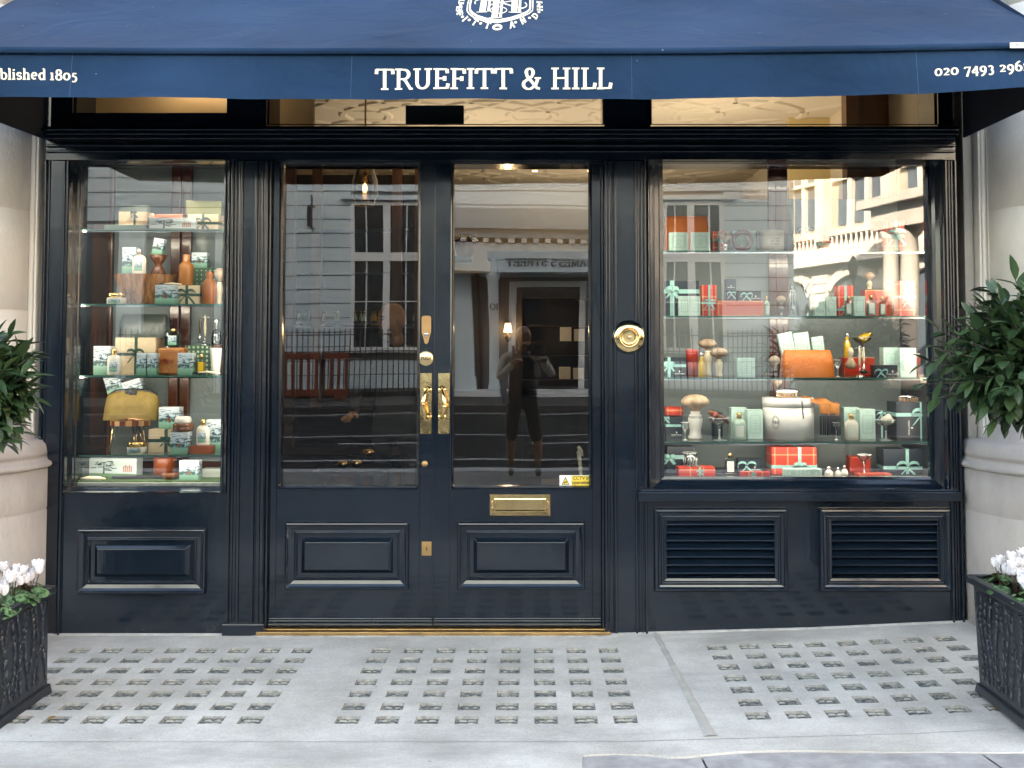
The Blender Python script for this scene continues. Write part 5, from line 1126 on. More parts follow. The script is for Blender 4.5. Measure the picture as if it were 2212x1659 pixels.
# ---------------------------------------------------------------- display cases
FY = .124; STRIP_FILL = .25
def display_case(g, shelf_px, floor_px, label, base_mat, lft):
    e = empty("display_case", (0, 0, 0), 0, label, "display case", "display cases behind the shop windows"); zs = []
    x0, x1 = g[0] - .03, g[1] + .03
    for py in shelf_px:
        z = PZ(py, FY); zs.append(z + .004); m = M(); m.box(x0, x1, FY, .50, z - .004, z + .004); s_ = m.build("glass_shelf", SHELFG, e)
        st_ = M(); st_.box(x0, x1, FY + .002, FY + .012, z - .010, z - .0045); so = st_.build("added_light_strip", CHROME, e)  # added strip and area light under each shelf, brightening the goods
        ld = bpy.data.lights.new("case_fill", 'AREA'); ld.shape = 'RECTANGLE'; ld.size = x1 - x0 - .06; ld.size_y = .02; ld.energy = STRIP_FILL*(x1-x0); ld.color = (1, .96, .91); lo = bpy.data.objects.new("case_fill", ld); COL.objects.link(lo); lo.parent = so
        lo.location = ((x0+x1)/2, FY + .010, z - .014); lo.rotation_euler = (rad(62), 0, 0)
        ed = M(); ed.box(x0, x1, FY - .0012, FY - .0002, z - .0042, z + .0042); ed.build("polished_edge", SHELFE, s_)
    zt_ = 2.40; m = M(); m.box(x0, x1, FY - .012, FY - .002, zt_, zt_ + .008); so = m.build("added_light_strip", CHROME, e)  # another added strip and fill light along the case top
    ld = bpy.data.lights.new("case_fill", 'AREA'); ld.shape = 'RECTANGLE'; ld.size = x1 - x0 - .06; ld.size_y = .03; ld.energy = STRIP_FILL*(3.2 if lft else 7)*(x1-x0); ld.color = (1, .96, .91); lo = bpy.data.objects.new("case_fill", ld); COL.objects.link(lo); lo.parent = so; lo.location = ((x0+x1)/2, FY - .004, zt_ - .004); lo.rotation_euler = (rad(38), 0, 0)
    for xx, sg in ((x0+.004, 1), (x1-.012, -1)):  # added strips with fill lights down both sides of the case
        m = M(); m.box(xx, xx+.008, FY-.016, FY-.006, PZ(1020, .15), 2.38); so = m.build("added_light_strip", CHROME, e)
        ld = bpy.data.lights.new("case_fill", 'AREA'); ld.shape = 'RECTANGLE'; ld.size = .05; ld.size_y = 1.3; ld.energy = STRIP_FILL*(1.2 if lft else .8); ld.color = (1, .96, .91); lo = bpy.data.objects.new("case_fill", ld); COL.objects.link(lo); lo.parent = so; lo.location = (xx+.004+.010*sg, FY-.004, 1.6); lo.rotation_euler = (rad(90), 0, rad(-50*sg))
    zf = PZ(floor_px, .16); m = M(); m.box(x0, x1, YG + .012, .60, zf - .25, zf); m.build("display_floor", base_mat, e); zs.append(zf)
    return e, zs, x0, x1
BACK = mat("frosted_grey_panel", (.145, .185, .195), .55, rgb2=(.195, .235, .24), vs=1.1)
GILT = mat("gilt_line", (.4, .26, .08), .3, 1)
# left window
eL, zL, lx0, lx1 = display_case(LG, (497, 658, 812.5, 984.5), 1041, "left shop window display case with four glass shelves", CASEW, True)
m = M(); m.box(lx0, lx1, .58, .60, zL[4]-.1, 2.44); m.build("back_panel", BACK, eL)
m = M(); xa = PX(378, 700, .57)
for a, b_ in ((lx0, PX(212, 700, .55)), (PX(222, 700, .55), PX(240, 700, .55)), (PX(366, 700, .55), PX(386, 700, .55)), (PX(390, 700, .55), PX(410, 700, .55))): m.box(a, b_, .545, .58, zL[4], 2.44)
m.box(lx0, lx1, .55, .58, zL[4], zL[4]+.06); m.build("mahogany_stile", MAHOG, eL, bevel=.004)
m = M(); m.box(lx0 - .03, lx0, YG+.02, .60, zL[4]-.2, 2.44); m.build("side_panel", MAHOG, eL); m = M(); m.box(lx1, lx1+.02, YG+.02, .60, zL[4]-.2, 2.44); m.build("side_panel", BACK, eL)
m = M(); m.tube([(PX(214, 700, .5), .5, zL[4]), (PX(214, 700, .5), .5, 2.43)], .004, 6); m.build("brass_upright", GILT, eL)
m = M(); m.box(lx0+.01, lx1-.01, .15, .53, zL[4]+.0005, zL[4]+.006); m.build("turf_mat", TURF, eL)
# right window
eR, zR_, rx0, rx1 = display_case(RG, (543, 684, 817.5, 955.5), 1031, "right shop window display case with four glass shelves", NAVYI, False)
zbt = PZ(430, .58)
m = M(); m.box(rx0, rx1, .58, .60, zR_[4]-.1, zbt); m.build("back_panel", BACK, eR)
m = M(); m.box(PX(1662, 700, .56), PX(1704, 700, .56), .555, .58, zR_[4], 2.44); m.box(PX(1677, 700, .56), PX(1689, 700, .56), .545, .555, zR_[4], 2.44); m.box(rx0, rx1, .555, .58, 2.44, 2.50); m.build("mahogany_stile", MAHOG, eR, bevel=.003)
m = M(); m.box(rx1, rx1+.02, YG+.02, .60, zR_[4]-.2, 2.44); m.build("side_panel", NAVYI, eR); m = M(); m.box(rx0-.02, rx0, YG+.02, .60, zR_[4]-.2, 2.0); m.build("side_panel", BACK, eR)
m = M(); m.box(lx0-.03, lx1+.02, YG+.02, .60, 2.44, 2.47); m.build("case_top", NAVYI, eL)

CNT = {}
def put(kfn, box_, Y, sh, label, cat, name, zs, z=None, rz=None, ry=0, group=None, **kw):
    xl, xr_, yt, yb = box_; w = W(xr_-xl, Y); h = W(yb-yt, Y); x = PX((xl+xr_)/2, (yt+yb)/2, Y)
    zz = zs[sh] + .0004 if z is None else z
    rot = (0, ry, R.uniform(-.05, .05) if rz is None else rz)
    return thing(name, label, cat, (x, Y, zz), kfn(w, h, **kw), rot=rot, group=group)
def top(o_h, sh, zs): return zs[sh] + o_h
G_T = "tree-printed cartons in the left window"; G_M = "mint cartons in the right window"
L_ = lambda *a, **k: put(*a, zs=zL, **k)
def hh(a, b_, Y): return W(b_-a, Y)
def L2(k, b_, Y, sh, label, cat, name, **kw): return put(k, b_, Y, sh, label, cat, name, zL, **kw)
def R2(k, b_, Y, sh, label, cat, name, **kw): return put(k, b_, Y, sh, label, cat, name, zR_, **kw)
NM = {k_tree: "carton"}
# ---- left window, top shelf (0)
a = hh(481, 495, .3); L2(k_plain, (236, 326, 481, 495), .3, 0, "flat dark green box at the left of the top shelf in the left window", "box", "flat_box", d=.14, box=mat("green_card", (.05, .13, .10), .5))
L2(k_gift, (264, 326, 451, 480), .3, 0, "natural gift box tied in dark green on the flat green box", "gift box", "gift_box", z=zL[0]+a+.001, d=.1, box=KRAFT, rib=RIBG, vx=.55, hz=None, bowat=(.05, .8))
L2(k_plain, (264, 322, 416, 480), .42, 0, "grey-green box standing behind the gift box on the top left shelf", "box", "tall_box", z=None, d=.05, box=mat("sage_card", (.13, .17, .16), .6))
L2(k_wide, (328, 428, 467, 496), .26, 0, "wide carton printed with tree and house on the top shelf of the left window", "carton", "printed_carton", d=.08)
L2(k_plain, (326, 400, 450, 470), .42, 0, "brown leather case lying behind the wide printed carton on the top shelf", "case", "leather_case", z=zL[0]+.06, d=.08, box=BROWNL)
L2(k_plain, (340, 385, 480, 497), .43, 0, "dark wooden riser block behind the wide printed carton", "riser", "riser_block", d=.08, box=BROWNW)
L2(k_gift, (412, 478, 458, 496), .30, 0, "natural gift box with green ribbon at the right end of the top left shelf", "gift box", "gift_box", d=.1, box=KRAFT, rib=RIBG, vx=.5, hz=.48, bw=.045)
L2(k_plain, (405, 480, 424, 457), .40, 0, "dark olive box stacked at the right end of the top left shelf", "box", "olive_box", z=zL[0]+.10, d=.06, box=mat("olive_card", (.06, .065, .02), .4))
L2(k_plain, (410, 478, 458, 497), .42, 0, "dark green riser box under the olive box", "box", "riser_box", d=.05, box=mat("green_card2", (.03, .06, .045), .5))
# shelf 1
L2(k_jar, (232, 272, 631, 655), .22, 1, "low white jar with gold lid left of the wooden stump", "jar", "cream_jar")
st = hh(591, 657, .34); L2(k_stump, (249, 372, 591, 657), .34, 1, "polished natural wood stump on the second shelf of the left window", "stump", "wood_stump")
L2(k_tree, (268, 297, 532, 591), .37, 1, "tall tree-printed carton standing on the wooden stump", "carton", "printed_carton", z=zL[1]+st+.001, d=.05, group=G_T)
L2(k_bottle, (286, 316, 537, 591), .30, 1, "white bottle with pale cap on the wooden stump", "bottle", "lotion_bottle", z=zL[1]+st+.001, glass=CREMEW, cap=mat("pale_gold", (.75, .6, .5), .25, 1), lab=TREEP, group="white bottles in the left window")
tb = [(.75, 0), (.8, .03), (.62, .25), (.34, .50), (.55, .64), (.98, .98), (.9, .985), (.3, .6), (.0006, .6)]
L2(k_turned, (322, 362, 548, 591), .34, 1, "glossy dark brown turned wooden stand on the stump", "stand", "turned_stand", z=zL[1]+st+.001, prof=tb, mt=BROWNW)
L2(k_treec, (330, 352, 513, 549), .34, 1, "small tree-printed carton tilted on the dark brown stand", "carton", "printed_carton", z=zL[1]+st+hh(548, 591, .34)*.99, d=.04, ry=rad(9), group=G_T)
g1 = hh(616, 657, .26); L2(k_gift, (387, 438, 616, 657), .28, 1, "natural gift box with green ribbon under the amber wooden bottle", "gift box", "gift_box", d=.09, box=KRAFT, rib=RIBG, vx=.45, hz=.5, bw=.05)
wb = [(.94, 0), (1, .02), (1, .58), (.93, .68), (.60, .74), (.48, .78), (.50, .98), (.46, 1), (.0006, 1)]
L2(k_turned, (387, 418, 547, 614), .30, 1, "amber turned wooden bottle standing on a gift box", "bottle", "wooden_bottle", z=zL[1]+g1+.004, prof=wb, mt=COPW)
L2(k_turned, (437, 468, 586, 657), .24, 1, "brown turned wooden bottle standing on the second left shelf", "bottle", "wooden_bottle", prof=wb, mt=woodm("brown_bottle_wood", (.2, .06, .02), (.3, .1, .03), .8))
t1 = hh(617, 657, .22); L2(k_treec, (340, 384, 615, 656), .20, 1, "square tree-printed carton with a cream razor lying on top", "carton", "printed_carton", d=.07, group=G_T)
L2(k_razor, (346, 393, 606, 614), .20, 1, "cream handled razor lying on a square printed carton", "razor", "safety_razor", z=zL[1]+t1+.001)
g2 = hh(576, 657, .42); L2(k_plain, (418, 478, 576, 657), .42, 1, "green spotted box at the back of the second left shelf", "box", "spotted_box", d=.06, box=DOTS)
L2(k_treec, (417, 450, 543, 576), .42, 1, "tree-printed carton standing on the green spotted box", "carton", "printed_carton", z=zL[1]+g2+.001, d=.05, group=G_T)
L2(k_brush, (462, 486, 578, 658), .30, 1, "cream handled shaving brush at the right end of the second left shelf", "shaving brush", "shaving_brush", hf=.62, hw=.62)
# shelf 2
L2(k_tree, (207, 244, 751, 812), .26, 2, "tall tree-printed carton left of the cream gift box on the third shelf", "carton", "printed_carton", d=.06, group=G_T)
L2(k_bottle, (232, 262, 756, 812), .19, 2, "white bottle with gold cap before the tall printed carton on the third shelf", "bottle", "lotion_bottle", glass=CREMEW, lab=TREEP, group="white bottles in the left window")
gb = hh(734, 812, .33); L2(k_gift, (259, 344, 734, 812), .34, 2, "large cream gift box with dark green bow on the third left shelf", "gift box", "gift_box", d=.14, box=KRAFT, rib=RIBG, vx=.52, hz=.55, bw=.045, rw=.016)
L2(k_bag, (258, 366, 684, 734), .38, 2, "dark grey-green leather wash bag on top of the large cream gift box", "wash bag", "wash_bag", z=zL[2]+gb+.002, body=GREYL, d=.10)
L2(k_tree, (298, 318, 765, 812), .20, 2, "slim tree-printed carton, left one of the slim pair before the cream gift box", "carton", "printed_carton", d=.04, group=G_T)
L2(k_tree, (321, 341, 765, 812), .20, 2, "slim tree-printed carton, right one of the slim pair before the cream gift box", "carton", "printed_carton", d=.04, group=G_T)
cs = hh(755, 812, .30); L2(k_case, (345, 403, 755, 812), .30, 2, "tan leather case with a strap on the third left shelf", "case", "leather_case")
L2(k_flask, (359, 390, 714, 755), .30, 2, "square perfume bottle with gold cap on the tan leather case", "perfume bottle", "perfume_bottle", z=zL[2]+cs+.001, liq=mat("dark_scent", (.02, .05, .05), .2), lab=TREEP)
L2(k_tree, (388, 419, 765, 812), .20, 2, "tree-printed carton between the tan case and the yellow bottle", "carton", "printed_carton", d=.06, group=G_T)
L2(k_flask, (426, 444, 767, 812), .21, 2, "small yellow oil bottle with gold cap on the third left shelf", "bottle", "oil_bottle", liq=AMBER, lab=AMBER)
sp = hh(751, 812, .38); L2(k_plain, (405, 461, 751, 812), .40, 2, "green spotted box carrying the razor stand on the third left shelf", "box", "spotted_box", d=.10, box=DOTS)
L2(k_stand, (424, 462, 686, 751), .40, 2, "chrome razor stand on the green spotted box", "razor stand", "razor_stand", z=zL[2]+sp+.001)
L2(k_hrazor, (424, 440, 690, 745), .385, 2, "dark handled razor hanging on the chrome stand in the left window", "razor", "safety_razor", z=zL[2]+sp+.015, mt=GUN)
L2(k_atomiser, (456, 480, 692, 751), .42, 2, "glass atomiser with a silver top behind the white tapered vase", "atomiser", "glass_atomiser", z=zL[2]+sp+.001)
L2(k_plain, (463, 484, 751, 812), .42, 2, "dark riser block at the right end of the third left shelf", "riser", "riser_block", d=.06, box=BROWNW)
L2(k_syphon, (453, 480, 751, 808), .24, 2, "white tapered porcelain vase at the right end of the third left shelf", "vase", "tapered_vase")
L2(k_razor, (418, 476, 800, 811), .17, 2, "white handled razor lying along the third left shelf edge", "razor", "safety_razor")
# shelf 3
sh_ = hh(919, 985, .30); L2(k_stool, (238, 325, 919, 985), .30, 3, "small round wooden stool on thin gold legs in the left window", "stool", "display_stool")
L2(k_bag, (226, 346, 855, 918), .33, 3, "olive canvas wash bag with black trim on the small stool", "wash bag", "wash_bag", z=zL[3]+sh_+.002, body=OLIVE, trim=BLACKL, d=.11, sag=.16)
L2(k_tree, (238, 272, 820, 868), .37, 3, "tree-printed carton leaning left out of the olive wash bag", "carton", "printed_carton", z=zL[3]+hh(868, 985, .36), d=.05, ry=rad(-16), group=G_T)
L2(k_tree, (276, 316, 832, 870), .36, 3, "tree-printed carton leaning right out of the olive wash bag", "carton", "printed_carton", z=zL[3]+hh(872, 985, .36), d=.05, ry=rad(-17), group=G_T)
L2(k_razor, (258, 308, 911, 919), .24, 3, "rose gold razor lying on the small wooden stool", "razor", "safety_razor", z=zL[3]+sh_+.001, mt=ROSEG, metal=ROSEG)
L2(k_jar, (276, 316, 956, 981), .19, 3, "white jar with gold lid under the small wooden stool", "jar", "cream_jar")
k1 = hh(935, 984, .3); L2(k_gift, (328, 376, 935, 984), .28, 3, "cream gift box with green ribbon right of the stool", "gift box", "gift_box", d=.1, box=KRAFT, rib=RIBG, vx=.78, hz=.52, bw=.030)
L2(k_treec, (348, 391, 889, 934), .30, 3, "tree-printed carton standing on the cream gift box right of the stool", "carton", "printed_carton", z=zL[3]+k1+.002, d=.07, group=G_T)
k2 = hh(937, 983, .2); L2(k_treec, (373, 410, 937, 983), .19, 3, "tree-printed carton carrying the brown soap bowl", "carton", "printed_carton", d=.07, group=G_T)
bowlp = [(.60, 0), (.95, .2), (1, .45), (.9, .55), (1, .7), (1.0, .95), (.88, 1), (.0006, .97)]
bb = hh(918, 936, .2); L2(k_turned, (374, 418, 918, 936), .20, 3, "brown wooden shaving bowl on a printed carton", "bowl", "shaving_bowl", z=zL[3]+k2+.001, prof=bowlp, mt=BROWNW)
L2(k_turned, (378, 413, 903, 918), .20, 3, "round white soap on the brown wooden bowl", "soap", "round_soap", z=zL[3]+k2+bb, prof=[(.85, 0), (1, .3), (.98, .7), (.8, 1), (.0006, .96)], mt=WHITE)
lb = hh(965, 982, .2); L2(k_plain, (413, 461, 965, 982), .20, 3, "small brown leather box under a white bottle", "box", "leather_box", d=.07, box=BROWNL)
L2(k_bottle, (424, 453, 909, 964), .20, 3, "white bottle with gold cap on the small brown leather box", "bottle", "lotion_bottle", z=zL[3]+lb+.001, glass=CREMEW, lab=TREEP, group="white bottles in the left window")
L2(k_tree, (449, 484, 915, 983), .30, 3, "tree-printed carton at the right end of the fourth left shelf", "carton", "printed_carton", d=.06, group=G_T)
# floor
L2(k_wide, (198, 302, 992, 1033), .36, 4, "long low carton printed with tree and house on the left window floor", "carton", "printed_carton", d=.08)
L2(k_rod, (174, 228, 1029, 1040), .18, 4, "tapered cream horn stick lying on the left window turf", "shoehorn", "cream_shoehorn")
L2(k_plain, (245, 370, 1030, 1039), .24, 4, "dark leather strap lying on the left window turf", "strap", "leather_strap", d=.04, box=BLACKL)
L2(k_turned, (333, 380, 993, 1036), .36, 4, "round brown leather pot on the left window floor", "pot", "leather_pot", prof=[(1, 0), (1, .96), (.95, 1), (.9, .9), (.0006, .88)], mt=BROWNL)
L2(k_turned, (348, 390, 1024, 1040), .24, 4, "low dark brown wooden dish before the leather pot", "dish", "wooden_dish", prof=[(.7, 0), (1, .4), (1, .9), (.9, 1), (.0006, .9)], mt=BROWNW)
L2(k_treec, (392, 432, 998, 1041), .22, 4, "tree-printed carton at the right of the left window floor", "carton", "printed_carton", d=.07, group=G_T)
L2(k_plain, (440, 484, 1020, 1040), .34, 4, "low white block at the right of the left window floor", "block", "white_block", d=.08, box=CASEW)

# ---- right window
R2(k_bag, (1433, 1533, 460, 543), .38, 0, "orange leather wash bag at the left of the top right shelf", "wash bag", "wash_bag", d=.12)
R2(k_mint, (1445, 1484, 500, 541), .20, 0, "square mint carton, left one before the orange bag on the top shelf", "carton", "mint_carton", group=G_M, d=.06)
R2(k_mint, (1491, 1531, 500, 541), .20, 0, "square mint carton, right one before the orange bag on the top shelf", "carton", "mint_carton", group=G_M, d=.06)
R2(k_gift, (1537, 1566, 494, 543), .36, 0, "small red gift box behind the shaving brush on the top right shelf", "gift box", "gift_box", d=.06, box=PLAID, rib=RIB, hz=.6)
R2(k_brush, (1554, 1580, 497, 541), .20, 0, "small shaving brush beside the round burgundy dish", "shaving brush", "shaving_brush", handle=CHROME, hf=.46, hw=.4)
R2(k_mint, (1580, 1630, 494, 543), .34, 0, "square mint carton behind the round burgundy dish", "carton", "mint_carton", group=G_M, d=.06)
R2(k_disc, (1579, 1629, 492, 542), .22, 0, "round burgundy rimmed dish standing on edge on the top right shelf", "dish", "round_dish")
R2(k_drum, (1640, 1693, 495, 542), .26, 0, "round off-white drum box with printed lines on the top right shelf", "drum box", "drum_box")
pg = hh(515, 543, .3); R2(k_gift, (1719, 1804, 514, 542), .28, 0, "flat red plaid gift box with mint ribbon on the top right shelf", "gift box", "gift_box", d=.12, box=PLAID, rib=RIB, vx=.46, hz=.6, bw=.03)
R2(k_gift, (1722, 1776, 487, 513), .30, 0, "small dark gift box with mint bow on the flat plaid gift box", "gift box", "gift_box", z=zR_[0]+pg+.003, d=.09, logo=(.18, .3, .010, False), hz=None, vx=.35, bw=.04, bowat=(-.3, .5))
R2(k_gift, (1901, 1948, 473, 541), .28, 0, "upright red plaid gift box with mint bow at the right of the top shelf", "gift box", "gift_box", d=.09, box=PLAID, vx=.62, hz=.52, bw=.05)
# shelf 1
R2(k_gift, (1433, 1507, 606, 683), .36, 1, "dark gift box with mint ribbon at the left of the second right shelf", "gift box", "gift_box", d=.1, vx=.22, hz=.70, bw=.035)
R2(k_mint, (1466, 1488, 640, 683), .21, 1, "slim mint carton, left one of the pair before the dark gift box", "carton", "mint_carton", group=G_M, d=.05)
R2(k_mint, (1489, 1511, 640, 683), .21, 1, "slim mint carton, right one of the pair before the dark gift box", "carton", "mint_carton", group=G_M, d=.05)
R2(k_gift, (1514, 1546, 616, 683), .26, 1, "upright red gift box with mint ribbon left of the coral case", "gift box", "gift_box", d=.08, box=PLAID, hz=.42, bw=.03)
cf = hh(650, 683, .24); R2(k_plain, (1545, 1645, 650, 683), .24, 1, "flat coral leather case with gilt edge on the second right shelf", "case", "coral_case", d=.10, edge=GOLD)
R2(k_gift, (1566, 1588, 600, 648), .30, 1, "upright dark gift box on the coral case", "gift box", "gift_box", z=zR_[1]+cf+.001, d=.05, logo=(.0, .6, .006, False), vx=None, hz=None, bowat=(0, .30), bw=.024, rw=.008)
R2(k_gift, (1592, 1641, 628, 649), .26, 1, "low dark gift box with mint bow on the coral case", "gift box", "gift_box", z=zR_[1]+cf+.001, d=.07, vx=None, hz=None, bowat=(-.15, .45), bw=.032, rw=.010, logo=(.26, .2, .008, False))
R2(k_bottle, (1650, 1663, 640, 683), .22, 1, "tiny clear bottle with gold cap beside the coral case", "bottle", "small_bottle", glass=FROST, flat=1)
R2(k_brush, (1676, 1698, 638, 683), .22, 1, "dark and chrome handled shaving brush beside the crystal decanter", "shaving brush", "shaving_brush", handle=GUN, hf=.55, hw=.62)
R2(k_decanter, (1697, 1727, 613, 683), .28, 1, "crystal decanter on the second right shelf", "decanter", "crystal_decanter")
R2(k_glass, (1729, 1760, 611, 683), .24, 1, "tall martini glass beside the crystal decanter", "glass", "martini_glass", kind='martini')
R2(k_mint, (1757, 1780, 641, 683), .21, 1, "mint carton left of the red gift box on the second right shelf, outer one", "carton", "mint_carton", group=G_M, d=.05)
R2(k_mint, (1782, 1804, 641, 683), .21, 1, "mint carton touching the left of the red gift box on the second right shelf", "carton", "mint_carton", group=G_M, d=.05)
R2(k_gift, (1805, 1840, 617, 683), .30, 1, "red plaid gift box with mint ribbon in the middle of the second right shelf", "gift box", "gift_box", d=.08, box=PLAID, hz=.22, bw=.03)
R2(k_flask, (1825, 1841, 640, 683), .18, 1, "small gold capped bottle before the middle red gift box", "bottle", "small_bottle")
R2(k_mint, (1842, 1866, 640, 683), .22, 1, "mint carton right of the middle red gift box on the second right shelf", "carton", "mint_carton", group=G_M, d=.05)
c3 = hh(625, 683, .36); R2(k_plain, (1864, 1924, 625, 683), .38, 1, "coral case with gilt edge standing under a shaving brush", "case", "coral_case", d=.07, edge=GOLD)
R2(k_brush, (1866, 1890, 586, 625), .37, 1, "shaving brush standing on top of the upright coral case", "shaving brush", "shaving_brush", z=zR_[1]+c3+.001, hf=.5, hw=.5)
R2(k_flask, (1872, 1892, 637, 683), .20, 1, "square bottle with gold cap, left one before the upright coral case", "bottle", "small_bottle")
R2(k_flask, (1899, 1913, 641, 683), .20, 1, "slender bottle with gold cap, right one before the upright coral case", "bottle", "small_bottle")
R2(k_gift, (1936, 1972, 607, 683), .28, 1, "tall red plaid gift box at the right end of the second right shelf", "gift box", "gift_box", d=.08, box=PLAID, vx=None, hz=.55, bw=.03, bowat=(0, .40))
# shelf 2
R2(k_gift, (1436, 1480, 774, 816), .24, 2, "dark gift box with mint ribbon at the left of the third right shelf", "gift box", "gift_box", d=.08, vx=.18, hz=.58, bw=.03, logo=(.18, .14, .009, False))
R2(k_turned, (1482, 1509, 757, 816), .26, 2, "glossy red lacquered cylinder on the third right shelf", "canister", "red_canister", prof=[(1, 0), (1, .5), (.98, .505), (1, .51), (1, .97), (.96, 1), (.0006, 1)], mt=REDL)
R2(k_slim, (1508, 1524, 763, 816), .19, 2, "slim amber bottle beside the red lacquered cylinder", "bottle", "oil_bottle", cap=CHROME)
R2(k_brush, (1508, 1549, 735, 816), .32, 2, "tall cream handled shaving brush beside the red cylinder", "shaving brush", "shaving_brush", hf=.68, hw=.42)
R2(k_brush, (1533, 1573, 753, 816), .22, 2, "shorter cream handled shaving brush on the third right shelf", "shaving brush", "shaving_brush", hf=.60, hw=.42)
R2(k_mint, (1589, 1628, 775, 816), .22, 2, "single square mint carton on the third right shelf", "carton", "mint_carton", group=G_M, d=.06)
R2(k_brush, (1661, 1685, 770, 816), .22, 2, "small dark handled shaving brush left of the orange wash bag", "shaving brush", "shaving_brush", handle=GUN, hf=.46, hw=.50)
R2(k_razor, (1642, 1672, 806, 816), .18, 2, "dark handled razor lying left of the orange wash bag", "razor", "safety_razor", mt=GUN)
R2(k_bag, (1686, 1800, 760, 817), .28, 2, "orange leather wash bag holding three mint cartons on the third right shelf", "wash bag", "wash_bag", d=.12)
for (b_, r_, lab) in (((1690, 1720, 719, 775), -12, "mint carton leaning furthest left out of the orange wash bag"), ((1720, 1752, 719, 775), -8, "mint carton in the middle of the orange wash bag"), ((1757, 1782, 728, 775), -7, "smaller mint carton at the right in the orange wash bag")):
    R2(k_mint, b_, .29, 2, lab, "carton", "mint_carton", group=G_M, d=.03, z=zR_[2]+hh(778, 817, .29), ry=rad(r_))
R2(k_glass, (1801, 1818, 779, 816), .20, 2, "small wine glass right of the orange wash bag", "glass", "wine_glass")
rb = hh(776, 816, .36); R2(k_plain, (1817, 1884, 776, 816), .38, 2, "red leather box behind the shaving set", "box", "red_box", d=.09, box=REDL, edge=GOLD)
R2(k_slim, (1822, 1838, 724, 776), .37, 2, "slim yellow bottle with silver cap on the red leather box", "bottle", "oil_bottle", z=zR_[2]+rb+.001, cap=CHROME)
cg = hh(733, 776, .40); R2(k_glass, (1842, 1882, 733, 776), .40, 2, "coupe glass on the red leather box", "glass", "coupe_glass", z=zR_[2]+rb+.001, kind='coupe')
R2(k_slim, (1848, 1868, 716, 745), .40, 2, "small yellow bottle tipped in the coupe glass", "bottle", "oil_bottle", z=zR_[2]+rb+cg*.84, ry=rad(55))
R2(k_stand, (1838, 1876, 749, 816), .24, 2, "chrome shaving stand with cream centre on the third right shelf", "razor stand", "razor_stand")
R2(k_brush_hang, (1825, 1850, 752, 799), .225, 2, "badger brush hanging from the shaving stand", "shaving brush", "shaving_brush", z=zR_[2]+hh(799, 816, .2))
R2(k_hrazor, (1857, 1875, 751, 809), .225, 2, "cream razor hanging from the shaving stand", "razor", "safety_razor", z=zR_[2]+hh(809, 816, .2))
R2(k_gift, (1884, 1935, 790, 816), .20, 2, "low dark gift box with mint bow before the mint cartons", "gift box", "gift_box", d=.06, vx=None, hz=None, bowat=(-.22, .35), bw=.035, rw=.011, logo=(.28, .2, .010, False))
R2(k_mint, (1904, 1936, 754, 816), .30, 2, "tall mint carton behind the low dark gift box, left of a pair", "carton", "mint_carton", group=G_M, d=.06)
R2(k_mint, (1940, 1975, 754, 816), .26, 2, "tall mint carton, right of a pair near the bay tree", "carton", "mint_carton", group=G_M, d=.06)
rc = hh(775, 816, .3); R2(k_turned, (1979, 2004, 775, 816), .30, 2, "red cylinder with mint band at the right end of the third right shelf", "canister", "red_canister", prof=[(1, 0), (1, .97), (.96, 1), (.0006, 1)], mt=CORAL)
R2(k_turned, (1980, 2002, 767, 775), .30, 2, "round white soap on the red cylinder", "soap", "round_soap", z=zR_[2]+rc+.001, prof=[(.9, 0), (1, .5), (.9, 1), (.0006, 1)], mt=WHITE)
# shelf 3
d1 = hh(908, 953, .34); R2(k_gift, (1437, 1472, 908, 953), .34, 3, "dark gift box under the red roll at the left of the fourth right shelf", "gift box", "gift_box", d=.09, vx=None, hz=.6, bowat=(-.5, .9), bw=.02, logo=(.15, .14, .009, False))
m = M(); w_ = W(38, .34); m.tube([(-w_/2, 0, W(11, .34)), (w_/2, 0, W(11, .34))], W(11, .34), 20); thing("gift_roll", "red paper roll lying on a dark gift box, far left of the fourth right shelf", "gift roll", (PX(1455, 895, .34), .33, zR_[3]+d1+.001), [("roll", m, PLAID)])
R2(k_glass, (1471, 1489, 915, 953), .19, 3, "small cut liqueur glass left of the giant shaving brush", "glass", "liqueur_glass")
R2(k_brush, (1471, 1533, 857, 953), .26, 3, "giant white porcelain shaving brush with printed name on the fourth right shelf", "shaving brush", "shaving_brush", handle=WHITE, hf=.62, hw=.50, text_=True)
R2(k_turned, (1537, 1561, 900, 953), .34, 3, "black cup behind the coupe glass on the fourth right shelf", "cup", "black_cup", prof=[(.9, 0), (1, .1), (1, 1), (.9, 1), (.85, .2), (.0006, .2)], mt=NAVYC)
cg = hh(903, 953, .2); R2(k_glass, (1530, 1578, 905, 953), .20, 3, "coupe glass holding a cigar on the fourth right shelf", "glass", "coupe_glass", kind='coupe')
m_ = k_cigar(W(50, .2), W(13, .2)); thing("cigar", "brown banded cigar lying across the coupe glass", "cigar", (PX(1552, 904, .2), .20, zR_[3]+cg+.001), m_, rot=(0, rad(26), 0))
R2(k_mint, (1577, 1610, 889, 954), .34, 3, "mint carton behind the frosted green bottle, fourth right shelf", "carton", "mint_carton", group=G_M, d=.06)
R2(k_mint, (1612, 1645, 891, 954), .27, 3, "mint carton between the frosted green bottle and the white hatbox", "carton", "mint_carton", group=G_M, d=.06)
R2(k_bottle, (1582, 1612, 896, 954), .22, 3, "frosted green bottle with copper cap on the fourth right shelf", "bottle", "cologne_bottle", glass=FROST)
hb = hh(868, 954, .33); R2(k_hatbox, (1648, 1757, 868, 954), .33, 3, "large round white hatbox in the right shop window", "hatbox", "hat_box", rz=0)
R2(k_hairbrush, (1675, 1726, 847, 868), .26, 3, "silver backed hairbrush lying on the white hatbox", "hairbrush", "hair_brush", z=zR_[3]+hb+.001)
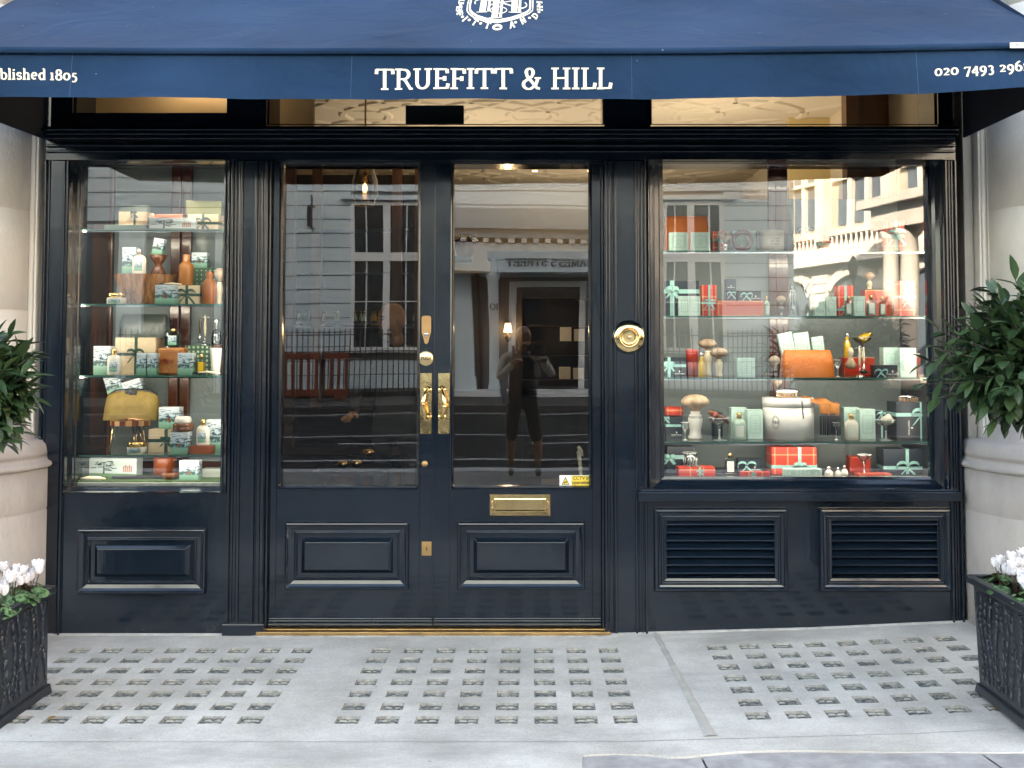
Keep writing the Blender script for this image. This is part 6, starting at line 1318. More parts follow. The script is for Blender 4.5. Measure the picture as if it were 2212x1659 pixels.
R2(k_brush, (1669, 1690, 824, 868), .31, 3, "small chrome handled shaving brush on the white hatbox", "shaving brush", "shaving_brush", z=zR_[3]+hb+.001, handle=CHROME, hf=.52, hw=.42)
thing("wool_scarf", "tan checked wool scarf with dark fringe draped off the white hatbox", "scarf", (PX(1772, 900, .30), .29, zR_[3]+hb-W(78, .3)+.002), k_scarf(W(76, .3), W(80, .3)))
R2(k_glass, (1798, 1815, 916, 954), .20, 3, "small liqueur glass right of the hanging scarf", "glass", "liqueur_glass")
R2(k_mint, (1820, 1853, 889, 954), .34, 3, "mint carton behind the white bottle on the fourth right shelf", "carton", "mint_carton", group=G_M, d=.06)
R2(k_mint, (1854, 1887, 890, 954), .27, 3, "mint carton right of the white bottle on the fourth right shelf", "carton", "mint_carton", group=G_M, d=.06)
R2(k_bottle, (1824, 1854, 898, 954), .21, 3, "white bottle with gold cap on the fourth right shelf", "bottle", "lotion_bottle", glass=CREMEW, lab=LABEL)
R2(k_gift, (1888, 1908, 896, 953), .36, 3, "narrow dark gift box with mint bow behind the coupe glass", "gift box", "gift_box", d=.07, vx=.6, hz=None, bowat=(0, .85), bw=.025)
cg = hh(911, 954, .2); R2(k_glass, (1893, 1934, 911, 954), .20, 3, "coupe glass holding a white soap at the right of the fourth shelf", "glass", "coupe_glass", kind='coupe')
R2(k_turned, (1897, 1918, 893, 913), .20, 3, "white cylinder soap tipped in the coupe glass", "soap", "round_soap", z=zR_[3]+cg*.88, ry=rad(60), prof=[(.9, 0), (1, .06), (1, .94), (.9, 1), (.0006, 1)], mt=CREMEW)
bg_ = hh(876, 953, .32); R2(k_gift, (1926, 2004, 876, 953), .34, 3, "large dark gift box with mint bow under the hairbrush, fourth right shelf", "gift box", "gift_box", d=.14, vx=.70, hz=.66, bw=.055, logo=(-.18, .30, .012, True), rw=.019)
R2(k_hairbrush, (1939, 1986, 860, 876), .30, 3, "silver backed hairbrush lying on the large dark gift box", "hairbrush", "hair_brush", z=zR_[3]+bg_+.002)
# floor
R2(k_gift, (1438, 1495, 972, 1028), .38, 4, "dark gift box with mint ribbon at the left of the right window floor", "gift box", "gift_box", d=.1, vx=None, hz=.60, bowat=(-.42, .55), bw=.03)
pf = hh(1010, 1029, .22); R2(k_gift, (1463, 1541, 1010, 1029), .24, 4, "flat red plaid gift box under the cut glass tumbler", "gift box", "gift_box", d=.10, box=PLAID, vx=.58, hz=None, bw=.018)
R2(k_glass, (1475, 1506, 981, 1010), .23, 4, "cut glass tumbler on the flat red plaid gift box", "glass", "glass_tumbler", z=zR_[4]+pf+.002, kind='tumbler')
R2(k_flask, (1565, 1589, 983, 1028), .28, 4, "square bottle with copper cap on the right window floor", "bottle", "small_bottle", liq=mat("dark_glass_fill", (.05, .07, .07), .2))
R2(k_gift, (1592, 1642, 997, 1028), .33, 4, "low dark gift box with large mint bow on the right window floor", "gift box", "gift_box", d=.08, vx=None, hz=None, bowat=(-.15, .5), bw=.050, rw=.013, logo=(.2, .25, .009, False))
R2(k_gift, (1600, 1661, 1018, 1029), .18, 4, "thin red plaid parcel lying before the low dark gift box", "gift box", "gift_box", d=.05, box=PLAID, vx=.42, hz=None, bw=.014)
R2(k_razor, (1550, 1604, 1020, 1028), .20, 4, "dark handled razor lying on the right window floor", "razor", "safety_razor", mt=GUN)
R2(k_gift, (1662, 1757, 972, 1029), .34, 4, "large red plaid gift box with mint ribbon on the right window floor", "gift box", "gift_box", d=.13, box=PLAID, vx=.62, hz=.28, bw=.035, rw=.017)
R2(k_mint, (1692, 1731, 1012, 1029), .19, 4, "low mint box, left of a pair before the large plaid gift box", "carton", "mint_carton", group=G_M, d=.05)
R2(k_mint, (1733, 1773, 1012, 1029), .19, 4, "low mint box, right of a pair before the large plaid gift box", "carton", "mint_carton", group=G_M, d=.05)
cp = [(.9, 0), (1, .05), (.95, .45), (.5, .60), (.42, .62)]
for (b_, Y, lab) in (((1781, 1800, 1007, 1028), .20, "little white bottle with silver stopper, left of three"), ((1803, 1818, 1009, 1028), .20, "little white bottle with silver stopper, middle of three"), ((1817, 1832, 1007, 1028), .24, "little white bottle with silver stopper, right of three")):
    w_, h_ = W(b_[1]-b_[0], Y), W(b_[3]-b_[2], Y); a_ = M(); a_.lathe([(r_*w_/2, z_*h_) for r_, z_ in cp], n=20); c_ = M(); c_.lathe([(w_*.22, h_*.62), (w_*.25, h_*.85), (w_*.18, h_), (.0004, h_)], n=14)
    thing("small_bottle", lab, "bottle", (PX((b_[0]+b_[1])/2, b_[3], Y), Y, zR_[4]+.0005), [("bottle_body", a_, WHITE), ("stopper", c_, CHROME)], group="little white bottles")
R2(k_plain, (1832, 1876, 993, 1028), .36, 4, "red leather box with gilt edge behind the cut martini glass", "box", "red_box", d=.08, box=REDL, edge=GOLD)
R2(k_glass, (1851, 1882, 984, 1024), .22, 4, "cut martini glass on a flat red card case", "glass", "martini_glass", kind='martini', z=zR_[4]+.012)
R2(k_plain, (1850, 1922, 1022, 1028), .22, 4, "flat red card case under the martini glass", "case", "card_case", d=.07, box=CORAL)
R2(k_gift, (1902, 1996, 976, 1029), .34, 4, "wide dark gift box with mint bow at the right of the right window floor", "gift box", "gift_box", d=.13, vx=.53, hz=.26, bw=.06, rw=.017)
# ---------------------------------------------------------------- shop interior
ZC = 3.15
CEIL = mat("cream_ceiling", (.58, .52, .44), .8); CWALL = mat("cream_wall", (.68, .60, .48), .8)
DWOOD = woodm("dark_panelling", (.008, .005, .004), (.018, .010, .007), 1.0, rough=.35)
m = M(); m.box(-2.5, 2.4, .3, 6.2, ZC, ZC+.1); struct(m.build("ceiling", CEIL))
m = M(); m.box(-2.5, 2.4, .0+.13, 6.2, -.2, .0); struct(m.build("floor", mat("dark_wood_floor", (.03, .016, .01), .3, var=.3, vs=3)))
m = M(); m.box(-2.5, 2.4, 6.0, 6.19, 0, ZC); m.box(2.25, 2.4, .62, 6.0, 0, ZC); m.box(-2.5, -2.45, .62, 6, 0, ZC); struct(m.build("wall", CWALL))
m = M()
for i in range(-4, 5):
    for j in range(0, 9):
        cx, cy = i*.62 + (.31 if j % 2 else 0), .6 + j*.62
        if -2.2 < cx < 2.1:
            pts = []
            for k in range(29):
                a = 2*math.pi*k/28; q = .46*(1 + .05*math.cos(4*a)); pts.append((cx+q*math.cos(a), cy+q*math.sin(a)))
            vs = []
            for x, y in pts:
                dx, dy = x-cx, y-cy; l = math.hypot(dx, dy); dx /= l; dy /= l; d = .0006*((i+j) % 3)
                vs += [(x-dx*.034, y-dy*.034, ZC), (x-dx*.018, y-dy*.018, ZC-.013-d), (x+dx*.018, y+dy*.018, ZC-.013-d), (x+dx*.034, y+dy*.034, ZC)]
            m.add(vs, [(4*k+q, 4*k+q+4, 4*k+q+5, 4*k+q+1) for k in range(28) for q in range(3)])
rb = m.build("ceiling_ribs", CEIL); struct(rb)
# sign box seen through the transom, its back towards the street
a = rect(877, 229, 1002, 269, .22); m = M(); m.box(a[0], a[1], .20, .24, a[2], a[3]); thing("hanging_sign", "dark blank sign board hanging inside the middle transom", "sign", ((a[0]+a[1])/2, .22, a[2]), [("board", (lambda q: (q.box(-(a[1]-a[0])/2, (a[1]-a[0])/2, -.015, .015, 0, a[3]-a[2]), q)[1])(M()), mat("slate_board", (.05, .075, .085), .6))])
# tan soffit behind the left transom, wood uprights behind the right one
m = M(); m.box(-2.4, -1.2, .40, .44, 2.60, ZC-.002); thing("soffit_panel", "plain tan panel behind the left transom light", "panel", (0, 0, 0), [("panel", m, mat("tan_panel", (.50, .37, .22), .7))])
m = M(); a0 = PX(1828, 240, 1.2); m.box(a0, a0+.08, 1.2, 1.3, 1.2, ZC-.003); m.box(a0+.09, a0+.55, 1.25, 1.3, 1.2, ZC-.003); thing("wall_cabinet", "brown wooden cabinet upright behind the right transom light", "cabinet", (0, 0, 0), [("upright", m, woodm("mid_brown_wood", (.10, .045, .02), (.2, .10, .05), 1))])
m = M(); m.box(PX(1700, 240, 2.6), PX(1826, 240, 2.6), 2.55, 2.6, 1.3, ZC-.003); thing("screen_panel", "yellow-cream partition panel behind the right window", "panel", (0, 0, 0), [("panel", m, mat("yellow_cream", (.62, .50, .26), .7))])
# shelving behind the doors
def shelving(x0, x1, Y, z1, label, zsh, goods=True):
    e = empty("shelf_unit", ((x0+x1)/2, Y, 0), 0, label, "shelf unit", "dark shelf units inside the shop"); w = (x1-x0)/2
    m = M(); m.box(-w, w, .32, .36, 0, z1); m.box(-w, -w+.05, 0, .32, 0, z1); m.box(w-.05, w, 0, .32, 0, z1); m.box(-w-.03, w+.03, -.03, .34, z1, z1+.08); m.box(-w+.05, w-.05, .02, .32, 0, .9); m.build("carcass", DWOOD, e)
    m = M()
    for z in zsh: m.box(-w+.05, w-.05, .03, .32, z-.012, z+.012)
    m.build("shelf_board", DWOOD, e); return e
shelving(-2.42, -.80, 3.5, 2.78, "tall dark mahogany shelves seen through the left door", (.95, 1.30, 1.62, 2.05, 2.42))
shelving(-.42, .75, 5.3, PZ(560, 5.3), "dark shelves at the back seen through the right door", (.95, 1.30, 1.62, 1.9))
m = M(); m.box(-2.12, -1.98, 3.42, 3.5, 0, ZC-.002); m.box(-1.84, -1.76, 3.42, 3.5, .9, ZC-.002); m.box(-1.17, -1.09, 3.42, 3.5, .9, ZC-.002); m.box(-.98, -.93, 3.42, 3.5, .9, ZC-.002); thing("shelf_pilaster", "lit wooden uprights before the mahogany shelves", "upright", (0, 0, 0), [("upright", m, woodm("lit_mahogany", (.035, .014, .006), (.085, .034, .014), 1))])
# bottles on the shelf seen at eye level through the left door
bt0 = {}
zb_ = PZ(703, 3.6)
m = M(); m.box(-2.4, -.82, 3.47, 3.72, zb_-.02, zb_-.002); thing("glass_ledge", "thin dark ledge carrying bottles behind the left door", "ledge", (0, 0, 0), [("ledge", m, DWOOD)])
spots = [(647, 0), (662, 0), (668, 0), (681, 1), (694, 1), (699, 1), (724, 2), (731, 2), (767, 0), (781, 0), (787, 0), (805, 3), (811, 3), (820, 3), (896, 0)]
liqs = [FROST, mat("cream_lotion", (.55, .42, .26), .3), FROST, AMBER]
names = ["pale green", "cream", "green", "amber"]
for i, (px_, k) in enumerate(spots):
    w_, h_ = W(9, 3.6), W(31, 3.6); parts = k_slim(w_, h_, liqs[k], GOLD); key = k
    if key in bt0: o = copy_tree(bt0[key])
    else: o = bt0[key] = thing("shelf_bottle", "", "bottle", (0, 0, 0), parts)
    o.location = (PX(px_, 690, 3.6), 3.58 + .01*(i % 3), zb_)
    ords = ["first", "second", "third", "fourth", "fifth", "sixth", "seventh", "eighth", "ninth", "tenth", "eleventh", "twelfth", "thirteenth", "fourteenth", "fifteenth"]
    tag(o, "%s bottle, %s from the left in the row behind the left door" % (names[k], ords[i]), "bottle", "bottles on the shelf behind the left door")
# white boxes behind the right door
for (b_, Y, lab) in (((1210, 1234, 707, 737), 5.2, "white box on the upper dark shelf behind the right door"), ((1208, 1232, 793, 819), 5.2, "white box on the lower dark shelf behind the right door"), ((1240, 1262, 711, 737), 5.2, "grey box right of the upper white box behind the right door"), ((1238, 1260, 795, 819), 5.2, "grey box right of the lower white box behind the right door")):
    w_, h_ = W(b_[1]-b_[0], Y), W(b_[3]-b_[2], Y); thing("product_box", lab, "box", (PX((b_[0]+b_[1])/2, b_[3], Y), Y, PZ(b_[3], Y)), [("box", bxp(w_, .1, h_), mat("white_box", (.5, .5, .5), .6) if "white" in lab else mat("grey_box", (.22, .23, .24), .6), None, .002)])
m = M(); m.box(-.1, .7, 5.14, 5.28, PZ(820, 5.2)-.02, PZ(820, 5.2)-.001); m.box(-.1, .7, 5.14, 5.28, PZ(738, 5.2)-.02, PZ(738, 5.2)-.001); thing("display_ledge", "dark ledges carrying boxes behind the right door", "ledge", (0, 0, 0), [("ledge", m, DWOOD)])
# counter with lit glassware low behind the left door
ct = empty("counter", (-1.45, 2.2, 0), 0, "dark counter low behind the left door glass", "counter")
m = M(); m.box(-.45, .75, 0, .5, 0, .62); m.box(-.48, .78, -.03, .52, .62, .66); m.build("carcass", DWOOD, ct); m = M()
for i in range(3): m.box(.0+i*.24, .19+i*.24, -.004, .001, .14, .54)
m.build("glazed_front", mat("amber_wood_inset", (.10, .045, .015), .2, var=.5, vs=12), ct)
for i, (px_, py, Y) in enumerate(((741, 1010, 1.6), (770, 1008, 1.6), (797, 985, 1.7))):
    thing("brass_bowl", ("low brass bowl, %s of three low down behind the left door" % ("first", "second", "third")[i]), "bowl", (PX(px_, py, Y), Y, PZ(py, Y)), k_turned(W(26, Y), W(14, Y), [(.5, 0), (.9, .4), (1, 1), (.9, .9), (.0006, .2)], BRASS), group="brass bowls behind the left door")
m = M(); z_ = PZ(1011, 1.6); m.box(-1.40, -.95, 1.45, 1.85, z_-.03, z_-.001); m.box(-1.38, -1.34, 1.5, 1.55, 0, z_-.03); m.box(-1.02, -.98, 1.5, 1.55, 0, z_-.03); thing("low_table", "low dark table under the brass bowls behind the left door", "table", (0, 0, 0), [("table_top", m, DWOOD)])
# basket with yellow flowers, orange parcel, shoehorn stand behind right door
a = PX(1005, 540, 1.2); z_ = PZ(555, 1.2)
hb_ = M(); hb_.lathe([(.05, 0), (.075, .10), (.07, .10), (.045, .01)], n=20); rm = M(); rm.tube([(math.cos(t)*.075, math.sin(t)*.075, .10) for t in [2*math.pi*k/16 for k in range(17)]], .006, 6, cap=False)
pk = M()
for i in range(50): q = Vector((R.gauss(0, .03), R.gauss(0, .03), .10+abs(R.gauss(0, .02)))); leaf(pk, q, Vector((R.uniform(-1, 1), R.uniform(-1, 1), R.uniform(.1, 1))), Vector((0, 0, 1)), .03, .008)
thing("flower_basket", "small basket of yellow flowers high behind the right door", "basket", (a, 1.2, z_), [("basket", hb_, TANL), ("rim", rm, GUN), ("flowers", pk, mat("yellow_petal", (.6, .45, .05), .6))])
m = M(); m.box(-.22, .10, -.08, .10, -.03, -.001); m.tube([(-.18, 0, -.03), (-.18, 0, -z_)], .012, 8); m.lathe([(.12, -z_), (.12, -z_+.02), (.02, -z_+.03)], (-.18, 0, 0), 20); thing("plant_stand", "dark stand under the flower basket", "stand", (a-.06, 1.2, z_), [("stand", m, DWOOD)])
m = M(); x_ = PX(1251, 1000, .35); z0_ = PZ(1042, .35); h_ = W(76, .35); m.tube([(.010, 0, 0), (.006, 0, h_*.5), (-.004, 0, h_*.86), (-.003, 0, h_*.96), (.006, 0, h_)], [.010, .010, .011, .011, .008], 10); m.tube([(.004, -.004, h_*.97), (.014, -.004, h_*.88), (.016, -.004, h_*.74)], .007, 8); thing("ivory_stick", "cream hooked stick standing behind the CCTV sticker", "stick", (x_, .35, z0_), [("stick", m, CREAM)])
m = M(); m.box(-.20, .22, -.05, .16, -z0_, -.001); thing("plinth", "dark plinth at the foot of the right door inside", "plinth", (x_, .35, z0_), [("block", m, DWOOD, None, .004)])
# ---- lit lamps
LAMPG = thin_glass("smoked_lamp_glass", (.80, .72, .58), 1.8, .05)
def point(name, loc, e, r=.05, col=(1, .72, .42), parent=None):
    d = bpy.data.lights.new(name, 'POINT'); d.energy = e; d.shadow_soft_size = r; d.color = col; o = bpy.data.objects.new(name, d); COL.objects.link(o); o.location = loc
    if parent: o.parent = parent
    return o
Yp = 1.3; xp, zp = P(788, 444, Yp)
pe = empty("pendant_lamp", (xp, Yp, zp), 0, "tall glass lantern hanging inside above the left door", "lamp")
m = M(); hl = W(90, Yp); m.lathe([(.055, 0), (.085, hl*.25), (.08, hl*.6), (.045, hl*1.0), (.045, hl*1.25)], n=24); m.build("glass_shade", LAMPG, pe)
m = M(); m.tube([(0, 0, hl*.75), (0, 0, ZC-zp)], .006, 8); m.lathe([(.05, hl*1.25), (.05, hl*1.29), (.01, hl*1.34)], n=20); m.lathe([(.0005, hl*.55), (.018, hl*.60), (.014, hl*.7), (.022, hl*.78)], n=16); m.tube([(math.cos(t)*.056, math.sin(t)*.056, 0) for t in [2*math.pi*k/20 for k in range(21)]], .004, 6); m.build("brass_fitting", BRASSD, pe)
m = M(); m.ell((0, 0, hl*.42), (.016, .016, .03), 12, 8); m.build("bulb", mat("lit_bulb", (1, .7, .4), .5, emit=(1, .62, .3), es=.8), pe)
Yl = 5.1; xl_, zl_ = P(1097, 712, Yl)
wl = empty("wall_lamp", (xl_, Yl, zl_), 0, "small lit wall lamp with a cream shade behind the right door", "lamp")
m = M(); s_ = W(20, Yl); m.lathe([(s_*.48, -s_*.3), (s_*.30, s_*.7)], n=20); m.build("lamp_shade", mat("lit_shade", (.8, .5, .3), .8, emit=(1, .50, .22), es=.55), wl)
m = M(); m.tube([(0, 0, -s_*.3), (0, 0, -s_*.9), (0, .10, -s_*.9)], .008, 6); m.lathe([(.03, 0), (.03, .012)], (0, .09, -s_*.9), 12, axis='y'); m.build("bracket", BRASSD, wl)
m = M(); m.box(xl_-.62, xl_+.14, Yl+.11, Yl+.15, .0, PZ(590, 5.2)); thing("panel_wall", "dark panel wall carrying the small lit wall lamp", "panel", (0, 0, 0), [("panel", m, DWOOD)])
# ceiling downlights
m = M(); m.box(.60, 2.0, .12, .16, 2.521, 2.55); thing("lighting_track", "dark lighting track over the right display window", "track", (0, 0, 0), [("track", m, NAVYI)])
point("transom_fill", (-1.8, .27, 2.95), 2.4, .06, (1, .80, .58))  # added unseen fill light for the tan panel behind the left transom
for (x, y, lab) in ((-1.95, .135, "ceiling downlight over the left half of the left display window"), (-1.62, .135, "ceiling downlight over the right half of the left display window"), (.0, 4.4, "recessed ceiling downlight deep in the shop, nearer one"), (.03, 5.0, "recessed ceiling downlight deep in the shop, farther one"), (.80, .135, "downlight over the left of the right display window"), (1.28, .135, "downlight over the middle of the right display window"), (1.76, .135, "downlight over the right of the right display window")):
    z = (2.438 if x < 0 else 2.52) if y < 1 else ZC - .002
    e = empty("downlight", (x, y, z), 0, lab, "downlight", "ceiling downlights"); m = M(); m.lathe([(.045, -.004), (.045, 0)], n=20); m.lathe([(.030, -.006), (.045, -.005)], n=20); m.build("ring", BRASSD, e)
    m = M(); m.lathe([(.0005, -.0062), (.028, -.0062)], n=16); m.build("lens", mat("lit_downlight", (1, .9, .7), .5, emit=(1, .78, .5), es=3.0), e)
    d = bpy.data.lights.new("downlight_beam", 'SPOT'); d.energy = (32 if y < 1 else 1.2); d.spot_size = rad(115); d.spot_blend = .8; d.shadow_soft_size = .05; d.color = (1, .90, .78) if y < 1 else (1, .78, .55); o = bpy.data.objects.new("downlight_beam", d); COL.objects.link(o); o.parent = e; o.location = (0, 0, -.03); o.rotation_euler = (rad(14) if y < 1 else 0, 0, 0)

def ceiling_fill_spot(x, y, z, en):  # unseen upward spots, added to brighten the ceiling
    d = bpy.data.lights.new("ceiling_fill", 'SPOT'); d.energy = en; d.spot_size = rad(165); d.spot_blend = .5; d.shadow_soft_size = .35; d.color = (1, .86, .70); o = bpy.data.objects.new("ceiling_fill", d); COL.objects.link(o); o.location = (x, y, z); o.rotation_euler = (rad(180), 0, 0)
ceiling_fill_spot(-.5, 2.6, 2.2, 5); ceiling_fill_spot(1.2, 2.0, 2.2, 6); ceiling_fill_spot(.6, 4.4, 2.2, 5)
point("lamp_glow", (xl_, Yl-.12, zl_), 1.0, .04)

# ---------------------------------------------------------------- people
SKIN = mat("skin", (.22, .11, .065), .5, var=.06, vs=14); SKIND = mat("tanned_skin", (.30, .15, .08), .5, var=.08, vs=14)
def skinned(name, joints, edges, m_, parent, sub=2):
    me = bpy.data.meshes.new(name); keys = list(joints); me.from_pydata([joints[k][0] for k in keys], [(keys.index(a), keys.index(b)) for a, b in edges], []); me.update()
    o = bpy.data.objects.new(name, me); COL.objects.link(o); me.materials.append(m_); o.parent = parent
    s = o.modifiers.new("skin", 'SKIN'); s.use_smooth_shade = True
    for i, k in enumerate(keys): r = joints[k][1]; me.skin_vertices[0].data[i].radius = (r, r) if not isinstance(r, tuple) else r
    me.skin_vertices[0].data[0].use_root = True
    u = o.modifiers.new("sub", 'SUBSURF'); u.levels = sub; u.render_levels = sub
    return o
def head(parent, c, yaw, skin, r=1.0, beard=True, tilt=0):
    e = M(); e.T = Matrix.Translation(c) @ Matrix.Rotation(yaw, 4, 'Z') @ Matrix.Rotation(tilt, 4, 'X') @ Matrix.Scale(r, 4)
    n, k = 28, 20; vs = []                     # looks towards +y
    for j in range(k+1):
        ph = math.pi*j/k; z = -math.cos(ph)*.122
        for i in range(n):
            a = 2*math.pi*i/n; x = math.sin(ph)**.8*.077*math.cos(a); y = math.sin(ph)**.8*.098*math.sin(a)
            if z < -.02 and y > 0: x *= 1-.25*(-z-.02)/.1; y *= 1 - .05*(-z)/.1
            if z < -.03 and y < 0: y *= .72
            f = max(0, y/.098)
            y += f**8*(.026*math.exp(-((z+.012)/.022)**2)*math.exp(-(x/.014)**2) + .006*math.exp(-((z-.030)/.012)**2) + .008*math.exp(-((z+.060)/.02)**2) - .008*math.exp(-((z-.012)/.012)**2)*math.exp(-((abs(x)-.03)/.014)**2))
            vs.append((x, y, z))
    e.add(vs, [(j*n+i, j*n+(i+1) % n, (j+1)*n+(i+1) % n, (j+1)*n+i) for j in range(k) for i in range(n)], True)
    for sg in (-1, 1): e.ell((sg*.079, -.006, -.004), (.010, .019, .032), 10, 8)
    e.build("head", skin, parent)
    e2 = M(); e2.T = e.T
    for sg in (-1, 1): e2.ell((sg*.029, .088, .012), (.011, .008, .006), 8, 6); e2.tube([(sg*.014, .100, .032), (sg*.045, .088, .032)], .004, 5)
    e2.build("eyes", DARK, parent)
    if beard:
        b = M(); b.T = e.T; b.ell((0, .052, -.078), (.052, .048, .046), 18, 10); b.build("beard", mat("grey_brown_beard", (.10, .07, .05), .95, var=.3, vs=60, bump=.6, bs=200), parent)
def hand(parent, c, d, up, skin, curl=.6):
    d = Vector(d).normalized(); up = Vector(up).normalized(); s = d.cross(up).normalized(); up = s.cross(d); J = {}; E = []
    c = Vector(c); J['w'] = (tuple(c), .024); J['p'] = (tuple(c+d*.05), (.034, .018)); E.append(('w', 'p'))
    for i, (o, l) in enumerate(((-.030, .068), (-.010, .076), (.010, .072), (.029, .058))):
        a = c+d*.085+s*o; b = a+d*l*.45-up*l*.2*curl; q = b+d*l*.1-up*l*.45*curl
        for nm, p, r in (('a', a, .0095), ('b', b, .0085), ('c', q, .0075)): J[nm+str(i)] = (tuple(p), r)
        E += [('p', 'a%d' % i), ('a%d' % i, 'b%d' % i), ('b%d' % i, 'c%d' % i)]
    t0 = c+d*.03-s*.036; t1 = t0+d*.03-s*.018-up*.012; J['t0'] = (tuple(t0), .012); J['t1'] = (tuple(t1), .009); E += [('w', 't0'), ('t0', 't1')]
    return skinned("hand", J, E, skin, parent, 1)
# photographer on the pavement, seen mirrored in the right-hand door
px0 = -.10; py0 = -CAM_D - .62
pe = empty("person", (px0, py0, gz(0)*.2), 0, "person in dark waistcoat and shorts with off-white sleeves, mirrored in the right door", "person")
J = {'pel': ((0, 0, .88), (.15, .11)), 'spn': ((0, .0, 1.04), (.135, .10)), 'chs': ((0, -.02, 1.24), (.17, .115)), 'nkb': ((0, -.02, 1.37), (.075, .065)), 'lhp': ((-.085, 0, .80), .088), 'rhp': ((.085, 0, .80), .088), 'lkn': ((-.13, .02, .36), .070), 'rkn': ((.155, .03, .36), .070)}
skinned("dark_clothing", J, [('pel', 'spn'), ('spn', 'chs'), ('chs', 'nkb'), ('pel', 'lhp'), ('pel', 'rhp'), ('lhp', 'lkn'), ('rhp', 'rkn')], mat("black_cloth", (.012, .013, .016), .85), pe)
J = {'c': ((0, -.02, 1.30), .06), 'ls': ((-.19, -.02, 1.29), .062), 'le': ((-.25, .10, 1.06), .050), 'lw': ((-.09, .26, 1.22), .034), 'rs': ((.19, -.02, 1.29), .062), 're': ((.30, .12, 1.10), .050), 'rw': ((.22, .38, 1.24), .034)}
skinned("sleeves", J, [('c', 'ls'), ('ls', 'le'), ('le', 'lw'), ('c', 'rs'), ('rs', 're'), ('re', 'rw')], mat("off_white_cotton", (.36, .32, .26), .85, var=.08, vs=20), pe)
J = {'l1': ((-.13, .02, .52), .056), 'l2': ((-.135, .0, .30), .050), 'l3': ((-.135, -.02, .09), .034)}; skinned("leg", J, [('l1', 'l2'), ('l2', 'l3')], SKIN, pe)
J = {'l1': ((.15, .03, .52), .056), 'l2': ((.165, .0, .30), .050), 'l3': ((.165, -.02, .09), .034)}; skinned("leg", J, [('l1', 'l2'), ('l2', 'l3')], SKIN, pe)
for x in (-.135, .165): J = {'a': ((x, -.05, .045), .040), 'b': ((x, .05, .045), .042), 'c': ((x, .15, .035), .032)}; skinned("shoe", J, [('a', 'b'), ('b', 'c')], BLACKL, pe, 1)
J = {'a': ((0, -.02, 1.34), .052), 'b': ((.01, .0, 1.44), .050)}; skinned("neck", J, [('a', 'b')], SKIN, pe, 1)
head(pe, (.012, .015, 1.515), rad(-48), SKIN, .94)
hand(pe, (-.09, .26, 1.22), (.5, .6, .5), (0, -.3, 1), SKIN, .9); hand(pe, (.22, .38, 1.24), (.0, .8, .5), (0, -.3, 1), SKIN, .9)
m = M(); m.box(.03, .17, .30, .38, 1.32, 1.42); m.box(.07, .13, .32, .38, 1.42, 1.445)
# the held camera sits under the viewpoint, a little behind it
thing("camera_body", "black camera held up by the mirrored person", "camera", (px0+.06, py0+.05, gz(0)*.2-.02), [("body", m, DARK, None, .006), ("lens", (lambda q: (q.lathe([(.034, .38), (.034, .46), (.030, .46), (.0005, .452)], (.10, 0, 1.37), 24, axis='y'), q)[1])(M()), DARK)])
m = M(); m.ell((.0, -.20, 1.10), (.16, .10, .23), 18, 12); bp_ = thing("backpack", "black backpack worn by the mirrored person", "backpack", (px0+.03, py0-.02, gz(0)*.2), [("bag", m, mat("black_nylon", (.008, .009, .012), .6)), ("strap", (lambda q: (q.tube([(-.11, -.12, 1.30), (-.12, .0, 1.40), (-.12, .10, 1.28), (-.13, .06, 1.08), (-.12, -.10, .98)], .016, 8), q.tube([(.09, -.12, 1.30), (.08, .0, 1.40), (.08, .10, 1.28), (.09, .06, 1.08), (.08, -.10, .98)], .016, 8), q)[2])(M()), DARK)])
m = M(); m.tube([(0, 0, 0), (.03, .02, -.14)], .042, 16); m.tube([(.0, 0, .03), (0, 0, 0)], .036, 16); thing("lens_pouch", "grey lens pouch hanging at the hip of the mirrored person", "pouch", (px0-.20, py0+.10, .93), [("pouch", m, mat("grey_pouch", (.08, .10, .13), .5))])
# staff member inside behind the left door
sx_, sY = PX(988/1.15732+1, 700, 2.0), 2.0
ps = empty("person", (sx_, sY, 0), 0, "bald person in dark clothes standing inside behind the left door", "person")
J = {'pel': ((0, 0, .92), (.15, .11)), 'spn': ((0, .0, 1.10), (.14, .10)), 'chs': ((.02, 0, 1.30), (.18, .12)), 'nkb': ((.01, 0, 1.44), (.075, .065)), 'lhp': ((-.09, 0, .84), .085), 'rhp': ((.09, 0, .84), .085), 'lkn': ((-.10, -.01, .48), .058), 'rkn': ((.11, 0, .48), .058), 'lan': ((-.10, .02, .10), .042), 'ran': ((.12, .02, .10), .042), 'ls': ((-.19, 0, 1.36), .062), 'le': ((-.27, -.06, 1.08), .046), 'lw': ((-.24, -.26, .98), .032), 'rs': ((.21, 0, 1.36), .062), 're': ((.27, .02, 1.08), .046), 'rw': ((.22, -.12, .90), .032)}
skinned("dark_clothing", J, [('pel', 'spn'), ('spn', 'chs'), ('chs', 'nkb'), ('pel', 'lhp'), ('pel', 'rhp'), ('lhp', 'lkn'), ('rhp', 'rkn'), ('lkn', 'lan'), ('rkn', 'ran'), ('chs', 'ls'), ('ls', 'le'), ('le', 'lw'), ('chs', 'rs'), ('rs', 're'), ('re', 'rw')], mat("charcoal_cloth", (.02, .019, .02), .85), ps)
head(ps, (-.02, -.02, 1.60), rad(128), SKIND, 1.04); J = {'a': ((.01, 0, 1.42), .054), 'b': ((.0, -.01, 1.54), .052)}; skinned("neck", J, [('a', 'b')], SKIND, ps, 1)
hand(ps, (-.24, -.26, .98), (-.3, -.8, -.2), (0, 0, 1), SKIND, .5); hand(ps, (.22, -.12, .90), (0, -.6, -.6), (0, -1, 1), SKIND, .6)
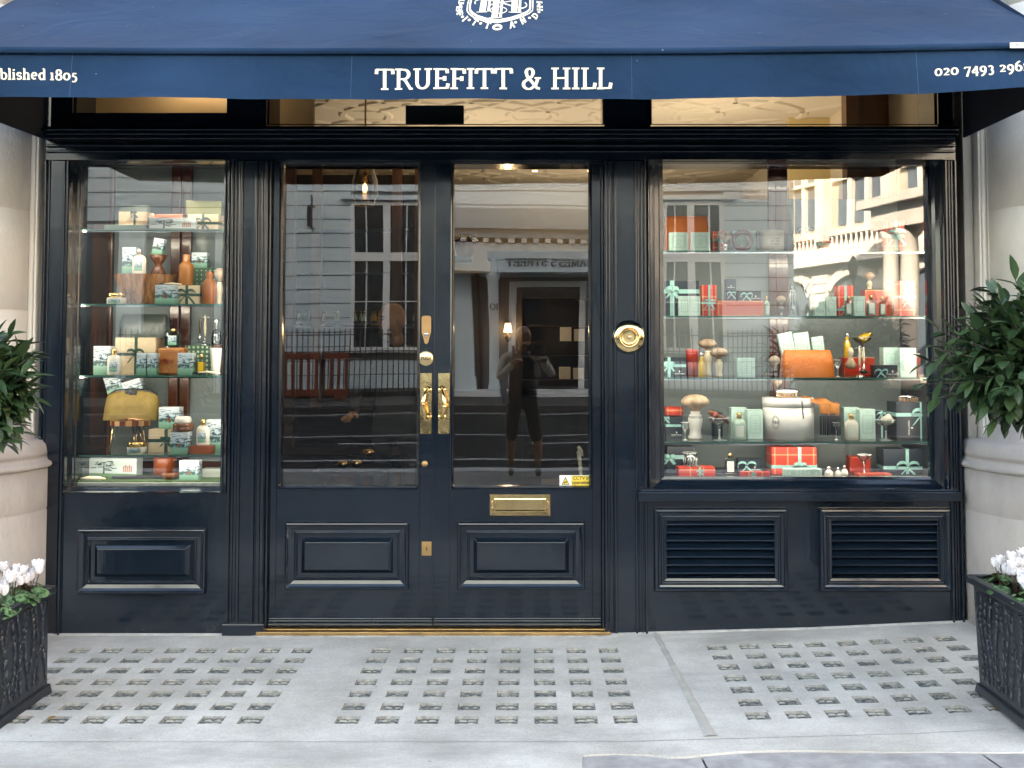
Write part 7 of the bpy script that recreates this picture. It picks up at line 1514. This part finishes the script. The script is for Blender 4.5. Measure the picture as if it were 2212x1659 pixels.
for x in (-.10, .12): J = {'a': ((x, .06, .045), .040), 'b': ((x, -.04, .045), .042), 'c': ((x, -.14, .035), .032)}; skinned("shoe", J, [('a', 'b'), ('b', 'c')], BLACKL, ps, 1)

# ---------------------------------------------------------------- across the street: what the glass mirrors
OY = -23.0
OS = mat("sky_tinted_stucco", (.48, .565, .60), .75, var=.06, vs=.8); OG = mat("stucco_groove", (.10, .11, .115), .8); OW = mat("white_joinery", (.62, .64, .64), .4); OD = mat("dark_window", (.010, .012, .015), .08, spec=.8)  # the far stucco's blue tint stands in for skylight on it
def V2(dx, dy, d=0): return P(dx, dy, -OY + .2 + d)          # mirrored picture position on the far facade
OX1 = V2(1716, 600)[0]
ob = empty("far_building", (0, 0, 0), 0, "pale rusticated building with portico across the street, mirrored in the glass", "building")
wins = []
wx = [(V2(757, 600)[0], V2(823, 600)[0]), (V2(838, 600)[0], V2(905, 600)[0])]; wz = (V2(760, 752)[1], V2(760, 435)[1])
wins.append((wx[0][0], wx[1][1]+.05, wz[0], wz[1]))
wins.append((V2(1436, 600)[0], V2(1560, 600)[0], wz[0], wz[1])); 
PXa, PXb = V2(975, 700)[0], V2(1300, 700)[0]; zD1 = V2(1100, 617)[1]
course = .385; z = .15; m = M(); g = M(); g.box(-60, OX1-.012, OY-.6, OY-.035, -.2, 13.8)
SFX = (V2(60, 600)[0], V2(545, 600)[0], -.2, V2(300, 492)[1])
holes = wins + [SFX, (PXa+.2, PXb-.1, -.2, zD1+.25)]
while z < 13.6:
    z1 = z + course - .028; segs = [(-60, OX1)]
    for h in holes:
        if z1 > h[2] and z < h[3]:
            ns = []
            for a, b_ in segs:
                if h[0] > b_ or h[1] < a: ns.append((a, b_)); continue
                if h[0] > a: ns.append((a, h[0]))
                if h[1] < b_: ns.append((h[1], b_))
            segs = ns
    if z > 10:
        ns = []
        for a, b_ in segs: ns.append((a, b_))
    for a, b_ in segs: m.box(a, b_, OY-.04, OY, z, z1)
    z += course
m.build("rusticated_wall", OS, ob); g.build("wall_core", OG, ob)
m = M(); m.box(SFX[0], SFX[1], OY-.034, OY-.03, 0, SFX[3]-.05); w = m.build("dark_shop_glazing", OD, ob)
m = M(); m.box(V2(262, 600)[0], V2(312, 600)[0], OY-.028, OY+.12, .05, SFX[3]-.06); m.box(V2(470, 600)[0], V2(485, 600)[0], OY-.028, OY+.05, .05, SFX[3]-.06); m.build("shop_pilaster", OS, w)
m = M(); m.box(SFX[0], SFX[1], OY-.028, OY+.2, SFX[3]-.04, SFX[3]+.12); m.build("shop_cornice", OW, w)
for h in wins:
    x0, x1, z0, z1 = h; m = M(); m.box(x0, x1, OY-.034, OY-.03, z0, z1); w = m.build("window", OD, ob)
    m = M(); t = .10; m.box(x0, x0+t, OY-.028, OY+.03, z0, z1); m.box(x1-t, x1, OY-.028, OY+.03, z0, z1); xm_ = (x0+x1)/2; m.box(xm_-.09, xm_+.09, OY-.028, OY+.03, z0, z1)
    zm = z0+(z1-z0)*.62; m.box(x0, x1, OY-.026, OY+.06, zm-.12, zm+.12); m.box(x0, x1, OY-.026, OY+.04, z1-.1, z1); m.box(x0-.1, x1+.1, OY-.02, OY+.16, z0-.14, z0)
    for c in ((x0+xm_)/2-.05, (x1+xm_)/2+.05): m.box(c-.02, c+.02, OY-.027, OY+.0, z0, z1)
    m.box(x0, x1, OY-.0275, OY+.001, z0+(zm-z0)*.5-.015, z0+(zm-z0)*.5+.015); m.build("sash", OW, w)
    m = M(); m.box(x0-.25, x1+.25, OY+.001, OY+.14, z1+.03, z1+.16); m.build("cornice", OS, w)
# portico
po = []
zc_top = V2(1200, 464)[1]; zc_bot = V2(1200, 505)[1]; ze1 = V2(1200, 542)[1]; ze0 = V2(1200, 590)[1]
m = M(); D_ = 1.1; m.box(PXa-.3, PXb+.2, OY+.001, OY+D_, ze0, ze1+.12); m.build("entablature", OS, ob)
m = M(); m.box(PXa-.45, PXb+.4, OY+.001, OY+D_+.25, zc_bot, zc_top); m.box(PXa-.3, PXb+.3, OY+.0015, OY+D_+.1, ze1+.25, zc_bot-.01); m.build("portico_cornice", mat("lead_blue_stucco", (.26, .32, .36), .7), ob)
m = M(); x = PXa-.2
while x < PXb+.1: m.box(x, x+.14, OY+.01, OY+D_+.08, ze1+.13, ze1+.24); x += .30
m.build("dentils", OW, ob)
m = M(); m.box(V2(1118, 700)[0], V2(1248, 700)[0], OY-.033, OY-.028, .15, zD1); m.build("doorway", OD, ob)
m = M(); a, b_ = V2(1118, 700)[0], V2(1248, 700)[0]; m.box(a-.2, a-.01, OY-.02, OY+.1, .15, zD1+.15); m.box(b_+.01, b_+.2, OY-.02, OY+.1, .15, zD1+.15); m.box(a-.2, b_+.2, OY-.02, OY+.101, zD1+.01, zD1+.16); m.box(PXa-.2, PXb+.1, OY, OY+1.3, -.05, .15); m.build("door_surround", OW, ob)
for x, r in ((V2(1070, 700)[0], .155), (V2(1285, 700)[0], .155)):
    m = M(); m.lathe([(r*1.25, .15), (r*1.25, .25), (r*1.05, .32), (r, .4), (r*.9, ze0-.2), (r*1.15, ze0-.15), (r*1.2, ze0-.001)], (x, OY+D_-.2, 0), 28); m.build("portico_column", OS, ob)
m = M(); a, b_ = V2(982, 700)[0], V2(1020, 700)[0]; m.box(a, b_, OY+.002, OY+.35, 0, ze0-.001); m.box(a-.05, b_+.05, OY+.003, OY+.40, 0, .5); m.build("pier", OS, ob)
m = M(); x = V2(1034, 700)[0]; m.tube([(x, OY+.12, 0), (x, OY+.12, ze1)], .05, 10); 
for zz in (.9, 1.7, 2.5, 3.2): m.box(x-.09, x+.09, OY+.02, OY+.16, zz, zz+.04)
m.build("drainpipe", DARK, ob)
m = M()
def far_text(s, cx, z, size, y, th=.18):
    text(s, m, (0, z), size, lambda u, v, k: (cx-u, y+.002+k*3, v), th, .09, center=True)
# lettering faces our shop (+y), so it runs right to left from this side
far_text("ST. JAMES'S STREET", V2(1200, 570)[0], V2(1200, 578)[1], .20, OY+D_, .22)
far_text("XO" if False else "IO", V2(1071, 664)[0], V2(1071, 668)[1], .17, OY+D_-.035, .2)
m.build("lettering", DARK, ob)
# street name plate at the corner
sg_ = empty("street_sign", (V2(1630, 418)[0], OY+.002, V2(1630, 436)[1]), 0, "white street name sign mirrored near the top of the right window", "sign")
m = M(); m.box(-.40, .40, 0, .03, 0, .40); m.build("plate", mat("enamel_white", (.66, .68, .70), .3), sg_)
m = M(); text("ST. JAMES'S", m, (0, .22), .105, lambda u, v, k: (-u, .031+k*.5, v), .2, .1, center=True); text("STREET SWI", m, (0, .06), .105, lambda u, v, k: (-u, .031+k*.5, v), .2, .1, center=True); m.build("lettering", INK, sg_)
# wall bracket, railings, barrier
m = M(); x, z = V2(676, 470); m.box(x-.02, x+.02, OY, OY+.5, z+.25, z+.29); m.box(x-.02, x+.02, OY, OY+.5, z-.35, z-.31); m.tube([(x, OY+.4, z-.35), (x, OY+.4, z+.40), (x, OY+.5, z+.55)], .03, 6); m.box(x-.12, x-.04, OY+.35, OY+.5, z-.30, z+.24); thing("wall_bracket", "black iron banner bracket on the far facade", "bracket", (0, 0, 0), [("bracket", m, DARK)])
def railing(x0, x1, Y, z1, lab, gap=.135):
    e = empty("railing", ((x0+x1)/2, Y, 0), 0, lab, "railing", "black iron railings across the street"); m = M(); b_ = M(); w = (x1-x0)/2
    n = int((x1-x0)/gap)
    for i in range(n+1):
        x = -w + 2*w*i/n; m.tube([(x, 0, .12), (x, 0, z1-.1)], .015, 5); m.tube([(x, 0, z1-.1), (x, 0, z1)], .015, 5, r1=.002)
    for z in (z1-.22, z1-.65): b_.box(-w, w, -.015, .015, z, z+.03)
    b_.box(-w, w, -.09, .09, 0, .13); m.build("bars", DARK, e); b_.build("rails", DARK, e); return e
zr = P(700, 707, 21.8)[1]
railing(-13, P(905, 700, 21.8)[0], -21.6, zr, "black iron railings mirrored in the left door"); railing(P(1425, 700, 21.8)[0], OX1-.1, -21.6, zr, "black iron railings mirrored in the right window")
bz = P(650, 762, 20.5)[1]; bx = P(660, 700, 20.5)[0]
ba = empty("road_barrier", (bx, -20.3, 0), 0, "orange plastic road barrier across the street, mirrored in the left door", "barrier")
m = M(); w = 1.1; m.box(-w, w, -.03, .03, bz-.16, bz); m.box(-w, w, -.03, .03, .12, .28)
for i in range(12): x = -w+.02+i*(2*w-.12)/11; m.box(x, x+.075, -.022, .022, .28, bz-.16)
m.box(-w+.1, -w+.3, -.25, .25, 0, .12); m.box(w-.3, w-.1, -.25, .25, 0, .12); m.build("frame", mat("orange_plastic", (.14, .032, .014), .8), ba, bevel=.01)
m = M(); x = V2(750, 720)[0]; m.lathe([(.07, 0), (.07, .1), (.05, .12), (.045, .9), (.08, .95), (.06, 1.1), (.0005, 1.2)], n=16); thing("bollard", "black bollard beside the orange barrier across the street", "bollard", (x, -19.6, 0), [("post", m, DARK)])
# sunlit side-street building
SUNST = mat("sunlit_cream_stone", (.54, .50, .45), .8, rgb2=(.64, .60, .55), vs=1.2)
sb = empty("side_street_building", (19.7, -23.7, 0), rad(-23), "sunlit cream stone building down the side street, mirrored in the right window", "building")
m = M(); L0 = 30
m.box(.30, 8, -L0, 3, -.2, 16); m.build("wall_core", mat("sun_core", (.40, .36, .30), .8), sb)
m = M(); d_ = M(); k = M(); wi = M(); fl = 4.4
for i in range(9):
    y0 = 2.5 - i*4.0
    # ground floor arch piers, banded
    for q in range(11): k.box(-.05 if q % 2 else .02, .30, y0-1.1, y0, .0+q*.4, .36+q*.4)
    for j in range(12):      # arch voussoirs
        a0, a1 = math.pi*j/12, math.pi*(j+1)/12-.03
        pts = [(y0-2.55+math.cos(t)*r_, 2.8+math.sin(t)*r_) for t, r_ in ((a0, 1.45), (a0, 1.85), (a1, 1.85), (a1, 1.45))]
        k.add([(.0, y, z) for y, z in pts] + [(.29, y, z) for y, z in pts], [(0, 1, 2, 3), (4, 5, 1, 0), (5, 6, 2, 1), (6, 7, 3, 2), (7, 4, 0, 3)])
    wi.box(.27, .31, y0-3.9, y0-1.2, .2, 4.2)
    m.box(-.15, .29, y0-.7, y0-.1, 5.8, 16); 
    for f in range(2):
        z0 = 6.4+f*4.6
        for u in range(3): wi.box(.26, .30, y0-1.05-u*.95-.7, y0-1.05-u*.95, z0, z0+3.1); m.box(.08, .29, y0-1.02-u*.95, y0-.80-u*.95, z0-.2, z0+3.4)
        m.box(.0, .29, y0-3.9, y0-.7, z0+3.4, z0+3.9); m.box(-.1, .29, y0-3.9, y0-.7, z0-.45, z0-.2); m.box(.05, .285, y0-3.9, y0-.7, z0+1.9, z0+2.05)
        for u in range(11): m.lathe([(.07, z0-1.0), (.10, z0-.85), (.04, z0-.6), (.07, z0-.46)], (-.02, y0-.85-u*.28, 0), 6)
m.box(-.45, .29, -L0, 3, 4.75, 5.05); m.box(-.30, .285, -L0, 3, 5.06, 5.35); m.box(-.6, .29, -L0, 3, 15.9, 16.4); m.box(-.12, .288, -L0, 3, 5.36, 5.5)
m.build("upper_storeys", SUNST, sb); k.build("arcade", SUNST, sb); wi.build("window", mat("blue_grey_window", (.10, .13, .16), .15), sb)
# nearer sunlit column porch on the same side street
pc = empty("porch", (12.0, -24.0, 0), rad(-12), "sunlit cream column porch mirrored at the right edge of the right window", "porch")
m = M()
for y in (0, -1.0, -2.6, -3.6): m.lathe([(.34, 0), (.34, .3), (.27, .45), (.26, 2.5), (.23, 4.6), (.34, 4.7), (.36, 4.9)], (0, y, 0), 24)
m.build("column", SUNST, pc); m = M(); m.box(-.4, 1.0, -4.1, .5, 4.9, 5.6); m.box(-.7, 1.0, -4.4, .8, 5.61, 5.9); m.build("entablature", SUNST, pc)
m = M(); m.lathe([(.09, 0), (.09, .5), (.055, .7), (.045, 3.6), (.09, 3.65)], n=12); m.lathe([(.09, 3.65), (.17, 4.1), (.10, 4.25), (.0005, 4.4)], n=6); thing("street_lamp", "slim black street lamp before the sunlit building, mirrored in the right window", "street lamp", (10.6, -29, -.13), [("post", m, DARK)])
m = M(); m.box(-60, -14, OY-12, OY-.61, 0, 13.8); m.box(-14, OX1-.02, OY-1.2, OY-.61, 0, 13.8); m.build("block", OS, ob)
m = M(); m.box(30, 60, -60, -10, 0, 20); thing("distant_building", "pale building closing the far end of the street", "building", (0, 0, 0), [("wall", m, STONE)])
